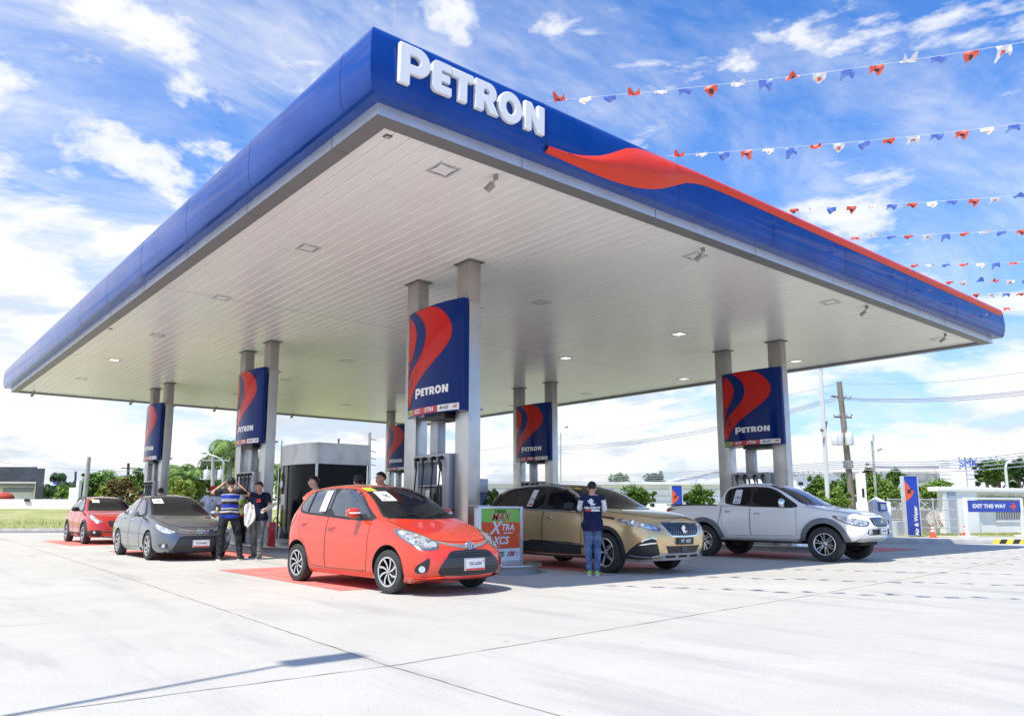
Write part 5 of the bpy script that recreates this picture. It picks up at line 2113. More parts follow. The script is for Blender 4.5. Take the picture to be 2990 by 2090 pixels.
# ---------------------------------------------------------------- red crossover
def build_crossover():
    RP = paint('ruby_red_paint', (.50, .018, .015), .1, .22)
    car = empty('crossover', (0, 0, 0), 0, 'red crossover with dark roof rails, behind the grey saloon', 'car')
    A = (-1.27, 1.27)
    st = [
        (-1.93, .23, .76, .72, .70, .80, .50, .825, [0, -.04, -.07, -.08]),
        (-1.65, .21, .85, .88, .74, .925, .56, .945),
        (-1.27, .21, .87, .965, .76, .99, .60, 1.01),
        (-.85, .21, .87, 1.01, .77, 1.04, .66, 1.06, [0, -.02, -.08, -.10]),
        (-.45, .21, .865, 1.03, .775, 1.27, .65, 1.29, [0, 0, -.08, -.11]),
        (-.02, .21, .865, 1.04, .775, 1.46, .59, 1.495, [0, 0, -.03, -.05], .5),
        (.45, .21, .865, 1.05, .775, 1.49, .58, 1.54),
        (1.0, .21, .865, 1.07, .77, 1.46, .57, 1.52),
        (1.45, .22, .86, 1.09, .75, 1.39, .56, 1.45),
        (1.80, .26, .83, 1.08, .71, 1.15, .56, 1.17),
        (1.96, .32, .78, .98, .68, 1.0, .5, 1.01),
    ]
    body, bvh = make_body('body', st, [(.04, .24), (.10, .36), (.12, .50), (.08, .64)], [(.02, .32), (.06, .45), (.05, .6), (.03, .82)],
                          [0, .07, .11, .12], [0, .04, .05, .06], A, .375, RP, car, arch_z=.33)
    frame = chaikin([(-.76, 1.03), (-.48, 1.18), (-.24, 1.33), (.0, 1.43), (.35, 1.465), (.8, 1.46), (1.2, 1.41), (1.45, 1.31), (1.52, 1.15), (1.3, 1.09), (.5, 1.05), (-.4, 1.02)], 1)
    w1 = chaikin([(-.52, 1.055), (-.36, 1.20), (-.12, 1.35), (.1, 1.42), (.25, 1.43), (.25, 1.07)], 1)
    w2 = chaikin([(.33, 1.075), (.33, 1.43), (.75, 1.425), (1.05, 1.39), (1.10, 1.11)], 1)
    side_window(bvh, car, [(frame, [w1, w2])], glass=GLASSL)
    ws = [(-.64, 1.05), (-.67, 1.08), (-.56, 1.33), (-.51, 1.44), (-.43, 1.465), (0, 1.48), (.43, 1.465), (.51, 1.44), (.56, 1.33), (.67, 1.08), (.64, 1.05), (.3, 1.04), (0, 1.035), (-.3, 1.04)]
    screen(car, bvh, ws, c=(0, 1.25), glass=mat('windscreen_glass', (.010, .012, .014), .09, spec=.22))
    m = MB()
    patch(bvh, [(-.46, 1.31), (-.44, 1.40), (-.24, 1.405), (-.25, 1.31)], FRONT, .0095, m, 0, .06, skirt=0)
    patch(bvh, [(-.50, 1.40), (-.49, 1.43), (-.35, 1.44), (-.35, 1.415)], FRONT, .0095, m, 1, .06, skirt=0)
    m.build('entry_card', [PAPER, YSTK], car)
    for sg in (-1, 1):
        m = MB()
        pts = []
        for i in range(12):
            t = i / 11
            h = hit(bvh, TOP, sg * .565, .0 + 1.45 * t, 0)
            pts.append((h.x, h.y, h.z + .05 * min(1, 6 * t, 6 * (1 - t)) + .004))
        m.tube(pts, .022, 8)
        m.build('roof_rail', BLACK, car, smooth=50)
    door_panel(car, bvh, [(-.62, 1.02), (-.64, .8), (-.62, .33), (.28, .32), (.29, .6), (.29, 1.05)], RP, .14, .94, CHROME)
    door_panel(car, bvh, [(.305, 1.05), (.305, .6), (.295, .32), (.82, .33), (.92, .48), (1.02, .66), (1.16, .78), (1.2, 1.08)], RP, 1.0, .98, CHROME)
    m = MB()
    seam(bvh, [(-.85, .30), (0, .28), (.86, .30)], SIDE, .14, .014, m)
    o = m.build('sill_cladding', PLAST, car, smooth=50)
    mirror_part(o)
    for ay in A:
        arch_clad(car, bvh, ay, .33, .37, .445, PLAST)
    hood = [(-.56, -1.74), (-.68, -1.45), (-.71, -.92), (-.35, -.98), (0, -1.0), (.35, -.98), (.71, -.92), (.68, -1.45), (.56, -1.74), (.35, -1.92), (0, -1.98), (-.35, -1.92)]
    m = MB()
    patch(bvh, hood, TOP, .003, m, 0, .08)
    seam(bvh, hood, TOP, .007, .004, m, 1, .05, closed=True)
    m.build('bonnet', [RP, SEAM_BLACK], car, smooth=60)
    for sg in (-1, 1):
        lamp_unit(car, bvh, sg, 35, [(.38, -2.0, .70), (.52, -1.92, .76), (.66, -1.78, .85), (.75, -1.62, .93), (.80, -1.50, .95), (.79, -1.60, .85), (.73, -1.75, .77), (.62, -1.87, .70), (.48, -1.97, .655)],
                  bulbs=((.66, -1.80, .79, .05),), glass=mat('lamp_clear', (.55, .57, .59), .06, .3, coat=1.0, var=.5, vscale=16, vcol=(.9, .92, .93)))
        fog_unit(car, bvh, sg, 35, [(.42, -2.0, .44), (.60, -1.90, .45), (.78, -1.68, .42), (.80, -1.66, .27), (.60, -1.92, .25), (.42, -2.02, .26)], (.60, -1.90, .385, .04))
    gl = quad_patch(car, bvh, [(-.33, .735), (0, .75), (.33, .735), (.28, .58), (.18, .53), (-.18, .53), (-.28, .58)], FRONT, BLACK, 'grille', .006, .06)
    m = MB()
    for r in range(5):
        for k in range(-4, 5):
            x = k * .062 + (r % 2) * .03
            if abs(x) < .27 - r * .02:
                seam(bvh, [(x - .010, .715 - r * .036), (x + .010, .715 - r * .036)], FRONT, .011, .012, m, 0, .05)
    m.build('grille_dashes', CHROME, gl)
    m = MB()
    seam(bvh, [(-.45, .33), (0, .32), (.45, .33)], FRONT, .15, .012, m)
    m.build('bumper_lower', PLAST, car, smooth=50)
    m = MB()
    seam(bvh, [(-.40, .25), (0, .24), (.40, .25)], FRONT, .04, .022, m)
    m.build('skid_plate', mat('skid_silver', (.70, .70, .69), .35, .4), car, smooth=50)
    wing_mirror(car, .95, -.42, 1.10, [BLACK, BLACK], (.12, .07, .075))
    for sg in (-1, 1):
        fr = (Vector((sg * 4.2, 4.2, 0)), Vector((-sg * .7071, .7071, 0)), Vector((0, 0, 1)), Vector((-sg * .7071, -.7071, 0)))
        quad_patch(car, bvh, [(.55, .86), (.60, 1.03), (.85, 1.04), (.92, .90)], fr, REDL, 'tail_lamp')
    quad_patch(car, bvh, [(-.52, 1.18), (-.46, 1.38), (.46, 1.38), (.52, 1.18)], REAR, GLASS, 'rear_window')
    wheels(car, A, .765, .33, .205, .215, (5, .024, .045, 0.0, 0.0, .2))
    return car


cross = build_crossover()
cross.location, cross.rotation_euler = (6.49, 28.84, 0), (0, 0, -.001)
# ================================================================== ISLANDS, PUMPS, SIGNS
ISL = mat('island_concrete', (.42, .42, .41), .7, var=.12, dirt=.25)
NAVY = mat('sign_navy', (.002, .020, .14), .12, spec=.16)
SRED = mat('sign_red', (.52, .014, .010), .12, spec=.18)
SWHITE = mat('sign_white', (.80, .81, .82), .3, coat=.5)
SGREEN = mat('sign_green', (.26, .60, .10), .35, coat=.3)
SORANGE = mat('sign_orange', (.85, .11, .025), .35, coat=.3)
SDARK = mat('sign_dark', (.02, .015, .02), .4)
PUMPG = mat('pump_grey', (.40, .42, .45), .38, .35, coat=.2, var=.05)
PUMPD = mat('pump_dark', (.02, .022, .028), .2, coat=.5)


def capsule(cx, y0, y1, hw, n=14):
    a = [(cx + hw * cos(t), y0 + hw * sin(t)) for t in [pi + pi * i / n for i in range(n + 1)]]
    b = [(cx + hw * cos(t), y1 + hw * sin(t)) for t in [pi * i / n for i in range(n + 1)]]
    return a + b


isl = []
GI = 'raised pump islands between the lanes'
WHERE = {(0, 0): 'by the orange red hatchback', (0, 1): 'by the grey saloon', (0, 2): 'by the red crossover',
         (1, 0): 'beside the white pickup', (1, 1): 'behind the gold SUV', (1, 2): 'far end behind the kiosk'}
for ix, bx in enumerate(PX):
    for iy, pair in enumerate(PY):
        cx = bx + .145
        y0, y1 = pair[0] - .75, pair[1] + 1.9
        if (ix, iy) == (0, 1):
            y0 -= 1.3
        o = empty('pump_island', (cx, (y0 + y1) / 2, 0), 0, 'grey concrete pump island with steel rim ' + WHERE[(ix, iy)], 'pump island', GI)
        m = MB()
        m.prism(capsule(cx, y0, y1, .70), -.02, .125)
        m.build('base', ISL, o, M=Matrix.Translation((-cx, -(y0 + y1) / 2, 0)), fix=True, smooth=30)
        m = MB()
        m.prism(capsule(cx, y0, y1, .78), .125, .160)
        m.build('steel_rim', STEEL, o, M=Matrix.Translation((-cx, -(y0 + y1) / 2, 0)), bevel=.010)


# ---- dispenser
def build_pump():
    o = empty('fuel_dispenser', (0, 0, 0))
    m = MB()
    # body: uprights, top beam, lower cabinet, shelf
    m.box((-.24, -.62, .0), (.24, .62, .95))
    m.box((-.24, -.62, .95), (.24, -.40, 2.04))
    m.box((-.24, .44, .95), (.24, .62, 2.04))
    m.box((-.24, -.40, 1.88), (.24, .44, 2.04))
    m.box((-.22, -.40, 1.40), (.22, .44, 1.44))
    m.build('body', PUMPG, o, bevel=.018)
    m = MB()
    m.box((-.246, -.36, .98), (.246, .40, 1.385))
    m.box((-.20, -.40, .955), (.20, .44, 1.39), 1)
    m.build('display_panel', [PUMPD, PUMPG], o, bevel=.01)
    m = MB()
    for sx in (-1, 1):
        m.box((sx * .2465 - .0015, -.04, 1.03), (sx * .2465 + .0015, .15, 1.34))
    m.build('price_card', PAPER, o)
    m = MB()
    for sx in (-1, 1):
        for z in (.30, .62, .93):
            m.box((min(sx * .24, sx * .244), -.56, z), (max(sx * .24, sx * .244), .56, z + .012))
        m.box((min(sx * .24, sx * .245), -.3, .36), (max(sx * .24, sx * .245), .3, .56), 1)
    m.build('cabinet_trim', [SDARK, SORANGE], o)
    for sx in (-1, 1):
        for k, y in enumerate((-.42, -.16, .16, .42)):
            m = MB()
            x = sx * .27
            m.tube([(sx * .22, y, 1.96), (x, y, 1.965), (x + sx * .07, y + .0, 1.95)], [.035, .04, .034], 8)
            m.tube([(x + sx * .05, y, 1.95), (x + sx * .055, y - .02, 1.83), (x + sx * .05, y - .03, 1.74)], [.022, .03, .02], 8)
            m.tube([(x + sx * .045, y + .035, 1.93), (x + sx * .05, y + .03, 1.82)], .008, 5)
            nz = m.build('nozzle', BLACK, o, smooth=50)
            m = MB()
            pts = [(x + sx * .05, y - .03, 1.74)]
            for i in range(1, 13):
                t = i / 12
                pts.append((x + sx * (.05 + .09 * sin(pi * t)), y - .03 - .05 * t, 1.74 - 1.35 * sin(pi * t * .56)))
            m.tube(pts, .016, 7)
            m.build('hose', RUBBER, nz, smooth=60)
    return o


PG = 'fuel dispensers under the canopy'
pump0 = build_pump()
first = True
for ix, bx in enumerate(PX):
    for iy, pair in enumerate(PY):
        o = pump0 if first else copy_tree(pump0)
        first = False
        o.location = (bx + .145, (pair[0] + pair[1] + .43) / 2, .16)
        tag(o, 'grey fuel dispenser with black hoses ' + WHERE[(ix, iy)], 'fuel pump', PG)


# ---- curved illuminated sign panels hung on each pair of columns
MAIN = [(.016, .905), (.024, .732), (.068, .634), (.172, .542), (.348, .444), (.442, .312), (.441, .198), (.372, .105), (.265, .04), (.20, .012), (.344, .004), (.512, .006), (.677, .043), (.802, .142), (.863, .245), (.842, .354), (.722, .453), (.566, .536), (.372, .639), (.235, .72), (.144, .814), (.09, .905)]
LEFT = [(.006, .02), (.113, .054), (.202, .132), (.25, .233), (.214, .344), (.121, .465), (.054, .574), (.012, .687)]
SW, SZ0, SZ1 = 1.96, 2.99, 5.21
NUMS = {(0, 0): ('3', '4'), (0, 1): ('2', '5'), (0, 2): ('1', '6'), (1, 0): ('9', '10'), (1, 1): ('8', '11'), (1, 2): ('7', '12')}


def panel_pt(u, v, off):
    """u 0..1 from the far (+Y) edge to the near edge, bulging toward -X"""
    y = SW / 2 - SW * u
    bul = .15 * (1 - (2 * u - 1) ** 2) ** .8
    e = .001
    return Vector((-.30 - bul - off, y, SZ1 - (SZ1 - SZ0) * v))


def on_panel(m, poly, off, mi, step=.07, it=1):
    P = resample(chaikin(poly, it) if it else poly, step)
    n = len(P)
    vs = list(P)
    for i in range(1, 40):
        for j in range(1, 40):
            p = Vector((i / 40, j / 40))
            if inpoly(p, P) and min((p - q).length for q in P) > .012:
                if i % 2 == 0 and j % 8 == 0:
                    vs.append(p)
    v, e, f, *_ = delaunay_2d_cdt(vs, [(i, (i + 1) % n) for i in range(n)], [], 1, 1e-6)
    m.add([panel_pt(p.x, p.y, off) for p in v], [tuple(t)[::-1] for t in f], mi)


def word_on_panel(m, body, size, u, v, off, mi, ofs=0.0, sx=1.0, shear=0.0):
    vs, fs = text_mesh(body, size, 0, ofs, sx=sx, shear=shear)
    m.add([panel_pt(u + x[0] / SW, v - x[1] / (SZ1 - SZ0), off) for x in vs], [tuple(f)[::-1] for f in fs], mi)


def petron_on_panel(m, u0, u1, v0, v1, off, mi):
    for ch, ox, sx in WORD:
        v, tr, loops = letter_tris(ch)
        k = (u1 - u0) / WORDW
        m.add([panel_pt(u0 + (ox + p.x) * k, v1 - (v1 - v0) * p.y, off) for p in v], [tuple(t)[::-1] for t in tr], mi)


def build_sign(num):
    o = empty('column_sign', (0, 0, 0))
    m = MB()
    K = 24
    vs = []
    for i in range(K + 1):
        u = i / K
        for v in (0, 1):
            vs.append(panel_pt(u, v, 0))
        for z in (SZ1, SZ0):
            vs.append(Vector((-.20, SW / 2 - SW * u, z)))
    fs = []
    for i in range(K):
        a, b = i * 4, i * 4 + 4
        fs += [(a, a + 1, b + 1, b), (a, b, b + 2, a + 2), (a + 1, a + 3, b + 3, b + 1), (a + 2, b + 2, b + 3, a + 3)]
    fs += [(0, 2, 3, 1), (K * 4, K * 4 + 1, K * 4 + 3, K * 4 + 2)]
    m.add(vs, fs)
    body = m.build('panel', NAVY, o, smooth=35, fix=True)
    m = MB()
    on_panel(m, MAIN, .004, 0, it=1)
    on_panel(m, LEFT, .004, 0, it=0)
    m.build('swoosh', SRED, body)
    m = MB()
    petron_on_panel(m, .245, .815, .755, .825, .006, 0)
    m.build('lettering', SWHITE, body)
    m = MB()
    word_on_panel(m, num, .19, .135, .655, .0065, 0, .004)
    m.build('lane_number', SDARK, body)
    m = MB()
    on_panel(m, [(.0, .932), (.172, .932), (.172, .99), (.0, .99)], .005, 0, it=0)
    on_panel(m, [(.174, .932), (.655, .932), (.655, .99), (.174, .99)], .005, 1, it=0)
    on_panel(m, [(.657, .932), (.955, .932), (.955, .99), (.657, .99)], .005, 2, it=0)
    word_on_panel(m, 'MAX', .085, .09, .962, .0065, 3, .003, 1, .3)
    word_on_panel(m, 'XCS', .12, .28, .960, .0065, 2, .003, 1, .3)
    word_on_panel(m, 'XTRA', .12, .51, .960, .0065, 2, .004, 1, .3)
    word_on_panel(m, 'BLAZE', .085, .755, .960, .0065, 4, .002, 1, .3)
    word_on_panel(m, '100', .085, .895, .960, .0065, 1, .002, 1, .3)
    m.build('grade_strip', [SGREEN, mat('strip_red', (.55, .03, .03), .3), SWHITE, mat('strip_rust', (.45, .12, .06), .4), SDARK], body)
    # back of the opposite face and the frame between the posts
    m = MB()
    vs = [Vector((.17 + (-p.x - .16) * .18, p.y * .93 + .07, p.z)) for p in [Vector(q) for q in vs2(K)]]
    m.add(vs, [tuple(f)[::-1] for f in fs])
    m.build('panel', NAVY, o, smooth=35, fix=True)
    m = MB()
    for z in (SZ0 + .05, SZ1 - .10):
        m.box((-.26, -SW / 2 + .10, z), (.26, SW / 2 - .10, z + .05))
    m.box((-.30, -.35, SZ0 - .09), (.30, .35, SZ0 - .002), 1)
    m.build('frame', [DSTEEL, SDARK], o)
    m = MB()
    m.box((-.10, .15, SZ0 - .09 - .80), (.10, .42, SZ0 - .09))
    m.build('cable_duct', PUMPG, o, bevel=.01)
    return o


def vs2(K):
    out = []
    for i in range(K + 1):
        u = i / K
        for v in (0, 1):
            out.append(panel_pt(u, v, 0))
        for z in (SZ1, SZ0):
            out.append(Vector((-.16, SW / 2 - SW * u, z)))
    return out


for ix, bx in enumerate(PX):
    for iy, pair in enumerate(PY):
        s_ = build_sign(NUMS[(ix, iy)][0])
        s_.location = (bx + .145, (pair[0] + pair[1] + .43) / 2 - .19, 0)
        tag(s_, 'navy and red curved column sign above the pumps ' + WHERE[(ix, iy)], 'sign', 'column signs above the pumps')

# ---- fuel grade board at the end of the near island
bd = empty('fuel_price_board', (9.085, 10.9, 0), 0, 'steel framed board listing fuel grades, green red and white, at island end', 'sign board')
BM_ = Matrix.Translation((-9.085, -10.9, 0))
m = MB()
m.box((8.53, 10.86, .16), (8.60, 10.98, 1.17))
m.box((9.52, 10.86, .16), (9.59, 10.98, 1.17))
m.box((8.60, 10.86, 1.125), (9.52, 10.98, 1.17))
m.box((8.60, 10.86, .16), (9.52, 10.98, .20))
m.box((8.42, 10.85, 1.172), (8.80, 11.2, 1.185))
m.box((9.60, 10.9, 1.08), (9.66, 10.93, 1.095))
m.build('frame', ALU, bd, M=BM_, bevel=.006)
m = MB()
rows = [(1.125, .890, 0), (.886, .655, 1), (.650, .420, 1), (.415, .20, 2)]
for zt, zb_, mi in rows:
    m.box((8.60, 10.885, zb_), (9.52, 10.90, zt), mi)
fp = m.build('grade_panel', [SGREEN, SORANGE, SWHITE], bd, M=BM_)


def board_word(body, size, x, z, mi, ofs=0., sx=1., shear=0., y=10.881):
    vs, fs = text_mesh(body, size, 0, ofs, sx=sx, shear=shear)
    w.add([(x + v[0], y, z + v[1]) for v in vs], fs, mi)


w = MB()
board_word('DIESEL', .075, 9.07, 1.075, 0, .003, 1.25)
board_word('MAX', .20, 9.06, .975, 4, .008, 1.0, .35, .0 + 10.8825)
board_word('MAX', .20, 9.06, .975, 1, .003, 1.0, .35, 10.8805)
board_word('X', .30, 8.93, .775, 2, .008, 1.0, .3)
board_word('TRA', .165, 9.23, .79, 2, .006, 1.0, .15)
board_word('ADVANCE', .042, 9.24, .69, 2, .002, 1.1)
board_word('XCS', .19, 9.06, .555, 2, .006, 1.0, .3)
board_word('PLUS', .038, 9.0, .455, 2, .001, 1.1)
board_word('BLAZE', .11, 8.98, .315, 0, .004, 1.0, .3)
board_word('100', .12, 9.29, .315, 3, .005, 1.0, .3)
q = [(9.45 + .045 * cos(t), .315 + .055 * sin(t)) for t in [i * pi / 10 for i in range(20)]]
w.add([(x, 10.8835, z) for x, z in q], [tuple(range(20))], 4)
w.build('lettering', [mat('board_green_ink', (.04, .10, .02), .5), mat('board_red_ink', (.55, .02, .02), .4), SWHITE, mat('board_maroon', (.35, .01, .02), .4), mat('board_grey', (.60, .60, .58), .4)], fp, M=BM_)

# tall service cabinet behind the near column
sb = empty('service_cabinet', (9.62, 12.3, 0), 0, 'slim dark cabinet with grey cap beside the near steel column', 'cabinet')
m = MB()
m.box((-.13, -.16, .16), (.13, .16, 1.45))
m.build('body', PUMPD, sb, bevel=.01)
m = MB()
m.box((-.15, -.18, 1.452), (.15, .18, 1.72))
m.build('cap', PUMPG, sb, bevel=.01)

# fire extinguisher cabinet and loose hose by the second island
ex = empty('fire_extinguisher', (8.42, 19.45, .16), 0, 'red fire extinguisher box at the island beside the grey trousered man', 'fire extinguisher')
m = MB()
m.box((-.09, -.09, 0), (.09, .09, .62))
m.build('box', mat('extinguisher_red', (.42, .012, .012), .3, coat=.5), ex, bevel=.02)
m = MB()
m.box((-.092, -.03, .2), (-.089, .03, .5))
m.build('handle', BLACK, ex)
m = MB()
m.tube([(0, -.05, .6), (.05, -.1, .75), (.16, -.2, .55), (.22, -.26, .30), (.30, -.28, .22), (.34, -.24, .35), (.28, -.16, .55)], .016, 7)
m.build('hose', RUBBER, ex, smooth=60)

# ---- cashier kiosk of steel and dark glass
kx0, kx1, ky0, ky1 = 11.2, 13.1, 22.6, 25.2
ko = empty('cashier_kiosk', ((kx0 + kx1) / 2, (ky0 + ky1) / 2, 0), 0, 'steel topped cashier kiosk with black glass walls under the canopy', 'kiosk')
KM = Matrix.Translation((-(kx0 + kx1) / 2, -(ky0 + ky1) / 2, 0))
left = [(kx0 - .22 * sin(pi * i / 10) - .02 * i / 10 * 4, ky0 + (ky1 - ky0) * i / 10) for i in range(11)]
foot = [(kx1, ky1), (kx1, ky0)] + left
inner = [(x + (.05 if x < 12 else -.05), y + (.05 if y < 24 else -.05)) for x, y in foot]
m = MB()
m.prism(foot, 2.56, 3.24)
m.build('steel_band', brushed('kiosk_steel', (.62, .63, .65), .34), ko, M=KM, smooth=20, fix=True)
m = MB()
m.prism(inner, .15, 2.558)
m.build('glass_wall', mat('kiosk_glass', (.005, .007, .012), .06, spec=.12), ko, M=KM, smooth=20, fix=True)
m = MB()
m.prism([(x + (-.1 if x < 12 else .1), y + (-.1 if y < 24 else .1)) for x, y in foot], 0, .149)
m.build('plinth', ISL, ko, M=KM, fix=True)
for x, y in ((left[-1][0] - .02, ky1), (left[0][0], ky0), (kx1, ky0)):
    m = MB()
    m.box((x - .03, y - .03, .15), (x + .03, y + .03, 2.56))
    m.build('frame_post', STEEL, ko, M=KM)
m = MB()
m.tube([(left[-1][0] - .03, ky1 - .1, 2.5), (left[-1][0] - .03, ky1 - .1, 3.45)], .025, 8)
m.build('vent_pipe', STEEL, ko, M=KM)
m = MB()
fx = left[8][0] + .035
m.box((fx - .012, left[8][1] - .16, 1.25), (fx - .002, left[8][1] + .16, 1.62))
m.build('notice', PAPER, ko, M=KM)
m = MB()
c0 = Vector((left[9][0] + .02, left[9][1], 1.95))
m.lathe([(0, .0), (.13, .0), (.13, .012), (0, .012)], frameM(c0, (0, 1, 0), (0, 0, 1), (-1, 0, 0)), 20)
m.build('sticker', PAPER, ko, M=KM)
for k in range(4):
    m = MB()
    m.box((c0.x - .016, c0.y - .3 + .1 * k, 1.50), (c0.x - .002, c0.y - .24 + .1 * k, 1.54))
    m.build('sticker', PAPER, ko, M=KM)
m = MB()
m.tube([(kx0 + .9, ky0 + .3, 3.24), (kx0 + .9, ky0 + .3, 3.36)], .03, 8)
m.blob((kx0 + .9, ky0 + .3, 3.38), .045)
m.build('roof_lamp', GALV, ko, M=KM)

# ---- bunting strings from the fascia
FLAGC = [mat('flag_red', (.85, .09, .04), .7, trans=.25), mat('flag_white', (.86, .86, .86), .7, trans=.25), mat('flag_blue', (.10, .22, .75), .7, trans=.25)]
FLAGI = mat('flag_print', (.72, .16, .10), .7)
FMESH = []
rf = random.Random(21)
for ci in range(3):
    for va in range(7):
        m = MB()
        W_, H_ = .175, .145
        G_ = 6
        vs = []
        lift = rf.choice([-1.25, 1.2, -.75, .9, 1.35])
        fold = rf.uniform(.5, 1.5)
        ph = rf.uniform(0, 6)
        for i in range(G_ + 1):
            for j in range(G_ + 1):
                s_ = i / G_ - .5
                t_ = j / G_
                x = s_ * W_ * (1 - .12 * t_)
                a_ = 1.0 * lift * t_
                z = -H_ * t_ * cos(a_ * 1.15) + .02 * sin(7 * s_ + ph) * t_
                y = H_ * t_ * sin(a_ * 1.15) + fold * .06 * sin(5 * s_ + 3 * t_ + ph) * t_
                z += fold * .022 * cos(6 * s_ + ph) * t_
                vs.append((x, y, z))
        fs, mi = [], []
        for i in range(G_):
            for j in range(G_):
                m.add([vs[i * 7 + j], vs[i * 7 + 7 + j], vs[i * 7 + 8 + j], vs[i * 7 + 1 + j]], [(0, 1, 2, 3)], 1 if (2 <= i <= 3 and 2 <= j <= 3 and ci != 2) else 0)
        pm = FLAGI if ci == 1 else mat('flag_print_dark', (.05, .03, .06), .7)
        o = m.build('flag', [FLAGC[ci], pm], smooth=80)
        o.name = 'flag'
        FMESH.append(o.data)
        bpy.data.objects.remove(o)
STRW = ['lifted out of view above the raised letters for its shadows', 'at the end of the raised letters', 'at the red wave bulge', 'right of the red wave bulge', 'midway along the front fascia', 'past the middle of the fascia', 'near the right end of the fascia', 'second last at the right end', 'last at the right corner']
ATT = (4.62, 7.2, 9.95, 13.6, 16.1, 19.1, 21.2, 23.0, 25.3)
for si, ax in enumerate(ATT):
    dv = Vector((.56, -.83, 0)).normalized()
    p0 = Vector((ax, 7.62, 7.0))
    ln = 9.5
    st_ = empty('bunting_string', p0, 0, 'string of small red white and blue flags ' + STRW[si], 'bunting', 'flag strings tied to the front fascia')
    m = MB()
    pts = [dv * (ln * i / 20) + Vector((0, 0, -.20 * sin(pi * i / 20))) for i in range(21)]
    if si == 0:  # first string raised out of view, there only to cast its flag shadows
        pts = [Vector((0, 0, 0))] + [p + Vector((-.72, -.15, 1.35)) for p in pts[1:]]
    m.tube(pts, .003, 4)
    m.build('cord', mat('cord_white', (.7, .72, .75), .6), st_)
    k = 0
    t = .22 if si else .6
    nf = 0
    while t < ln - .2 and nf < (27 if si else 24):
        c = [0, 1, 2, 0, 1, 2][k % 3]
        me = FMESH[c * 7 + rf.randrange(7)]
        f = bpy.data.objects.new('flag', me)
        col.objects.link(f)
        f.parent = st_
        p = dv * t + Vector((0, 0, -.20 * sin(pi * t / ln)))
        if si == 0:
            p = p + Vector((-.72, -.15, 1.35))
        f.location = p
        f.rotation_euler = (rf.uniform(-.3, .3), rf.uniform(-.12, .12), atan2(dv.y, dv.x) + rf.uniform(-.1, .1))
        t += .345 * rf.uniform(.94, 1.06)
        k += 1
        nf += 1
# ================================================================== PEOPLE
SKIN = mat('skin', (.52, .30, .205), .5, spec=.35, var=.08, vscale=30)
SKIND = mat('skin_dark', (.30, .16, .105), .5, spec=.35, var=.08, vscale=30)
HAIR = mat('hair_black', (.012, .010, .010), .45, spec=.4, bump=.6, bscale=120)
EYEW = mat('eye_white', (.7, .7, .68), .3)
LIP = mat('lip', (.30, .10, .08), .5)


def capsule_mesh(m, a, b, ra, rb, n=14):
    a, b = Vector(a), Vector(b)
    d = b - a
    L = d.length
    if L < 1e-5:
        m.blob(a, ra, 0, 2)
        return
    d.normalize()
    up = Vector((0, 0, 1)) if abs(d.z) < .9 else Vector((1, 0, 0))
    x = d.cross(up).normalized()
    y = x.cross(d)
    prof = []
    for i in range(5):
        t = pi / 2 * (1 - i / 4)
        prof.append((ra * cos(t), -ra * sin(t)))
    for i in range(5):
        t = pi / 2 * i / 4
        prof.append((rb * cos(t), L + rb * sin(t)))
    prof[0] = (.0004, prof[0][1])
    prof[-1] = (.0004, prof[-1][1])
    M = Matrix(((x.x, y.x, d.x, a.x), (x.y, y.y, d.y, a.y), (x.z, y.z, d.z, a.z), (0, 0, 0, 1)))
    m.lathe(prof, M, n)
    k = len(m.v)
    P = len(prof)
    m.f.append(tuple(k - n * P + i * P for i in range(n))[::-1])
    m.m.append(0)
    m.f.append(tuple(k - n * P + i * P + P - 1 for i in range(n)))
    m.m.append(0)


def ell(m, c, r, R_=None):
    bm = bmesh.new()
    bmesh.ops.create_icosphere(bm, subdivisions=3, radius=1)
    M = Matrix.Translation(c) @ (R_ or Matrix()) @ Matrix.Diagonal((*r, 1))
    m.add([M @ v.co for v in bm.verts], [tuple(v.index for v in f.verts) for f in bm.faces])
    bm.free()


def remesh(m, name, mats, parent, vox, smooth_it=6, fn=None):
    me = bpy.data.meshes.new(name)
    me.from_pydata(m.v, [], m.f)
    o = bpy.data.objects.new(name, me)
    col.objects.link(o)
    md = o.modifiers.new('r', 'REMESH')
    md.mode = 'VOXEL'
    md.voxel_size = vox
    md.use_smooth_shade = True
    s = o.modifiers.new('s', 'SMOOTH')
    s.factor = .5
    s.iterations = smooth_it
    dg = bpy.context.evaluated_depsgraph_get()
    r = bpy.data.meshes.new_from_object(o.evaluated_get(dg))
    bpy.data.objects.remove(o)
    if fn:
        for v in r.vertices:
            v.co = fn(v.co)
    r.materials.clear()
    for q in (mats if isinstance(mats, (list, tuple)) else [mats]):
        r.materials.append(q)
    r.polygons.foreach_set('use_smooth', [True] * len(r.polygons))
    o = bpy.data.objects.new(name, r)
    col.objects.link(o)
    o.parent = parent
    return o


BASE = dict(head=(0, -.015, 1.595), neck0=(0, .01, 1.46), chest=(0, .01, 1.30), waist=(0, .0, 1.06), pelvis=(0, .0, .95),
            shL=(.185, .01, 1.415), elL=(.235, .03, 1.13), wrL=(.245, -.04, .88),
            shR=(-.185, .01, 1.415), elR=(-.235, .03, 1.13), wrR=(-.245, -.04, .88),
            hiL=(.092, 0, .92), knL=(.10, -.02, .50), anL=(.11, .03, .09), toL=(.125, -.13, .035),
            hiR=(-.092, 0, .92), knR=(-.10, -.02, .50), anR=(-.11, .03, .09), toR=(-.125, -.13, .035))


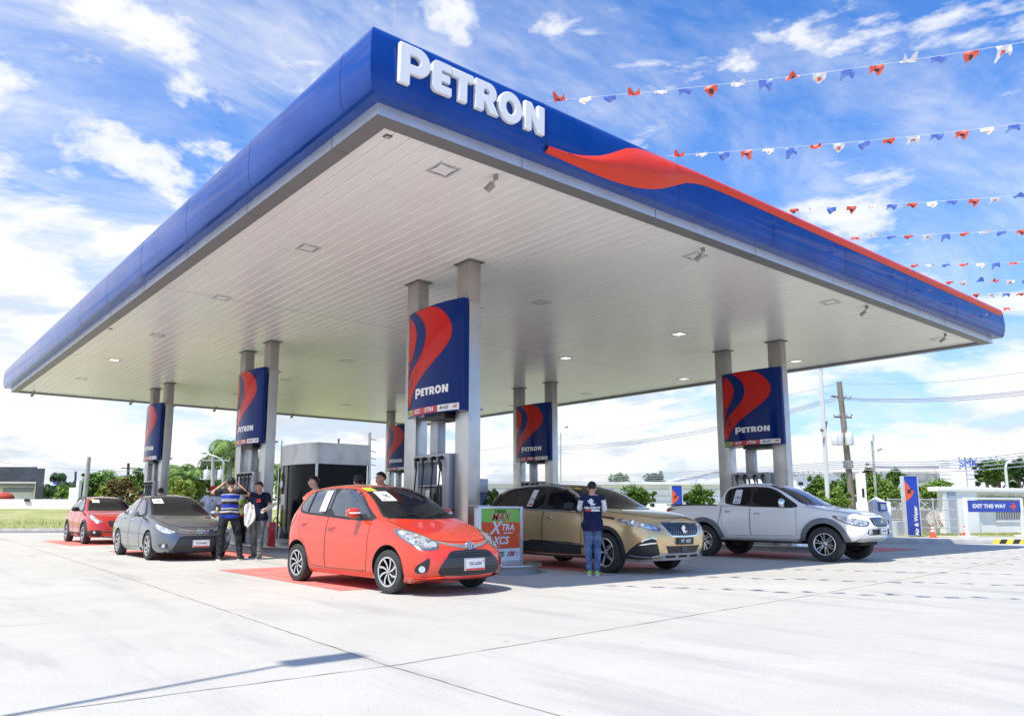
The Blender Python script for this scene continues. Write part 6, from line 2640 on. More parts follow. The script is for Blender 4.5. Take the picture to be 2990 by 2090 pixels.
def hand(m, w, e, palm_dir, curl, side, s=1.0):
    """w wrist, e elbow; palm_dir the way the palm faces"""
    w, e = Vector(w), Vector(e)
    d = (w - e).normalized()
    pn = Vector(palm_dir)
    pn = (pn - d * pn.dot(d)).normalized()
    x = d.cross(pn).normalized() * side       # toward the thumb side
    pc = w + d * .05
    for k in (-1, -.33, .33, 1):
        capsule_mesh(m, w + x * .012 * k, w + d * .085 + x * .026 * k, .016, .0125, 8)
    ln = (.068, .078, .072, .056)
    for k, (off, L) in enumerate(zip((.030, .010, -.010, -.029), ln)):
        a = w + d * .085 + x * off
        c1, c2 = curl * .6, curl * 1.3
        b = a + (d * cos(c1) + pn * sin(c1)) * L * .5
        c = b + (d * cos(c2) + pn * sin(c2)) * L * .5
        capsule_mesh(m, a, b, .0095, .009, 8)
        capsule_mesh(m, b, c, .009, .0078, 8)
    a = w + d * .028 + x * .026
    b = a + (d * .55 + x * .75 + pn * .35).normalized() * .038
    c = b + (d * .85 + x * .25 + pn * .45).normalized() * .032
    capsule_mesh(m, a, b, .0125, .0105, 8)
    capsule_mesh(m, b, c, .0105, .009, 8)


def person(loc, face, h, pose, shirt, trousers, shoes, label, sleeve='short', skin=None, hair='short', head_rot=(0, 0, 0), build=1.0,
           palms=((0, -1, 0), (0, -1, 0)), curls=(.5, .5), group=None, sole=None, lean=None, shirt_len=.88, loose=1.0, cat='person'):
    skin = skin or SKIN
    J = {k: Vector(v) for k, v in BASE.items()}
    for k, v in pose.items():
        J[k] = Vector(v)
    P = empty('person', loc, face, label, cat, group)
    P.scale = (h / 1.715,) * 3
    HR = Euler(tuple(radians(a) for a in head_rot)).to_matrix().to_4x4()
    hc = J['head']
    HM = Matrix.Translation(hc) @ HR
    b = build
    m = MB()
    # skull, jaw, nose, ears
    ell(m, HM @ Vector((0, .012, .022)), (.077, .094, .094), HR)
    ell(m, HM @ Vector((0, -.018, -.045)), (.058, .066, .068), HR)
    ell(m, HM @ Vector((0, -.045, -.085)), (.030, .030, .024), HR)
    capsule_mesh(m, HM @ Vector((0, -.082, .012)), HM @ Vector((0, -.098, -.028)), .010, .015, 8)
    for s in (-1, 1):
        ell(m, HM @ Vector((s * .079, .010, -.008)), (.010, .020, .032), HR)
        ell(m, HM @ Vector((s * .038, -.060, -.030)), (.022, .018, .022), HR)
        capsule_mesh(m, HM @ Vector((s * .012, -.083, .030)), HM @ Vector((s * .050, -.068, .030)), .008, .008, 8)
    capsule_mesh(m, J['neck0'], HM @ Vector((0, .01, -.05)), .058, .054)
    # trunk
    capsule_mesh(m, J['chest'] + Vector((-.075 * b, 0, .04)), J['chest'] + Vector((.075 * b, 0, .04)), .098, .098)
    capsule_mesh(m, J['chest'], J['waist'], .105 * b, .095 * b)
    capsule_mesh(m, J['waist'], J['pelvis'], .095 * b, .085 * b)
    capsule_mesh(m, J['neck0'], J['chest'], .06, .10)
    for S in 'LR':
        capsule_mesh(m, J['neck0'] - Vector((0, 0, .03)), J['sh' + S], .055, .055)
        capsule_mesh(m, J['sh' + S], J['el' + S], .050 * b, .038 * b)
        capsule_mesh(m, J['el' + S], J['wr' + S], .039 * b, .026 * b)
        capsule_mesh(m, J['hi' + S], J['kn' + S], .070 * b, .048 * b)
        capsule_mesh(m, J['kn' + S], J['kn' + S].lerp(J['an' + S], .35) + Vector((0, .01, 0)), .046 * b, .046 * b)
        capsule_mesh(m, J['kn' + S].lerp(J['an' + S], .35) + Vector((0, .01, 0)), J['an' + S], .046 * b, .034)
        capsule_mesh(m, J['an' + S], J['to' + S], .034, .028)
        i = 0 if S == 'L' else 1
        hand(m, J['wr' + S], J['el' + S], palms[i], curls[i], 1 if S == 'L' else -1)
    remesh(m, 'body', skin, P, .0075, 3)
    # face
    m = MB()
    for s in (-1, 1):
        ell(m, HM @ Vector((s * .031, -.078, .012)), (.013, .006, .0075), HR)
    ey = m.build('eyes', EYEW, P, smooth=80)
    m = MB()
    for s in (-1, 1):
        ell(m, HM @ Vector((s * .031, -.0835, .012)), (.006, .003, .006), HR)
        capsule_mesh(m, HM @ Vector((s * .016, -.090, .036)), HM @ Vector((s * .050, -.074, .038)), .0035, .003, 6)
    m.build('brows', HAIR, P, smooth=80)
    m = MB()
    capsule_mesh(m, HM @ Vector((-.020, -.086, -.055)), HM @ Vector((.020, -.086, -.055)), .006, .006, 6)
    m.build('mouth', LIP, P, smooth=80)
    # hair as a close cap with an uneven edge
    m = MB()
    bm = bmesh.new()
    bmesh.ops.create_icosphere(bm, subdivisions=4, radius=1)
    kill = [v for v in bm.verts if (v.co.z < -.62 + .05 * sin(9 * v.co.x)) or (v.co.y < -.30 and v.co.z < .42 + .1 * sin(7 * v.co.x)) or (v.co.z < .10 and v.co.y < .12) or (v.co.z < -.28 and v.co.y < .45)]
    bmesh.ops.delete(bm, geom=kill, context='VERTS')
    rr = random.Random(int(h * 1000))
    vs = []
    for v in bm.verts:
        k = 1 + rr.uniform(-.02, .06) - .10 * max(0, -v.co.z) + .05 * max(0, v.co.z) * (1 if hair == 'thick' else .4)
        vs.append(HM @ Vector((v.co.x * .086 * k, .014 + v.co.y * .105 * k, .030 + v.co.z * .103 * k)))
    bm.verts.index_update()
    m.add(vs, [tuple(v.index for v in f.verts) for f in bm.faces])
    bm.free()
    m.build('hair', HAIR, P, smooth=80)
    # shirt
    m = MB()
    k = loose
    capsule_mesh(m, J['neck0'] - Vector((0, 0, .035)), J['chest'], .072, .12)
    capsule_mesh(m, J['chest'] + Vector((-.08 * b, 0, .04)), J['chest'] + Vector((.08 * b, 0, .04)), .110, .110)
    capsule_mesh(m, J['chest'], J['waist'], .130 * b * k, .122 * b * k)
    hem = J['pelvis'] + (J['pelvis'] - J['waist']) * ((.95 - shirt_len) / .11)
    for s in (-1, 1):
        capsule_mesh(m, J['chest'] + Vector((s * .06 * b, 0, -.02)), J['waist'] + Vector((s * .065 * b, 0, 0)), .110 * k, .100 * k)
        capsule_mesh(m, J['waist'] + Vector((s * .065 * b, 0, 0)), hem + Vector((s * .080 * b, 0, .08)), .104 * k, .128 * k)
    capsule_mesh(m, J['waist'], hem + Vector((0, .0, .05)), .125 * k, .150 * k)
    for S in 'LR':
        capsule_mesh(m, J['neck0'] - Vector((0, 0, .045)), J['sh' + S], .060, .066)
        a, e = J['sh' + S], J['el' + S]
        q = a.lerp(e, .62) if sleeve == 'short' else e
        capsule_mesh(m, a, q, .066 * b, .058 * b)
        if sleeve == 'long':
            capsule_mesh(m, e, e.lerp(J['wr' + S], .92), .052, .042)
    zc = hem.z
    sh = remesh(m, 'shirt', shirt, P, .011, 5)
    bm = bmesh.new()
    bm.from_mesh(sh.data)
    kill = [v for v in bm.verts if v.co.z < zc and abs(v.co.x - hem.x) < .3 and (v.co - Vector((hem.x, hem.y, v.co.z))).length < .3]
    if sleeve == 'short':
        for S in 'LR':
            a, e = J['sh' + S], J['el' + S]
            d = (e - a)
            L = d.length
            d.normalize()
            kill += [v for v in bm.verts if (v.co - a).dot(d) > L * .64 and ((v.co - a) - d * (v.co - a).dot(d)).length < .08 and (v.co - e).length < L * .55]
    bmesh.ops.delete(bm, geom=list(set(kill)), context='VERTS')
    nz = random.Random(3)
    for v in bm.verts:      # soft cloth folds
        f = .0045 * sin(v.co.z * 38 + v.co.x * 22 + v.co.y * 9) + .003 * sin(v.co.z * 17 - v.co.x * 41)
        v.co += v.normal * f
    bm.to_mesh(sh.data)
    bm.free()
    # trousers
    m = MB()
    capsule_mesh(m, J['pelvis'] + Vector((-.04 * b, 0, .06)), J['pelvis'] + Vector((.04 * b, 0, .06)), .112 * b, .112 * b)
    for S in 'LR':
        capsule_mesh(m, J['pelvis'] + Vector(((.05 if S == 'L' else -.05) * b, .01, .0)), J['hi' + S] - Vector((0, 0, .03)), .112 * b, .105 * b)
        capsule_mesh(m, J['hi' + S] - Vector((0, 0, .03)), J['kn' + S], .104 * b, .074 * b)
        capsule_mesh(m, J['kn' + S], J['an' + S] + Vector((0, 0, .01)), .074 * b, .062)
    tr = remesh(m, 'trousers', trousers, P, .011, 4)
    bm = bmesh.new()
    bm.from_mesh(tr.data)
    kill = [v for v in bm.verts if v.co.z < .055 or v.co.z > J['pelvis'].z + .015]
    bmesh.ops.delete(bm, geom=kill, context='VERTS')
    for v in bm.verts:
        low = max(0, 1 - abs(v.co.z - .14) / .12) + .6 * max(0, 1 - abs(v.co.z - .52) / .10)
        f = .003 * sin(v.co.z * 30 + v.co.x * 25) + low * .007 * sin(v.co.z * 85 + v.co.y * 20)
        v.co += v.normal * f
    bm.to_mesh(tr.data)
    bm.free()
    # shoes
    for S in 'LR':
        a, t = J['an' + S], J['to' + S]
        m = MB()
        hd = (t - a)
        hd.z = 0
        hd.normalize()
        base = min(a.z - .07, t.z - .02)
        z0 = a.z - .09
        capsule_mesh(m, Vector((a.x, a.y, z0 + .052)) - hd * .035, Vector((a.x, a.y, z0 + .045)) + hd * .16, .046, .042, 12)
        capsule_mesh(m, Vector((a.x, a.y, z0 + .085)), Vector((a.x, a.y, z0 + .06)) + hd * .07, .046, .045, 12)
        s_ = remesh(m, 'shoe', shoes, P, .009, 3)
        bm = bmesh.new()
        bm.from_mesh(s_.data)
        for v in bm.verts:
            if v.co.z < z0 + .012:
                v.co.z = z0 + .012
        bm.to_mesh(s_.data)
        bm.free()
        m = MB()
        c = Vector((a.x, a.y, 0))
        n = Vector((-hd.y, hd.x, 0))
        o_ = [c - hd * .085, c - hd * .06 + n * .040, c + hd * .08 + n * .044, c + hd * .17 + n * .038, c + hd * .205, c + hd * .17 - n * .038, c + hd * .08 - n * .044, c - hd * .06 - n * .040]
        m.prism(chaikin([(q.x, q.y) for q in o_], 1), z0 + .0, z0 + .026)
        m.build('sole', sole or mat('shoe_sole', (.7, .7, .68), .7), s_)
    return P, J, HM


def cloth(name, c1, c2=None, scale=8, rough=.85):
    return mat(name, c1, rough, spec=.15, var=.22, vscale=scale, vcol=c2, bump=.25, bscale=300)


def look(px_from, v):
    return v


VIEW = atan2(_f.x, _f.y)        # camera heading measured from +Y


def facing(dx, dy):
    """rotation so that local -Y looks along (dx, dy)"""
    return atan2(dx, -dy)


# --- visitor in navy team shirt, back to camera, leaning at the golden car
NAVYC = cloth('navy_cloth', (.012, .018, .060))
JEANS = mat('faded_jeans', (.07, .12, .26), .85, spec=.1, var=.35, vscale=5, vcol=(.20, .28, .44), bump=.3, bscale=200)
p = gp(1733, 1679)
d0 = Vector((p.x, p.y)).normalized()
P1, J1, H1 = person((p.x, p.y, 0), facing(d0.x, d0.y), 1.60,
                    dict(shL=(.175, .0, 1.40), shR=(-.175, .0, 1.40), elL=(.235, -.12, 1.18), wrL=(.10, -.30, 1.26), elR=(-.215, -.10, 1.17), wrR=(-.10, -.24, 1.40),
                         chest=(0, -.01, 1.29), head=(0, -.05, 1.585), anL=(.075, .02, .09), toL=(.09, -.14, .035), anR=(-.07, .03, .09), toR=(-.08, -.13, .035), knL=(.085, -.01, .5), knR=(-.08, -.01, .5)),
                    NAVYC, JEANS, mat('lime_shoe', (.45, .62, .06), .5),
                    'person in navy team shirt, blue jeans and lime shoes beside the gold SUV', build=.95, shirt_len=.80, loose=1.06, head_rot=(12, 0, 0),
                    palms=((0, 0, -1), (1, 0, 0)), curls=(.7, 1.0))
# white sleeves
m = MB()
for S in 'LR':
    a, e = J1['sh' + S], J1['el' + S]
    capsule_mesh(m, a.lerp(e, .18), a.lerp(e, .80), .069, .066)
m.build('sleeve', cloth('white_cloth', (.75, .76, .78)), P1, smooth=70)


def back_pt(Pobj, x, z, y0=.4, off=.006, dirn=-1):
    sh = [c for c in Pobj.children if c.name.startswith('shirt')][0]
    if 'bvh' not in CACHE.get(sh.name, {}):
        bm = bmesh.new()
        bm.from_mesh(sh.data)
        CACHE[sh.name] = {'bvh': BVHTree.FromBMesh(bm)}
        bm.free()
    h_ = CACHE[sh.name]['bvh'].ray_cast(Vector((x, y0 * -dirn if dirn > 0 else y0, z)), Vector((0, dirn, 0)))
    if h_[0] is None:
        return Vector((x, .15 * -dirn, z))
    return h_[0] + Vector((0, -dirn * off, 0))


CACHE = {}
m = MB()
lv = [(x * .15, 1.26 + y * .14) for x, y in LION]
n = len(lv)
v_, e_, f_, *_ = delaunay_2d_cdt([Vector(q) for q in lv], [(i, (i + 1) % n) for i in range(n)], [], 1, 1e-6)
m.add([back_pt(P1, q.x, q.y) for q in v_], [tuple(t) for t in f_], 0)
vs, fs = text_mesh('PEUGEOT', .056, 0, .003, sx=1.18)
m.add([back_pt(P1, -v[0], 1.225 + v[1]) for v in vs], [tuple(f)[::-1] for f in fs], 0)
for a, b, mi in ((-.135, .02, 0), (.02, .135, 1)):
    q = [back_pt(P1, a + (b - a) * i / 8, z) for z in (1.195, 1.165) for i in range(9)]
    m.add(q, [(i, i + 1, i + 10, i + 9) for i in range(8)], 1 if mi else 0)
m.build('shirt_print', [WHITEP, RSTK], P1)
m = MB()
ell(m, H1 @ Vector((-.085, -.03, -.04)), (.008, .03, .06))
m.build('phone', BLACK, P1)

# --- man in striped polo, back to camera, both hands up to his face
STRIPE = bpy.data.materials.new('striped_cloth')
STRIPE.use_nodes = True
_t = STRIPE.node_tree
_b = _t.nodes['Principled BSDF']
_s = N(_t, 'ShaderNodeSeparateXYZ')
_t.links.new(N(_t, 'ShaderNodeTexCoord').outputs['Object'], _s.inputs[0])
_z = mth(_t, 'DIVIDE', mth(_t, 'SUBTRACT', _s.outputs[2], .86), .60)
_z = mth(_t, 'ADD', _z, mth(_t, 'MULTIPLY', mth(_t, 'ABSOLUTE', _s.outputs[0]), .12))
_r = ramp(_t, _z, [(0.0, (.01, .01, .012)), (.02, (.012, .04, .42)), (.13, (.01, .01, .012)), (.22, (.38, .39, .41)), (.28, (.01, .01, .012)), (.33, (.38, .39, .41)), (.38, (.012, .04, .42)), (.50, (.01, .01, .012)), (.60, (.38, .39, .41)), (.70, (.012, .04, .42)), (.83, (.38, .39, .41)), (.86, (.01, .01, .012))], 'CONSTANT')
_t.links.new(_r, _b.inputs['Base Color'])
_b.inputs['Roughness'].default_value = .85
CHAR = cloth('charcoal_denim', (.018, .019, .022), (.05, .052, .058), 9)
p = gp(663, 1635)
d0 = Vector((p.x, p.y)).normalized()
P2, J2, H2 = person((p.x, p.y, 0), facing(d0.x, d0.y), 1.80,
                    dict(elL=(.36, -.12, 1.40), wrL=(.155, -.16, 1.585), elR=(-.36, -.12, 1.36), wrR=(-.15, -.16, 1.575), shL=(.20, 0, 1.43), shR=(-.20, 0, 1.43),
                         hiL=(.10, 0, .92), knL=(.155, -.02, .50), anL=(.165, .03, .09), toL=(.20, -.12, .035), hiR=(-.10, 0, .92), knR=(-.20, -.02, .50), anR=(-.245, .02, .09), toR=(-.30, -.11, .035)),
                    STRIPE, CHAR, mat('dark_shoe', (.03, .03, .032), .6), 'person in blue, black and grey striped polo raising both hands to the face',
                    build=1.06, shirt_len=.86, hair='thick', head_rot=(0, 0, 0), palms=((-1, 0, 0), (1, 0, 0)), curls=(.9, .9), loose=1.03)
m = MB()
m.box((-.07, -.205, 1.57), (.07, -.165, 1.65))
m.tube([(0, -.205, 1.61), (0, -.26, 1.61)], .032, 12)
m.build('camera', BLACK, P2, bevel=.006)

# --- man in navy tee and grey trousers holding white cloths
p = gp(749, 1632)
TEE = cloth('black_tee', (.010, .014, .035))
GREYT = cloth('grey_twill', (.10, .10, .105), (.22, .22, .22), 4)
P3, J3, H3 = person((p.x, p.y, 0), facing(-.78, -.62), 1.73,
                    dict(elL=(.27, .02, 1.14), wrL=(.30, -.20, 1.10), elR=(-.25, .0, 1.15), wrR=(-.10, -.22, 1.13), head=(.0, -.055, 1.585),
                         knL=(.11, -.09, .50), anL=(.12, -.10, .09), toL=(.15, -.26, .035), knR=(-.10, -.0, .50), anR=(-.11, .09, .09), toR=(-.12, -.07, .035)),
                    TEE, GREYT, mat('canvas_shoe', (.10, .10, .11), .7), 'person in navy tee and grey trousers holding white cloths',
                    build=1.05, shirt_len=.84, loose=1.08, head_rot=(14, 0, -14), palms=((-.5, -.5, 0), (.5, -.5, 0)), curls=(1.3, 1.3))
m = MB()
sh3 = [(-.13, .015), (-.02, .02), (.02, -.0), (.13, -.015)]
for s_, z in ((-.03, 1.34), (.03, 1.34), (.09, 1.34)):
    pass
q = [back_pt(P3, .02 + .10 * i / 6, z, -.4, .006, 1) for z in (1.33, 1.25) for i in range(7)]
m.add(q, [(i, i + 1, i + 8, i + 7) for i in range(6)], 0)
vs, fs = text_mesh('TEAM', .045, 0, .002)
m.build('shirt_print', [RSTK], P3)


def rag(parent_loc, pts, w, seed, material, rot=0.0):
    """a hanging crumpled cloth: centre line and widths"""
    rr = random.Random(seed)
    m = MB()
    G_ = 10
    vs = []
    n = len(pts)
    for j in range(n):
        c = Vector(pts[j])
        for i in range(G_ + 1):
            s_ = i / G_ - .5
            vs.append(c + Vector((s_ * w[j] * cos(rot), s_ * w[j] * sin(rot), .02 * sin(9 * s_ + j))) + Vector((-sin(rot), cos(rot), 0)) * (.045 * sin(13 * s_ + j * 1.3 + seed) + .02 * sin(29 * s_ + j * 2.1) + rr.uniform(-.012, .012)) + Vector((0, 0, .03 * sin(8 * s_ + j * 2 + seed))))
    m.add(vs, [(j * (G_ + 1) + i, j * (G_ + 1) + i + 1, (j + 1) * (G_ + 1) + i + 1, (j + 1) * (G_ + 1) + i) for j in range(n - 1) for i in range(G_)])
    o = m.build('cloth', material, smooth=80)
    sm = o.modifiers.new('s', 'SUBSURF')
    sm.levels = sm.render_levels = 1
    so = o.modifiers.new('t', 'SOLIDIFY')
    so.thickness = .012
    return o


CLW = mat('cotton_white', (.74, .73, .70), .9, var=.06, vscale=8)
W3 = P3.matrix_basis
hR = W3 @ (J3['wrR'] + Vector((.03, -.07, 0)))
hL = W3 @ (J3['wrL'] + Vector((.03, -.07, 0)))
o = rag(None, [hR + Vector((0, 0, .10)), hR + Vector((.0, 0, .02)), hR + Vector((.02, -.03, -.12)), hR + Vector((0, -.04, -.28)), hR + Vector((-.05, -.04, -.42))], [.16, .22, .26, .24, .10], 2, CLW, -YAW)
tag(o, 'white towel hanging from the hand of the grey trousered man', 'towel')
o = rag(None, [hL + Vector((-.08, .03, -.05)), hL + Vector((0, .02, 0)), hL + Vector((.09, -.01, .06)), hL + Vector((.19, -.05, .13))], [.05, .16, .26, .14], 5, mat('cotton_cream', (.62, .59, .52), .9, var=.08), -YAW + 1.2)
tag(o, 'cream cloth flapping at the side of the grey trousered man', 'cloth')

# --- attendants and others
VEST = bpy.data.materials.new('hi_vis_cloth')
VEST.use_nodes = True
_t = VEST.node_tree
_b = _t.nodes['Principled BSDF']
_s = N(_t, 'ShaderNodeSeparateXYZ')
_t.links.new(N(_t, 'ShaderNodeTexCoord').outputs['Object'], _s.inputs[0])
_r = ramp(_t, _s.outputs[2], [(0.0, (.42, .02, .015)), (.965, (.42, .02, .015)), (.97, (.48, .66, .10)), (1.0, (.62, .64, .64)), (1.05, (.48, .66, .10)), (1.2, (.62, .64, .64)), (1.25, (.48, .66, .10)), (1.40, (.6, .62, .62))], 'CONSTANT')
_z2 = mth(_t, 'DIVIDE', _s.outputs[2], 1.0)
_t.links.new(_r, _b.inputs['Base Color'])
_b.inputs['Roughness'].default_value = .8
# ramp positions must stay within 0..1: rescale height
_mr = mth(_t, 'MULTIPLY', _s.outputs[2], .6)
_cr = [n_ for n_ in _t.nodes if n_.type == 'VALTORGB'][0]
for e_, pz in zip(_cr.color_ramp.elements, [0, .578, .580, .61, .64, .70, .74, .84]):
    e_.position = pz
_t.links.new(_mr, _cr.inputs[0])
DBLUE = cloth('dark_blue_cloth', (.012, .016, .045))
BLK = cloth('black_cloth', (.010, .010, .011))
p = gp(706, 1599)
person((p.x, p.y, 0), facing(-.6, .6), 1.70, dict(elL=(.24, -.05, 1.16), wrL=(.2, -.28, 1.1), elR=(-.24, -.04, 1.16), wrR=(-.18, -.28, 1.12)),
       VEST, BLK, mat('blue_shoe', (.03, .06, .25), .6), 'person in lime safety vest over red shirt behind the striped polo man', build=1.0, shirt_len=.88)
p = at(611, 1489, 20.6)
LB = cloth('pale_blue_cloth', (.55, .62, .70))
P5, J5, H5 = person((p.x, p.y, 0), facing(-.75, -.66), 1.72, dict(chest=(.05, 0, 1.29), neck0=(.08, -.01, 1.44), head=(.09, -.04, 1.58), shL=(.26, .0, 1.37), shR=(-.10, .0, 1.42), elR=(-.28, -.05, 1.20), wrR=(-.40, -.2, 1.05), elL=(.33, 0, 1.12), wrL=(.28, -.2, .98)),
                    LB, DBLUE, mat('dark_shoe', (.03, .03, .032), .6), 'person in red cap and pale blue shirt beyond the grey saloon', skin=SKIND, sleeve='short', head_rot=(0, 8, 0))
m = MB()
bm = bmesh.new()
bmesh.ops.create_icosphere(bm, subdivisions=3, radius=1)
bmesh.ops.delete(bm, geom=[v for v in bm.verts if v.co.z < .05], context='VERTS')
bm.verts.index_update()
m.add([H5 @ Vector((v.co.x * .094, .01 + v.co.y * .113, .045 + v.co.z * .105)) for v in bm.verts], [tuple(v.index for v in f.verts) for f in bm.faces])
bm.free()
m.add([H5 @ Vector((.08 * cos(t), -.085 - .085 * sin(t) * k_, .055 - .012 * k_)) for k_ in (0, 1) for t in [pi * i / 8 for i in range(9)]], [(i, i + 1, i + 10, i + 9) for i in range(8)])
m.build('cap', mat('red_cap', (.5, .02, .02), .7), P5, smooth=60)
m = MB()
m.blob((J5['chest'].x + .09, -.135, 1.35), .022)
m.build('chest_badge', RSTK, P5)
p = at(919, 1489, 16.3)
GCHK = mat('green_check', (.22, .36, .14), .85, var=.4, vscale=60, vcol=(.45, .50, .50))
P6, J6, H6 = person((p.x, p.y, 0), facing(-.86, .25), 1.80, dict(head=(0, -.045, 1.595)), GCHK, BLK, mat('dark_shoe', (.03, .03, .032), .6),
                    'person in green checked shirt and glasses in front of the kiosk', head_rot=(4, 0, 0))
m = MB()
for s in (-1, 1):
    m.lathe([(.022, -.002), (.026, 0), (.022, .002)], H6 @ frameM((s * .032, -.098, .012), (1, 0, 0), (0, 0, 1), (0, -1, 0)), 14, closed_prof=True)
m.tube([H6 @ Vector(q) for q in ((-.075, .0, .012), (-.058, -.09, .014), (.058, -.09, .014), (.075, 0, .012))], .0025, 5)
m.build('glasses', EYEW, P6)
p = at(1044, 1489, 14.2)
person((p.x, p.y, 0), facing(.3, .9), 1.73, {}, BLK, BLK, mat('dark_shoe', (.03, .03, .032), .6), 'person with thick black hair behind the hatchback roof, back turned', hair='thick')
p = at(1114, 1489, 15.2)
person((p.x, p.y, 0), facing(-.9, -.1), 1.84, dict(head=(0, -.045, 1.59)), TEE, BLK, mat('dark_shoe', (.03, .03, .032), .6), 'person in dark tee looking left beside the near fuel pump', head_rot=(4, 0, 0))
p = at(466, 1489, 25.0)
person((p.x, p.y, 0), facing(.2, .9), 1.78, {}, BLK, BLK, mat('dark_shoe', (.03, .03, .032), .6), 'person with black hair beyond the saloon roof by the column', hair='thick')
p = at(408, 1489, 25.5)
person((p.x, p.y, 0), facing(.9, .2), 1.68, {}, cloth('red_cloth', (.40, .03, .03)), BLK, mat('dark_shoe', (.03, .03, .032), .6), 'person in red top beyond the saloon, left of the column')
# ================================================================== TREES, BUILDINGS, POLES BEYOND
_r = Vector((cos(YAW), -sin(YAW), 0))
_f = Vector((sin(YAW) * cos(PITCH), cos(YAW) * cos(PITCH), sin(PITCH)))
LEAF = {}
for nm, c in dict(mid=((.055, .13, .02), (.17, .30, .055)), lite=((.13, .24, .035), (.30, .44, .09)), dark=((.02, .055, .014), (.055, .12, .03)),
                  rust=((.11, .09, .03), (.26, .19, .08)), yel=((.20, .26, .04), (.42, .44, .10)), palm=((.07, .14, .025), (.22, .34, .08))).items():
    LEAF[nm] = [mat('leaf_%s_dark' % nm, c[0], .55, spec=.3), mat('leaf_%s_light' % nm, c[1], .5, spec=.3)]
BARK = mat('bark', (.15, .11, .08), .9, var=.3, vscale=4, bump=.5, bscale=20)
PALMB = mat('palm_trunk', (.32, .29, .25), .9, var=.25, vscale=5)


def leaf_cloud(m, blobs, n, size, rs, nm=2):
    """many small leaf faces gathered in clumps over the crown's volume"""
    clumps = []
    n = int(n * 2.6)
    size = size * .68
    tot = sum(b[1][0] * b[1][1] * b[1][2] for b in blobs)
    for c, r in blobs:
        k = max(6, int(60 * (r[0] * r[1] * r[2] / tot) ** .8))
        for _ in range(k):
            while True:
                d = Vector((rs.gauss(0, 1), rs.gauss(0, 1), rs.gauss(0, 1)))
                if d.length > .01:
                    break
            d.normalize()
            q = rs.uniform(.45, 1.0)
            p = Vector((c[0] + d.x * r[0] * q, c[1] + d.y * r[1] * q, c[2] + d.z * r[2] * q))
            clumps.append((p, min(r) * rs.uniform(.22, .48), rs.random()))
    per = max(4, n // len(clumps))
    for p, cr, tone in clumps:
        for _ in range(per):
            q = p + Vector((rs.gauss(0, .55), rs.gauss(0, .55), rs.gauss(0, .45))) * cr
            a, b = rs.uniform(0, 2 * pi), rs.uniform(-.9, .9)
            u = Vector((cos(a), sin(a), b * .6)).normalized()
            v = u.cross(Vector((rs.uniform(-1, 1), rs.uniform(-1, 1), rs.uniform(.2, 1)))).normalized()
            s = size * rs.uniform(.6, 1.4)
            w = s * .42
            mi = (1 if rs.random() < .25 + .55 * tone else 0)
            m.add([q - u * s * .5, q + v * w * .6, q + u * s * .5, q - v * w * .6], [(0, 1, 2, 3)], mi)


def tree(base, blobs, label, kind='mid', n=2600, size=.22, trunk=None, group=None, seed=1, cat='tree', name='broadleaf_tree', limbs=5):
    """blobs relative to base"""
    rs = random.Random(seed)
    o = empty(name, base, 0, label, cat, group)
    top = max(b[0][2] for b in blobs)
    m = MB()
    tr = trunk or max(.06, top * .035)
    zb = min(b[0][2] - b[1][2] * .3 for b in blobs)
    m.tube([(0, 0, -.1), (.05, .02, zb * .5), (.0, .0, zb), (.1 * tr, 0, top)], [tr * 1.3, tr, tr * .8, tr * .25], 8)
    for i in range(limbs):
        c, r = blobs[i % len(blobs)]
        e = Vector(c) + Vector((rs.uniform(-.6, .6) * r[0], rs.uniform(-.6, .6) * r[1], rs.uniform(-.2, .6) * r[2]))
        s = Vector((0, 0, zb * rs.uniform(.6, 1.0)))
        mid = s.lerp(e, .5) + Vector((0, 0, .12 * (e - s).length * rs.uniform(-.5, 1)))
        m.tube([s, mid, e], [tr * .5, tr * .3, tr * .1], 6)
    m.build('trunk', BARK, o, smooth=60)
    m = MB()
    leaf_cloud(m, blobs, n, size, rs)
    m.build('crown', LEAF[kind], o)
    return o


def palm(base, h, fr, label, seed=1, group=None, nfr=16, droop=.8, tr=.14, lean=(0, 0), kind='palm'):
    rs = random.Random(seed)
    o = empty('palm_tree', base, 0, label, 'palm tree', group)
    m = MB()
    h = h - .1 if h < 6 else h + .3
    top = Vector((lean[0], lean[1], h))
    pts = [Vector((0, 0, -.1)), Vector((lean[0] * .3, lean[1] * .3, h * .4)), Vector((lean[0] * .7, lean[1] * .7, h * .75)), top]
    m.tube(pts, [tr * 1.3, tr, tr * .85, tr * .8], 8)
    m.build('trunk', PALMB, o, smooth=60)
    m = MB()
    nfr = int(nfr * 1.6)
    for k in range(nfr):
        a = 2 * pi * k / nfr * 1.618 + rs.uniform(-.2, .2)
        el0 = rs.uniform(.1, 1.25)
        L = fr * rs.uniform(.62, .92)
        P = []
        n_ = 9
        pos = top.copy()
        ang = el0
        for i in range(n_ + 1):
            P.append(pos.copy())
            ang -= droop * (.14 + .05 * i) * rs.uniform(.8, 1.2)
            pos = pos + Vector((cos(a) * cos(ang), sin(a) * cos(ang), sin(ang))) * (L / n_)
        side = Vector((-sin(a), cos(a), 0))
        m.tube(P, [.03] * 5 + [.018] * 5, 4, 0)
        mi = rs.randrange(2)
        for i in range(1, n_ * 3 + 1):
            t = i / 3
            j = min(int(t), n_ - 1)
            q = P[j].lerp(P[j + 1], t - j)
            d = (P[j + 1] - P[j]).normalized()
            ll = fr * .24 * sin(pi * min(1, .12 + .86 * i / (n_ * 3)))
            for sg in (-1, 1):
                tip = q + side * sg * ll * .85 + d * ll * .4 - Vector((0, 0, ll * rs.uniform(.25, .6)))
                w = d * .045
                m.add([q - w, q + w, tip], [(0, 1, 2)], mi if rs.random() < .8 else 1 - mi)
    m.build('crown', LEAF[kind], o)
    return o


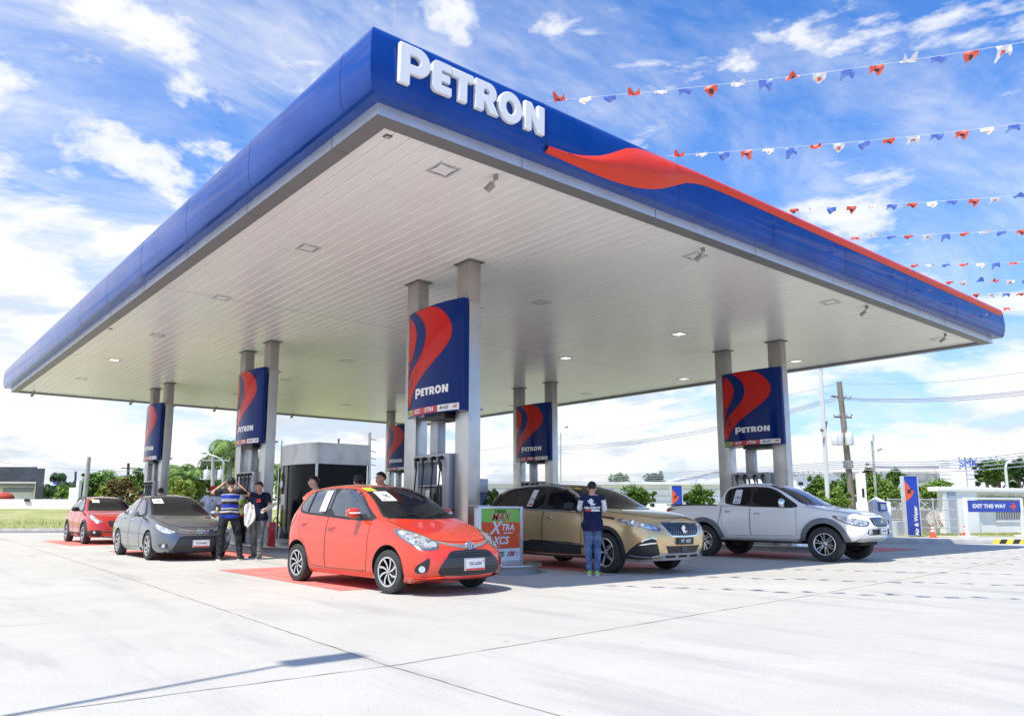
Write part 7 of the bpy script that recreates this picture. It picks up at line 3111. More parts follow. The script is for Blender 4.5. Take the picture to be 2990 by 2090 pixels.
def gat(px, D, z=0.0):
    """ground point under a survey column at a forward distance"""
    v = at(px, 1489, D)
    return Vector((v.x, v.y, z))


def zat(px, py, D):
    return at(px, py, D).z


# ------------------------------------------------ left background
# low white boundary wall with a stepped pier
D = 62
a, b, c = gat(-420, D), gat(150, D), gat(205, D)
gw = empty('boundary_wall', (a.x, a.y, 0), 0, 'long low white boundary wall behind the lawn, stepping up at its end', 'wall')
GWM = Matrix.Translation((-a.x, -a.y, 0))
m = MB()
m.prism([flat(a), flat(c), (c.x + .1, c.y + .35), (a.x + .1, a.y + .35)], .2, zat(100, 1457, D))
m.build('wall', WHITEWALL, gw, M=GWM)
p, q = gat(197, D - .2), gat(219, D - .2)
m = MB()
m.prism([flat(p), flat(q), (q.x + .3, q.y + .5), (p.x + .3, p.y + .5)], .2, zat(200, 1423, D))
p, q = gat(216, D - .5), gat(224.5, D - .5)
m.prism([flat(p), flat(q), (q.x + .3, q.y + .5), (p.x + .3, p.y + .5)], .2, zat(220, 1402, D))
m.build('pier', WHITEWALL, gw, M=GWM)
m = MB()
p, q = gat(68, D - .15), gat(85, D - .15)
z0, z1 = zat(70, 1464, D), zat(70, 1456, D)
m.prism([flat(p), flat(q), (q.x, q.y + .1), (p.x, p.y + .1)], z0, z1)
m.build('vent', BLACK, gw, M=GWM)

# dark fascia shop building
D = 74
DKPANEL = mat('dark_panel', (.035, .042, .058), .35, var=.4, vscale=.6, coat=.2)


def slab(m, px0, px1, y0, y1, D, dep, mi=0, D2=None):
    """upright block whose front spans two survey columns; y0 top, y1 bottom"""
    p, q = gat(px0, D), gat(px1, D2 or D)
    zt, zb_ = zat(px0, y0, D), (zat(px0, y1, D) if y1 is not None else 0)
    n1, n2 = Vector((p.x, p.y)).normalized() * dep, Vector((q.x, q.y)).normalized() * dep
    m.prism([flat(p), flat(q), (q.x + n2.x, q.y + n2.y), (p.x + n1.x, p.y + n1.y)], zb_, zt, None, mi)


sh = empty('shop_building', gat(50, D), 0, 'low building with dark blue fascia above white walls, far left', 'building')
SM = Matrix.Translation(-gat(50, D))
m = MB()
slab(m, -160, 98, 1361, 1399, D, 12)
m.build('fascia', DKPANEL, sh, M=SM)
m = MB()
slab(m, 97, 121, 1366, None, D - .5, 12)
m.build('end_pier', DKPANEL, sh, M=SM)
m = MB()
slab(m, -160, 96, 1399.5, None, D + 1.0, 10)
m.build('wall', WHITEWALL, sh, M=SM)
m = MB()
slab(m, -160, 98, 1405, 1410, D - .6, 1.5)
slab(m, -160, 90, 1419, 1421, D - .3, 1.2)
m.build('canopy_ledge', mat('ledge_grey', (.5, .5, .5), .6), sh, M=SM)
for x0, x1 in ((2, 24), (25, 36), (37, 88)):
    m = MB()
    slab(m, x0, x1, 1422, 1436, D + .9, .2)
    m.build('window', mat('blue_glass', (.22, .28, .40), .1, coat=.5), sh, M=SM)
m = MB()
c = gat(6, 64.5, zat(6, 1452, 64.5))
m.blob(c, (.85, .6, .45), 1, 2)
tag(m.build('garden_umbrella', mat('faded_red', (.5, .06, .04), .7), smooth=80), 'small red dome showing above the far left wall', 'umbrella')
# lower shop behind with blue trim
s2 = empty('far_shop', gat(150, 95), 0, 'low white shop with dark opening between the dark fascia and the pier', 'building')
SM2 = Matrix.Translation(-gat(150, 95))
m = MB()
slab(m, 115, 200, 1420, None, 95, 8)
m.build('wall', WHITEWALL, s2, M=SM2)
m = MB()
slab(m, 118, 146, 1436, 1455, 94.8, .3)
m.build('opening', DARK, s2, M=SM2)
m = MB()
slab(m, 115, 200, 1419, 1426, 94, 6)
m.build('roof', mat('roof_dark', (.06, .065, .075), .6), s2, M=SM2)
m = MB()
slab(m, 148, 162, 1401, 1413, 96, .5)
slab(m, 205, 216, 1403, 1412, 96, .5)
m.build('sign', mat('sign_blue_far', (.03, .08, .42), .5), s2, M=SM2)

# poles on the left
def pole(px0, py0, px1, py1, D, r, label, cat='pole', m_=None, name='pole', zb=0.0):
    top = at(px0, py0, D)
    bot = at(px1, py1, D)
    d = (bot - top)
    t = (zb - bot.z) / d.z if abs(d.z) > 1e-6 else 0
    base = bot + d * t
    o = empty(name, base, 0, label, cat)
    m = MB()
    m.tube([(0, 0, 0), tuple(top - base)], [r * 1.15, r * .85], 10)
    m.build('shaft', m_ or mat('concrete_pole', (.42, .41, .39), .8, var=.1), o, smooth=60)
    return o, base, top


pole(260, 1333, 248, 1448, 58, .17, 'bare leaning grey pole behind the red crossover')
pole(221, 1376, 220, 1405, 66, .10, 'short dark pole rising above the white pier', m_=mat('dark_pole', (.09, .085, .08), .8))
o, b_, t_ = pole(375, 1352, 373, 1420, 85, .17, 'slim utility pole among the trees left of the column', m_=mat('dark_pole', (.09, .085, .08), .8))
m = MB()
for k in range(3):
    z = t_.z - b_.z - .5 - .9 * k
    m.tube([(-.9, .3, z), (.9, -.3, z)], .06, 6)
m.build('crossarm', mat('dark_pole', (.09, .085, .08), .8), o)

# trees on the left: px, D, half-width px, top py, kind
GT = 'trees in the planted row on the left'
rt = random.Random(4)


def bush(px, D, wpx, ytop, ybot, kind, label, seed, n=2600, leaf=.26, nb=4, group=GT, cat='tree', name='broadleaf_tree', deep=1.0):
    s = D / 2246.2
    w = wpx * s * 1.12
    zt, zb_ = zat(px, ytop - (18 if px < 900 else 8), D), max(.1, zat(px, ybot, D))
    h = zt - zb_
    rs = random.Random(seed)
    bl = []
    for i in range(nb):
        f = (i + .5) / nb
        r = w / nb * rs.uniform(1.0, 1.45)
        x = (f - .5) * 2 * w * .80
        cz = zb_ + h * rs.uniform(.48, .62)
        bl.append(((_r.x * x, _r.y * x, cz), (r, r * deep, h * rs.uniform(.38, .46))))
    bl.append(((0, 0, zb_ + h * .66), (w * .5, w * .5 * deep, h * .34)))
    return tree(gat(px, D), bl, label, kind, n, leaf, None, group, seed, cat, name)


palm(gat(163, 78), zat(163, 1385, 78), 2.0, 'small single palm with round head beside the dark fascia', 3, GT, 12, 1.6, .12, kind='dark')
palm(gat(192, 66), zat(190, 1412, 66), 2.6, 'dark drooping palm behind the white pier', 5, GT, 18, 1.9, .15, kind='dark')
palm(gat(147, 70), zat(147, 1420, 70), 2.2, 'dark drooping palm by the far shop opening', 8, GT, 12, 1.9, .12, kind='dark')
bush(180, 64, 22, 1436, 1470, 'lite', 'low bright green shrub behind the white wall', 11, 900, .22, 3, cat='shrub', name='shrub')
bush(258, 66, 44, 1398, 1490, 'mid', 'dense green tree right of the white pier', 12, 4200)
bush(305, 60, 26, 1425, 1490, 'yel', 'yellowish shrub left of the reddish tree', 13, 1500, .22, 3)
bush(345, 58, 42, 1411, 1490, 'rust', 'reddish brown leaved tree behind the red crossover', 14, 3800, .24)
bush(300, 82, 60, 1386, 1490, 'lite', 'wide pale green tree at the back of the row', 15, 3600, .30)
bush(395, 74, 40, 1384, 1490, 'mid', 'tall green tree left of the far column', 16, 3200, .30)
bush(400, 60, 20, 1436, 1490, 'yel', 'small yellow green shrub by the saloon roof', 17, 1200, .22, 3)
for i, (px, yt) in enumerate(((282, 1402), (318, 1396), (352, 1392), (384, 1398), (412, 1392))):
    palm(gat(px, 88 + 3 * i), zat(px, yt + 8, 88 + 3 * i), 3.2, ('leftmost palm', 'second palm', 'middle palm', 'fourth palm', 'rightmost palm')[i] + ' showing above the left tree row', 20 + i, GT, 15, 1.4, .16)
bush(505, 64, 30, 1408, 1490, 'lite', 'light green tree right of the far column', 31, 2600, .24)
bush(528, 56, 38, 1420, 1490, 'yel', 'yellow green tree above the saloon roof', 32, 3400, .22)
bush(490, 70, 20, 1398, 1490, 'rust', 'rusty leaved tree against the far column', 33, 1400, .26, 3)
palm(gat(516, 80), zat(516, 1372, 80), 3.4, 'feathery palm right of the far column', 41, GT, 18, 1.2, .18)
palm(gat(560, 80), zat(558, 1388, 80), 3.2, 'feathery palm in the gap between the two far columns', 42, GT, 18, 1.3, .17)
palm(gat(590, 70), zat(590, 1385, 70), 3.0, 'palm with pale trunk left of the transformers', 43, GT, 16, 1.4, .22)
palm(gat(620, 84), zat(622, 1352, 84), 3.8, 'dark headed palm above the transformers', 44, GT, 18, 1.3, .2, kind='dark')
palm(gat(664, 66), zat(664, 1316, 66), 3.9, 'tallest palm left of the second column pair', 45, GT, 20, 1.2, .26)
palm(gat(688, 72), zat(690, 1342, 72), 3.6, 'palm partly behind the second column pair', 46, GT, 18, 1.3, .22)
palm(gat(735, 70), zat(735, 1345, 70), 3.4, 'palm seen between the second pair of columns', 47, GT, 18, 1.4, .22)
palm(gat(752, 64), zat(748, 1385, 64), 3.0, 'lower palm seen between the second pair of columns', 48, GT, 16, 1.4, .2)
palm(gat(822, 60), zat(822, 1368, 60), 3.0, 'palm between the second column pair and the kiosk', 49, GT, 18, 1.4, .22)
palm(gat(838, 52), zat(840, 1405, 52), 2.4, 'lower palm left of the kiosk', 50, GT, 16, 1.5, .18)
for i, (px, yt, D_) in enumerate(((532, 1380, 74), (548, 1396, 68), (572, 1376, 86), (606, 1392, 76), (640, 1372, 88), (678, 1360, 80), (708, 1352, 84), (724, 1384, 70), (772, 1368, 78))):
    palm(gat(px, D_), zat(px, yt, D_), 3.4, 'feathery palm, %s in the band between the left columns and kiosk' % ('first from left', 'second from left', 'third from left', 'fourth from left', 'fifth from left', 'sixth from left', 'seventh from left', 'eighth from left', 'ninth from left')[i], 140 + i, GT, 15, .8, .17)
bush(600, 72, 45, 1418, 1490, 'mid', 'green tree behind the red capped person', 51, 3600, .28)
bush(650, 78, 30, 1392, 1490, 'dark', 'dark tree behind the street lamp', 52, 2400, .3)
bush(700, 74, 50, 1400, 1490, 'mid', 'green tree behind the striped polo man', 53, 3600, .3)
bush(760, 70, 34, 1405, 1490, 'dark', 'dark green tree between the column pair', 54, 2400, .28)
bush(826, 58, 26, 1420, 1500, 'mid', 'green tree at the left side of the kiosk', 55, 2600, .22)
bush(842, 56, 16, 1440, 1500, 'lite', 'pale green shrub touching the kiosk side', 56, 1200, .2, 3)
# transformer pole and curved street lamp on the left
TRW = mat('transformer_grey', (.62, .64, .66), .5, var=.08)
o, b_, t_ = pole(622, 1328, 621, 1440, 62, .15, 'concrete pole carrying white transformer drums left of the second column', 'utility pole', name='utility_pole')
h = t_.z - b_.z
for k, dx in enumerate((-.55, 0.02, .55)):
    m = MB()
    x, y = _r.x * dx, _r.y * dx
    z0 = zat(620, 1400, 62) - b_.z
    m.lathe([(0, 0), (.24, 0), (.26, .06), (.26, .72), (.22, .80), (0, .82)], Matrix.Translation((x - _f.x * .35, y - _f.y * .35, z0)), 14)
    m.tube([(x - _f.x * .35, y - _f.y * .35, z0 + .8), (x - _f.x * .35, y - _f.y * .35, z0 + 1.1)], .04, 6)
    m.build('transformer', TRW, o, smooth=40)
m = MB()
for zz, hw in ((h - .4, 1.1), (h - 1.9, 1.2), (h - 2.9, .6)):
    m.tube([(-_r.x * hw, -_r.y * hw, zz), (_r.x * hw, _r.y * hw, zz)], .06, 6)
    for k in (-1, -.45, .45, 1):
        m.tube([(_r.x * hw * k, _r.y * hw * k, zz), (_r.x * hw * k, _r.y * hw * k, zz + .3)], [.05, .03], 6)
m.build('crossarm', mat('crossarm_grey', (.35, .35, .34), .7), o)
o, b_, t_ = pole(653, 1352, 650, 1420, 58, .09, 'curved arm street lamp beside the transformer pole', 'street lamp', GALV, 'street_lamp')
h = t_.z - b_.z
m = MB()
m.tube([(0, 0, h), (-_r.x * .25, -_r.y * .25, h + .35), (-_r.x * .7, -_r.y * .7, h + .55), (-_r.x * 1.4, -_r.y * 1.4, h + .75)], .06, 8)
m.build('arm', GALV, o, smooth=60)
m = MB()
m.blob((-_r.x * 1.6, -_r.y * 1.6, h + .8), (.3, .16, .08), 0, 2)
m.build('lamp_head', GALV, o, smooth=60)

# ------------------------------------------------ behind the middle: warehouses
WSHEET = mat('white_sheeting', (.84, .84, .84), .6, var=.05, vscale=.4)
W2 = empty('warehouse', gat(1750, 95), 0, 'long white warehouse with grey patched roof behind the gold SUV', 'warehouse')
WM = Matrix.Translation(-gat(1750, 95))
m = MB()
slab(m, 1380, 2110, 1412, None, 95, 25)
m.build('wall', WSHEET, W2, M=WM)
m = MB()
for y in (1425, 1445, 1462):
    slab(m, 1380, 2110, y, y + 1.5, 94.9, .2)
m.build('wall_joint', mat('sheet_line', (.50, .52, .54), .6), W2, M=WM)
m = MB()
slab(m, 1380, 2112, 1404, 1412, 94, 26)
m.build('roof', mat('roof_sheet_pale', (.62, .64, .66), .5, var=.15, vscale=.2), W2, M=WM)
# gabled hall
W3_ = empty('gabled_hall', gat(2060, 110), 0, 'white gabled hall left of the right column pair', 'building')
WM3 = Matrix.Translation(-gat(2060, 110))
m = MB()
p0, p1 = gat(1955, 110), gat(2330, 110)
n_ = Vector((_f.x, _f.y, 0)).normalized() * 30
zt, ze = zat(2100, 1376, 110), zat(1960, 1407, 110)
pm = gat(2095, 110)
L_ = (p1 - p0)
vs = []
for off in (Vector((0, 0, 0)), n_):
    for P_, z in ((p0, 0), (p1, 0), (p1, zt - .4), (pm, zt), (p0, ze)):
        vs.append((P_.x + off.x, P_.y + off.y, z))
m.add(vs, [(0, 1, 2, 3, 4), (9, 8, 7, 6, 5), (4, 3, 8, 9), (3, 2, 7, 8), (0, 4, 9, 5), (1, 6, 7, 2)])
m.build('wall', WSHEET, W3_, M=WM3, fix=True)
m = MB()
m.tube([(p0.x, p0.y - .2, ze), (pm.x, pm.y - .2, zt), (p1.x, p1.y - .2, zt - .4)], .22, 6)
m.build('roof_edge', mat('gutter_grey', (.35, .37, .40), .6), W3_, M=WM3)
m = MB()
slab(m, 2040, 2064, 1396, 1412, 109.5, .4)
m.build('vent', mat('vent_grey', (.55, .57, .58), .6), W3_, M=WM3)
# long factory right of the column, with tower and letters
F1 = empty('factory', gat(2600, 130), 0, 'long white factory with stepped tower and large blue letters', 'factory')
FM = Matrix.Translation(-gat(2600, 130))
m = MB()
slab(m, 2270, 2520, 1378, None, 138, 40)
slab(m, 2520, 2760, 1366, None, 130, 40)
slab(m, 2330, 2440, 1368, 1380, 137, 20)
m.build('wall', WSHEET, F1, M=FM)
m = MB()
slab(m, 2753, 3200, 1329, None, 126, 30)
slab(m, 2785, 2830, 1325, None, 125, 3)
m.build('tower', mat('white_tower', (.80, .80, .81), .6, var=.03), F1, M=FM)
m = MB()
slab(m, 2560, 2753, 1359, 1362, 127, 3)
slab(m, 2270, 2560, 1376, 1378, 137, 3)
slab(m, 2520, 2762, 1404, 1406, 129.6, .4)
slab(m, 2745, 2749, 1385, 1406, 124.6, .4)
m.build('eaves', mat('gutter_grey', (.35, .37, .40), .6), F1, M=FM)
m = MB()
for y in (1336, 1345, 1354, 1378, 1390):
    slab(m, 2755, 3200, y, y + .6, 125.8, .1)
for x in range(2300, 2760, 26):
    slab(m, x, x + 1, 1370, 1404, 129.7 if x > 2520 else 137.6, .1)
m.build('wall_joint', mat('sheet_line', (.50, .52, .54), .6), F1, M=FM)
m = MB()
for k in range(8):
    slab(m, 2300 + k * 16, 2304 + k * 16, 1366, 1370, 136.5, .3)
m.build('roof_vents', mat('vent_grey', (.55, .57, .58), .6), F1, M=FM)
m = MB()
slab(m, 2336, 2350, 1406, 1416, 136, .3)
m.build('window', DARK, F1, M=FM)
vs, fs = text_mesh('SMK', 2.0, .10, .0, sx=1.0)
c = at(2828, 1353, 124.2)
M_ = frameM(c, _r, (0, 0, 1), (-_f.x, -_f.y, 0))
m = MB()
m.add([M_ @ Vector((v[0] * .80, v[1] * .85, v[2])) for v in vs], fs)
m.build('lettering', mat('letters_blue', (.03, .12, .55), .4), F1, M=FM)
for k in range(7):
    x = 2800 + 17 * (k % 4) + (3 if k > 3 else 0)
    y = 1337 if k < 4 else 1368
    c = at(x, y, 123.5)
    m = MB()
    m.blob(c, .15)
    m.build('spotlight', mat('lamp_brown', (.20, .15, .11), .6), F1, M=FM)

# ------------------------------------------------ right-hand trees and shrubs
GR_ = 'trees and shrubs behind the forecourt on the right'
bush(1745, 40, 50, 1424, 1500, 'mid', 'dense dark shrub behind the gold SUV windscreen', 61, 3600, .15, 5, GR_, 'shrub', 'shrub')
bush(1862, 40, 60, 1427, 1500, 'mid', 'dense flowering shrub left of the small blue pylon', 62, 4200, .15, 5, GR_, 'shrub', 'shrub')
bush(2040, 40, 46, 1424, 1500, 'mid', 'round shrub right of the small blue pylon', 63, 3600, .15, 4, GR_, 'shrub', 'shrub')
bush(1432, 40, 24, 1432, 1500, 'lite', 'green shrub right of the near column', 64, 1800, .15, 3, GR_, 'shrub', 'shrub')
bush(1812, 110, 32, 1390, 1420, 'mid', 'leafy tree top over the warehouse roof, left one', 65, 1500, .35, 3, GR_)
bush(1912, 110, 30, 1388, 1420, 'dark', 'darker tree top over the warehouse roof, right one', 66, 1500, .35, 3, GR_)
bush(2400, 46, 50, 1395, 1500, 'mid', 'broad green tree right of the pickup cab', 67, 4600, .2, 5, GR_)
bush(2475, 48, 50, 1394, 1500, 'mid', 'green tree behind the leaning utility pole', 68, 4600, .2, 5, GR_)
bush(2440, 40, 50, 1432, 1500, 'lite', 'bright hedge bush above the pickup bonnet', 69, 3600, .16, 5, GR_, 'shrub', 'shrub')
bush(2560, 46, 46, 1388, 1500, 'mid', 'green tree with reddish tips behind the white post', 70, 4200, .2, 4, GR_)
bush(2545, 52, 20, 1362, 1420, 'rust', 'tall thin rusty tree beside the street light', 71, 900, .22, 3, GR_)
bush(2622, 52, 28, 1370, 1440, 'mid', 'small round tree left of the air and water pylon', 72, 2000, .2, 3, GR_)
bush(2590, 42, 62, 1410, 1500, 'lite', 'wide layered tree left of the air and water pylon', 73, 5200, .17, 6, GR_)
bush(2730, 42, 68, 1404, 1500, 'lite', 'wide layered tree right of the air and water pylon', 74, 5600, .17, 6, GR_)
bush(2890, 70, 36, 1348, 1440, 'dark', 'dark spreading tree in front of the blue letters', 75, 3600, .28, 4, GR_)
bush(2925, 64, 55, 1346, 1440, 'mid', 'spreading tree above the guard house roof', 76, 4600, .26, 5, GR_)
bush(2985, 60, 40, 1340, 1440, 'dark', 'dark tree cut by the right edge', 77, 3200, .26, 4, GR_)

# ------------------------------------------------ right-hand signs and furniture
SB = mat('pylon_blue', (.012, .045, .36), .3, coat=.4)


def sign_arrow(m, M, s, mi):
    """arrow pointing down and to the left"""
    q = [(-.5, -.5), (.30, -.5), (.12, -.30), (.5, .08), (.22, .5 - .14), (-.18, -.02), (-.34, .26)]
    q = [(-.5, -.5), (.34, -.5), (.20, -.28), (-.05, -.28), (.5, .27), (.27, .5), (-.28, -.05), (-.28, .20), (-.5, .34)]
    m.prism([(x * s, y * s) for x, y in q], 0, .004, M, mi)


def pylon(base, w, h, label, words=None, yaw=None, arrow_px=.55):
    yaw = -YAW if yaw is None else yaw
    o = empty('pylon_sign', base, yaw, label, 'sign')
    m = MB()
    m.box((-w / 2, -.08, .05), (w / 2, .08, h - .02))
    m.box((-w / 2 - .04, -.10, 0), (-w / 2, .10, h), 1)
    m.box((w / 2, -.10, 0), (w / 2 + .04, .10, h), 1)
    m.box((-w / 2, -.10, h - .02), (w / 2, .10, h), 1)
    m.build('panel', [SB, ALU], o, bevel=.004)
    m = MB()
    n = 16
    q = [(-w / 2 + .003, h - .16)]
    for i in range(n + 1):
        t = i / n
        q.append((-w / 2 + .003 + w * .70 * sin(pi * min(1, t * 1.15) / 2 * 1.0) ** 1.0 if t < .45 else -w / 2 + .003 + w * .70 * max(0, cos((t - .45) / .55 * pi / 2)) ** .9, h - .16 - w * 1.55 * t))
    m.prism(q, 0, .004, frameM((0, -.0825, 0), (1, 0, 0), (0, 0, 1), (0, -1, 0)))
    e = m.build('emblem', mat('pylon_orange', (.75, .09, .02), .35, coat=.3), o, fix=True)
    m = MB()
    sign_arrow(m, frameM((-w * .12, -.090, h - .16 - w * .75), (1, 0, 0), (0, 0, 1), (0, -1, 0)), w * .34, 0)
    m.build('arrow', SDARK, e, fix=True)
    if words:
        vs, fs = text_mesh(words, w * .40, .003, .006, sx=1.0)
        M = frameM((w * .22, -.085, h * .26), (0, 0, 1), (-1, 0, 0), (0, -1, 0))
        m = MB()
        m.add([M @ Vector(v) for v in vs], fs)
        m.build('lettering', SWHITE, o)
    return o


b0 = gp(2667, 1566, .155)
hh = zat(2658, 1388, b0.x * _f.x + b0.y * _f.y + 0)
DD = (b0 - Vector((0, 0, CAMH))).dot(_f)
pylon((b0.x, b0.y, .155), 41 * DD / 2246.2, at(2658, 1388, DD).z - .155, 'tall blue pylon with orange arrow emblem reading Air and Water', 'Air & Water', yaw=-YAW + .12)
g2 = gat(1977, 38)
pylon(g2, 29 * 38 / 2246.2, zat(1977, 1417, 38), 'small blue pylon with orange arrow, behind the pickup tub', None)

# exit sign on two posts
b1, b2 = gp(2827, 1568, .155), gp(2990, 1566, .155)
D1 = (b1 - Vector((0, 0, CAMH))).dot(_f)
ex_c = b1
dx = (b2 - b1)
dx.z = 0
Lx = dx.length
dx.normalize()
es = empty('exit_sign', (b1.x, b1.y, .155), atan2(dx.y, dx.x), 'blue EXIT THIS WAY sign with red arrow in a white frame', 'sign')
ht = at(2827, 1452, D1).z - .155
m = MB()
m.box((-.06, -.05, 0), (.06, .05, ht))
m.box((Lx - .06, -.05, 0), (Lx + .06, .05, ht))
m.box((.06, -.05, ht - .06), (Lx - .06, .05, ht))
m.box((-.22, -.2, -.01), (.25, .2, .06))
m.box((Lx - .25, -.2, -.01), (Lx + .2, .2, .06))
m.build('frame', WHITEP, es, bevel=.006)
m = MB()
zt, zb_ = ht - .10, ht - .10 - .43
m.box((.05, -.035, zb_), (Lx - .08, -.015, zt))
pn_ = m.build('panel', SB, es)
m = MB()
vs, fs = text_mesh('EXIT THIS WAY', .20, .002, .006, sx=1.22)
M = frameM((.05 + (Lx - .13) * .405, -.038, (zt + zb_) / 2), (1, 0, 0), (0, 0, 1), (0, -1, 0))
m.add([M @ Vector(v) for v in vs], fs)
m.build('lettering', SWHITE, pn_)
m = MB()
ax = .05 + (Lx - .13) * .86
q = [(-.15, -.035), (.02, -.035), (-.06, -.13), (.03, -.13), (.15, 0), (.03, .13), (-.06, .13), (.02, .035), (-.15, .035)]
m.prism(q, 0, .004, frameM((ax, -.036, (zt + zb_) / 2), (1, 0, 0), (0, 0, 1), (0, -1, 0)))
m.build('arrow', mat('arrow_red', (.75, .07, .05), .4), pn_, fix=True)

# traffic cones
CONEO = mat('cone_orange', (.85, .10, .03), .45)
for i, (px, py, hgt, lb) in enumerate(((2725, 1569, .44, 'orange traffic cone with white bands right of the tall blue pylon'), (2818, 1567, .38, 'orange traffic cone half behind the exit sign post'))):
    p = gp(px, py, .16)
    o = empty('traffic_cone', p, .3, lb, 'traffic cone', 'traffic cones on the verge')
    m = MB()
    R0 = .11
    
    segs = [(0, .42, 0), (.42, .56, 1), (.56, .66, 0), (.66, .82, 1), (.82, 1.0, 0)]
    for a0, a1, mi in segs:
        ra, rb = R0 * (1 - a0 * .82), R0 * (1 - a1 * .82)
        m.lathe([(ra, .025 + hgt * a0), (rb, .025 + hgt * a1)], None, 16, mi)
    m.lathe([(R0 * .18, .025 + hgt), (0, .028 + hgt)], None, 16, 0)
    m.build('body', [CONEO, WHITEP], o, smooth=40)
    m = MB()
    m.box((-.15, -.15, 0), (.15, .15, .025))
    m.build('base', CONEO, o, bevel=.01)
# round cable drum on a stand behind the sign post
p = gp(2828, 1564, .16)
p = p + Vector((_f.x, _f.y, 0)) * 2.2
dr = empty('cable_drum', p, -YAW, 'round pink and white reel on an angled stand behind the exit sign post', 'cable reel')
m = MB()
m.lathe([(0, -.05), (.36, -.05), (.36, -.03), (.12, -.03), (.12, .03), (.36, .03), (.36, .05), (0, .05)], frameM((0, 0, .62), (1, 0, 0), (0, 0, 1), (0, -1, 0)), 28)
m.build('reel', mat('reel_pink', (.70, .42, .36), .7, var=.35, vscale=6, vcol=(.8, .78, .72)), dr, smooth=40)
m = MB()
for s_ in (-1, 1):
    m.tube([(s_ * .05, -.12, .62), (s_ * .42, -.2, 0)], .025, 6)
    m.tube([(s_ * .05, .12, .62), (s_ * .42, .2, 0)], .025, 6)
m.build('stand', mat('stand_brown', (.20, .14, .06), .6), dr)

# wire fence beyond the pylon
fa, fb = gp(2600, 1562, .155), gp(2800, 1563, .155)
fe = empty('wire_fence', fa, 0, 'grey steel post and wire mesh fence behind the tall blue pylon', 'fence')
fd = fb - fa
m = MB()
zt = 1.45
rails = (0.30, .62, 1.0, 1.42)
for z in rails:
    m.tube([(0, 0, z - .0), (fd.x, fd.y, z)], .02, 6)
m.build('rail', GALV, fe)
for t in (0, .33, .66, 1.0):
    m = MB()
    m.tube([(fd.x * t, fd.y * t, -.05), (fd.x * t, fd.y * t, 1.48)], .035, 8)
    m.build('post', GALV, fe, smooth=60)
m = MB()
k = 0
nn = 46
for i in range(nn + 1):
    t = i / nn
    m.box((fd.x * t - .004, fd.y * t - .004, .05), (fd.x * t + .004, fd.y * t + .004, 1.42))
for i in range(16):
    z = .1 + i * .085
    m.tube([(0, 0, z), (fd.x, fd.y, z)], .003, 4)
m.build('wire_mesh', GALV, fe)
# white end post with blue box, low wall
w0, w1 = gp(2556, 1570, .155), gp(2607, 1570, .155)
gp_ = empty('gate_pier', (w0 + w1) / 2, 0, 'white square pier with pointed cap and small blue box, beyond the pickup nose', 'pier')
n_ = Vector((_f.x, _f.y)) * .8
c_ = (w0 + w1) / 2
m = MB()
hw = (w1 - w0).length / 2
A_ = frameM((0, 0, 0), (_r.x, _r.y, 0), (-_r.y, _r.x, 0), (0, 0, 1))
m.box((-hw, 0, 0), (hw, .35, 1.28), 0, A_)
m.build('wall', WHITEWALL, gp_, bevel=.01)
m = MB()
m.add([A_ @ Vector(q) for q in ((-hw, -.02, 1.28), (-hw + .5, -.02, 1.28), (-hw + .5, .35, 1.28), (-hw, .35, 1.28), (-hw + .22, .17, 1.47))], [(0, 1, 4), (1, 2, 4), (2, 3, 4), (3, 0, 4)])
m.build('cap', WHITEWALL, gp_)
m = MB()
m.box((-.13, -.10, .95), (.13, -.002, 1.26), 0, A_)
m.box((-.09, -.105, 1.0), (.09, -.1005, 1.2), 1, A_)
m.tube([A_ @ Vector((0, -.05, .95)), A_ @ Vector((0, -.04, .25))], .012, 6, 1)
m.build('meter_box', [SB, PAPER], gp_)
lw0, lw1 = gp(2608, 1566, .155), gp(2645, 1564, .155)
m = MB()
m.prism([flat(lw0), flat(lw1), (lw1.x + .2, lw1.y + .25), (lw0.x + .2, lw0.y + .25)], .1, .72)
tag(m.build('low_wall', WHITEWALL), 'short low white wall between the pier and the tall pylon', 'wall')
# concrete retaining slope behind the fence
s0, s1 = gp(2690, 1556, .155), gp(2765, 1556, .155)
m = MB()
m.prism([flat(s0), flat(s1), (s1.x + 1.5, s1.y + 2), (s0.x + 1.5, s0.y + 2)], .1, 1.15)
tag(m.build('culvert_wall', mat('stained_concrete', (.26, .26, .26), .9, var=.3, vscale=1.5, dirt=.5)), 'stained grey concrete wall behind the wire fence', 'wall')

# guard house with flat white roof, door and barred window
q0, q1 = gp(2765, 1560, .155), gp(3060, 1556, .155)
gh = empty('guard_house', q0, atan2((q1 - q0).y, (q1 - q0).x), 'small white guard house with flat overhanging roof and grey door', 'building')
Lh = (q1 - q0).length
DH = (q0 - Vector((0, 0, CAMH))).dot(_f)
k = DH / 2246.2
zr0 = at(2765, 1434, DH).z - .155
zr1 = zr0 + 18 * k
m = MB()
m.box((0, .0, 0), (Lh * .32, .3, zr0))
m.box((Lh * .32, .14, 0), (Lh, .5, zr0 - .0))
m.build('wall', WHITEWALL, gh)
m = MB()
m.box((-.42, -.08, zr0), (Lh, .4, zr1 - .06))
m.build('roof', mat('white_slab', (.80, .80, .78), .7, dirt=.12), gh, bevel=.015)
m = MB()
x0 = 15 * k
m.box((x0, -.03, .02), (x0 + 34 * k, .0, 1.85))
m.build('door', mat('door_grey', (.36, .42, .50), .5), gh)
m = MB()
m.box((x0 - .3, -.035, .02), (x0 - .12, -.002, 1.7))
m.build('notice', PAPER, gh)
m = MB()
wx0 = Lh * .52
for i in range(13):
    m.box((wx0 + i * .16, .10, .62), (wx0 + i * .16 + .035, .14, 1.30))
m.box((wx0 - .04, .102, .92), (wx0 + 12 * .16 + .06, .138, .955))
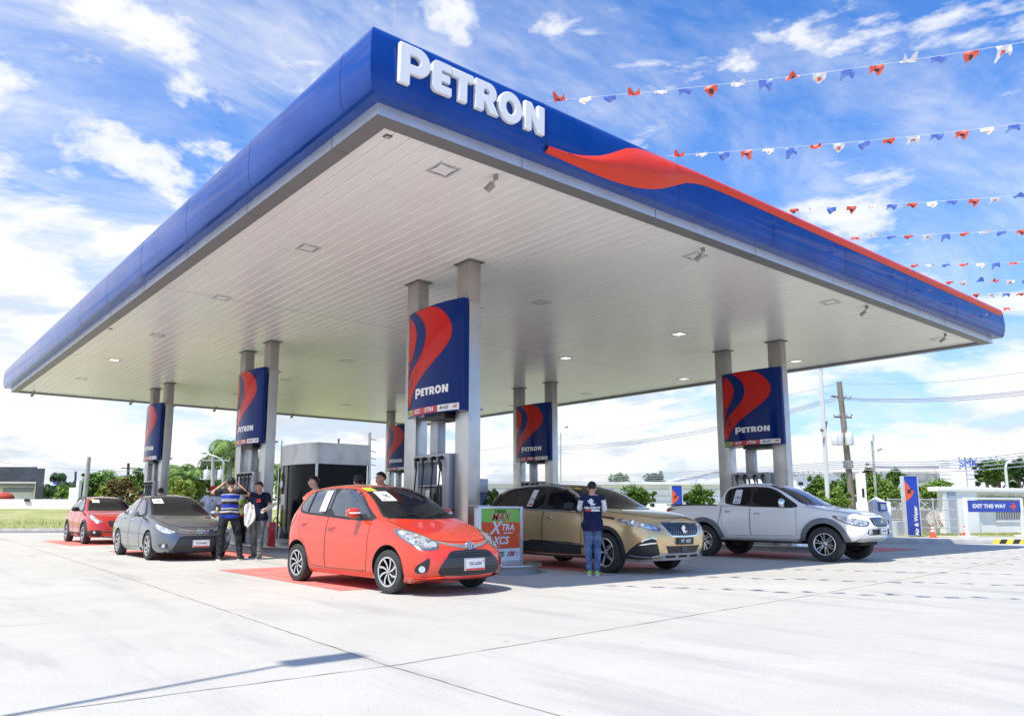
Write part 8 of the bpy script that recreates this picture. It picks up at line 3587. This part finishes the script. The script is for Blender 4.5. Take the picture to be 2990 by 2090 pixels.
m.box((wx0 - .1, .09, .50), (wx0 + 12 * .16 + .15, .139, .60), 1)
m.build('window_grille', [mat('bar_brown', (.40, .33, .29), .6), WHITEWALL], gh)
m = MB()
rs = random.Random(3)
for _ in range(1500):
    x, y = rs.uniform(Lh * .30, Lh), rs.uniform(-.02, .12)
    h_ = rs.uniform(.25, .6)
    a = rs.uniform(0, pi)
    lx = rs.uniform(-.15, .15)
    m.add([(x - cos(a) * .015, y - sin(a) * .015, zr0 - .62), (x + cos(a) * .015, y + sin(a) * .015, zr0 - .62), (x + lx, y + rs.uniform(-.1, .1), zr0 - .62 + h_)], [(0, 1, 2)], rs.randrange(3))
gt = m.build('planter_grass', GR)
gt.location = gh.location
gt.rotation_euler = gh.rotation_euler
tag(gt, kind='stuff')
m = MB()
m.box((Lh * .325, -.04, zr0 - .72), (Lh, .139, zr0 - .62))
m.build('planter_shelf', WHITEWALL, gh)

# ------------------------------------------------ poles and lines on the right
WPOLE = mat('white_pole', (.74, .75, .76), .4, .2)
o, b_, t_ = pole(2396, 1078, 2417, 1450, 40, .11, 'very tall white mast right of the column pair', 'mast', WPOLE, 'lighting_mast')
d_ = (t_ - b_)
m = MB()
top2 = d_ * 1.5
m.tube([tuple(d_ * 1.0), tuple(top2)], .11, 8)
m.build('shaft', WPOLE, o, smooth=60)
m = MB()
fz = at(2407, 1255, 40) - b_
m.tube([fz + Vector((_r.x * .12, _r.y * .12, -.65)) - Vector((_r.x * .22, _r.y * .22, 0)), fz + Vector((_r.x * .16, _r.y * .16, .45))], .05, 6)
m.blob(fz - Vector((_r.x * .12, _r.y * .12, 0)), .10)
m.build('bracket', mat('bracket_brown', (.20, .17, .15), .7), o)
# leaning concrete utility pole with transformers
CP = mat('weathered_concrete', (.24, .21, .18), .9, var=.18, vscale=3)
DU = 44
o, UB, UT = pole(2450, 1114, 2487, 1450, DU, .17, 'leaning weathered utility pole with transformer cans', 'utility pole', CP, 'utility_pole')
ud = UT - UB


def on_pole(py):
    p = at(2450 + (py - 1114) / (1450 - 1114) * 37, py, DU)
    return p - UB


R3 = Vector((_r.x, _r.y, 0))
for py, hw, sl in ((1162, .56, -.10), (1217, .50, .02)):
    c = on_pole(py)
    m = MB()
    m.tube([c - R3 * hw + Vector((0, 0, .12 * (1 if sl < 0 else 0))), c + R3 * hw - Vector((0, 0, .03))], .05, 6)
    m.build('crossarm', mat('dark_pole', (.09, .085, .08), .8), o)
    for kk in (-1, -.5, .5, 1):
        m = MB()
        q = c + R3 * hw * kk + Vector((0, 0, .05))
        m.lathe([(.0, 0), (.05, .0), (.06, .04), (.035, .06), (.055, .09), (.03, .13), (0, .14)], Matrix.Translation(q), 10)
        m.build('insulator', mat('porcelain', (.45, .46, .48), .25), o, smooth=50)
for px, side in ((2441, -1), (2452, -1), (2481, 1)):
    c = at(px, 1299, DU - .4) - UB
    m = MB()
    m.lathe([(0, 0), (.20, 0), (.22, .05), (.22, .62), (.19, .70), (0, .73)], Matrix.Translation(c), 16)
    for a in (-.08, .08):
        m.tube([c + R3 * a + Vector((0, 0, .70)), c + R3 * a + Vector((0, 0, .90))], .025, 6)
    m.build('transformer', TRW, o, smooth=40)
for py in (1272, 1349, 1360):
    c = on_pole(py)
    m = MB()
    m.tube([c - Vector((0, 0, .09)), c + Vector((0, 0, .09))], .27, 12)
    m.build('bracket', mat('bracket_brown', (.20, .17, .15), .7), o)
# slim lamp post with antenna and arm
o, b_, t_ = pole(2546, 1285, 2559, 1460, 42, .07, 'slim street light post with box and arm right of the utility pole', 'street lamp', GALV, 'street_lamp')
m = MB()
c = t_ - b_
m.box(tuple(c + Vector((-.12, -.1, -.05))), tuple(c + Vector((.08, .1, .30))))
m.tube([c + Vector((0, 0, .3)), c + Vector((-.05, 0, .75))], .012, 5)
m.build('junction_box', TRW, o)
m = MB()
c2 = at(2548, 1321, 42) - b_
m.tube([c2 - R3 * .29 + Vector((0, 0, -.25)), c2 - R3 * .22 + Vector((0, 0, -.10)), c2, c2 + R3 * .30 + Vector((0, 0, .12))], .02, 6)
m.build('arm', GALV, o)
m = MB()
m.tube([c2 + R3 * .28 + Vector((0, 0, .11)), c2 + R3 * .50 + Vector((0, 0, .21))], .055, 8)
m.build('lamp_head', DSTEEL, o)
# square white concrete post
o = empty('white_post', gat(2519, 36), -YAW, 'thick white square post standing between the trees', 'post')
m = MB()
m.box((-.16, -.16, 0), (.16, .16, zat(2519, 1380, 36)))
m.box((-.05, -.18, 1.75), (.05, -.16, 2.15), 1)
m.build('shaft', [WHITEWALL, SDARK], o)
# bent-arm lamp over the guard house
o, b_, t_ = pole(2936, 1366, 2941, 1420, 46, .09, 'white street lamp with curved arm above the guard house', 'street lamp', WPOLE, 'street_lamp')
c = t_ - b_
m = MB()
m.tube([c, c + R3 * .10 + Vector((0, 0, .30)), c + R3 * .45 + Vector((0, 0, .50)), c + R3 * .85 + Vector((0, 0, .66))], .06, 8)
m.build('arm', WPOLE, o, smooth=60)
m = MB()
m.blob(c + R3 * 1.0 + Vector((0, 0, .70)), (.28, .16, .08), 0, 2)
m.build('lamp_head', WPOLE, o, smooth=60)
# lamps peeping over the middle
o, b_, t_ = pole(1637, 1262, 1637, 1400, 60, .06, 'street light whose head shows right of the middle column', 'street lamp', GALV, 'street_lamp')
c = t_ - b_
m = MB()
m.tube([c, c + R3 * .35 + Vector((0, 0, .35))], .03, 6)
m.build('arm', GALV, o)
m = MB()
m.blob(c + R3 * .45 + Vector((0, 0, .42)), (.2, .12, .09), 0, 2)
m.build('lamp_head', DSTEEL, o, smooth=60)
pole(1263, 1250, 1262, 1440, 70, .06, 'thin pale pole seen under the near column sign', 'pole', GALV)
o, b_, t_ = pole(1079, 1262, 1077, 1440, 60, .14, 'grey pole with wire brackets right of the kiosk', 'utility pole', name='utility_pole')
c = t_ - b_
for k_ in (0, .95, 1.5, 2.0):
    m = MB()
    z = c.z - .4 - k_
    m.tube([Vector((0, 0, z)), Vector((0, 0, z)) + R3 * .45 + Vector((0, 0, -.12))], .04, 6)
    m.build('bracket', mat('bracket_brown', (.20, .17, .15), .7), o)
o, b_, t_ = pole(1566, 1355, 1567, 1440, 70, .14, 'pole with coiled cables between the middle columns', 'utility pole', name='utility_pole')
c = t_ - b_
for k_ in range(2):
    m = MB()
    z = c.z - .35 - k_ * .75
    m.tube([Vector((0, 0, z)) - R3 * .35 + (R3 * cos(t) * .22 + Vector((0, 0, sin(t) * .33))) for t in [i * 2 * pi / 16 for i in range(16)]], .05, 5, closed=True)
    m.build('cable_coil', SDARK, o)
# white gantry frame behind the pickup
o = empty('white_rack', gat(2215, 52), -YAW, 'white slatted frame seen under the right hand column sign', 'frame')
m = MB()
zt_, zb2 = zat(2215, 1300, 52), zat(2215, 1375, 52)
for i in range(6):
    x = (-28 + i * 10.6) * 52 / 2246.2
    m.box((x - .05, -.05, 0), (x + .05, .05, zt_ + .3))
m.box((-.7, -.04, zat(2215, 1329, 52)), (.72, .04, zat(2215, 1326, 52)))
m.build('slats', WHITEP, o)


# overhead lines: survey pixels at two depths, sagging between
WIRE = mat('overhead_wire', (.30, .33, .42), .7)


def wire(p0, D0, p1, D1, sag, label, r=.012, group='overhead power lines'):
    a, b = at(*p0, D0), at(*p1, D1)
    m = MB()
    pts = []
    for i in range(25):
        t = i / 24
        q = a.lerp(b, t)
        q.z -= sag * 4 * t * (1 - t)
        pts.append(q)
    m.tube(pts, r, 4)
    tag(m.build('overhead_wire', WIRE), label, 'power line', group)


wire((1580, 1275), 70, (2449, 1118), 44, .5, 'single thin wire from the pole top toward the middle', .012)
wire((2449, 1118), 44, (3050, 1077), 36, .3, 'single thin wire from the pole top to the right edge', .012)
for k_, (dy, lb) in enumerate(((0, 'upper'), (5, 'middle'), (11, 'lower'))):
    wire((1580, 1300 + dy), 70, (2450 - 12 + 8 * k_, 1160 + dy * .5), 44, .8, lb + ' wire of the crossarm trio running left', .020, 'crossarm wires running left')
    wire((2450 + 14, 1160 + dy * .6), 44, (3050, 1133 + dy * 1.1), 34, .25, lb + ' wire of the crossarm trio running right', .022, 'crossarm wires running right')
for k_, (yl, ym, yr, lb) in enumerate(((1386, 1345, 1310, 'topmost'), (1391, 1350, 1318, 'second'), (1396, 1355, 1326, 'third'), (1402, 1360, 1338, 'fourth'), (1408, 1366, 1352, 'lowest'))):
    wire((1420, yl), 72, (2472, ym), 43, .35, lb + ' cable of the low bundle left of the utility pole', .020, 'low cable bundle left')
    wire((2472, ym), 43, (3060, yr), 36, .3, lb + ' cable of the low bundle right of the utility pole', .020, 'low cable bundle right')
wire((-40, 1342), 80, (420, 1375), 66, .3, 'faint wire above the dark fascia shop', .02)
wire((1200, 1330), 90, (1640, 1278), 66, .3, 'faint wire seen between the middle columns', .02)
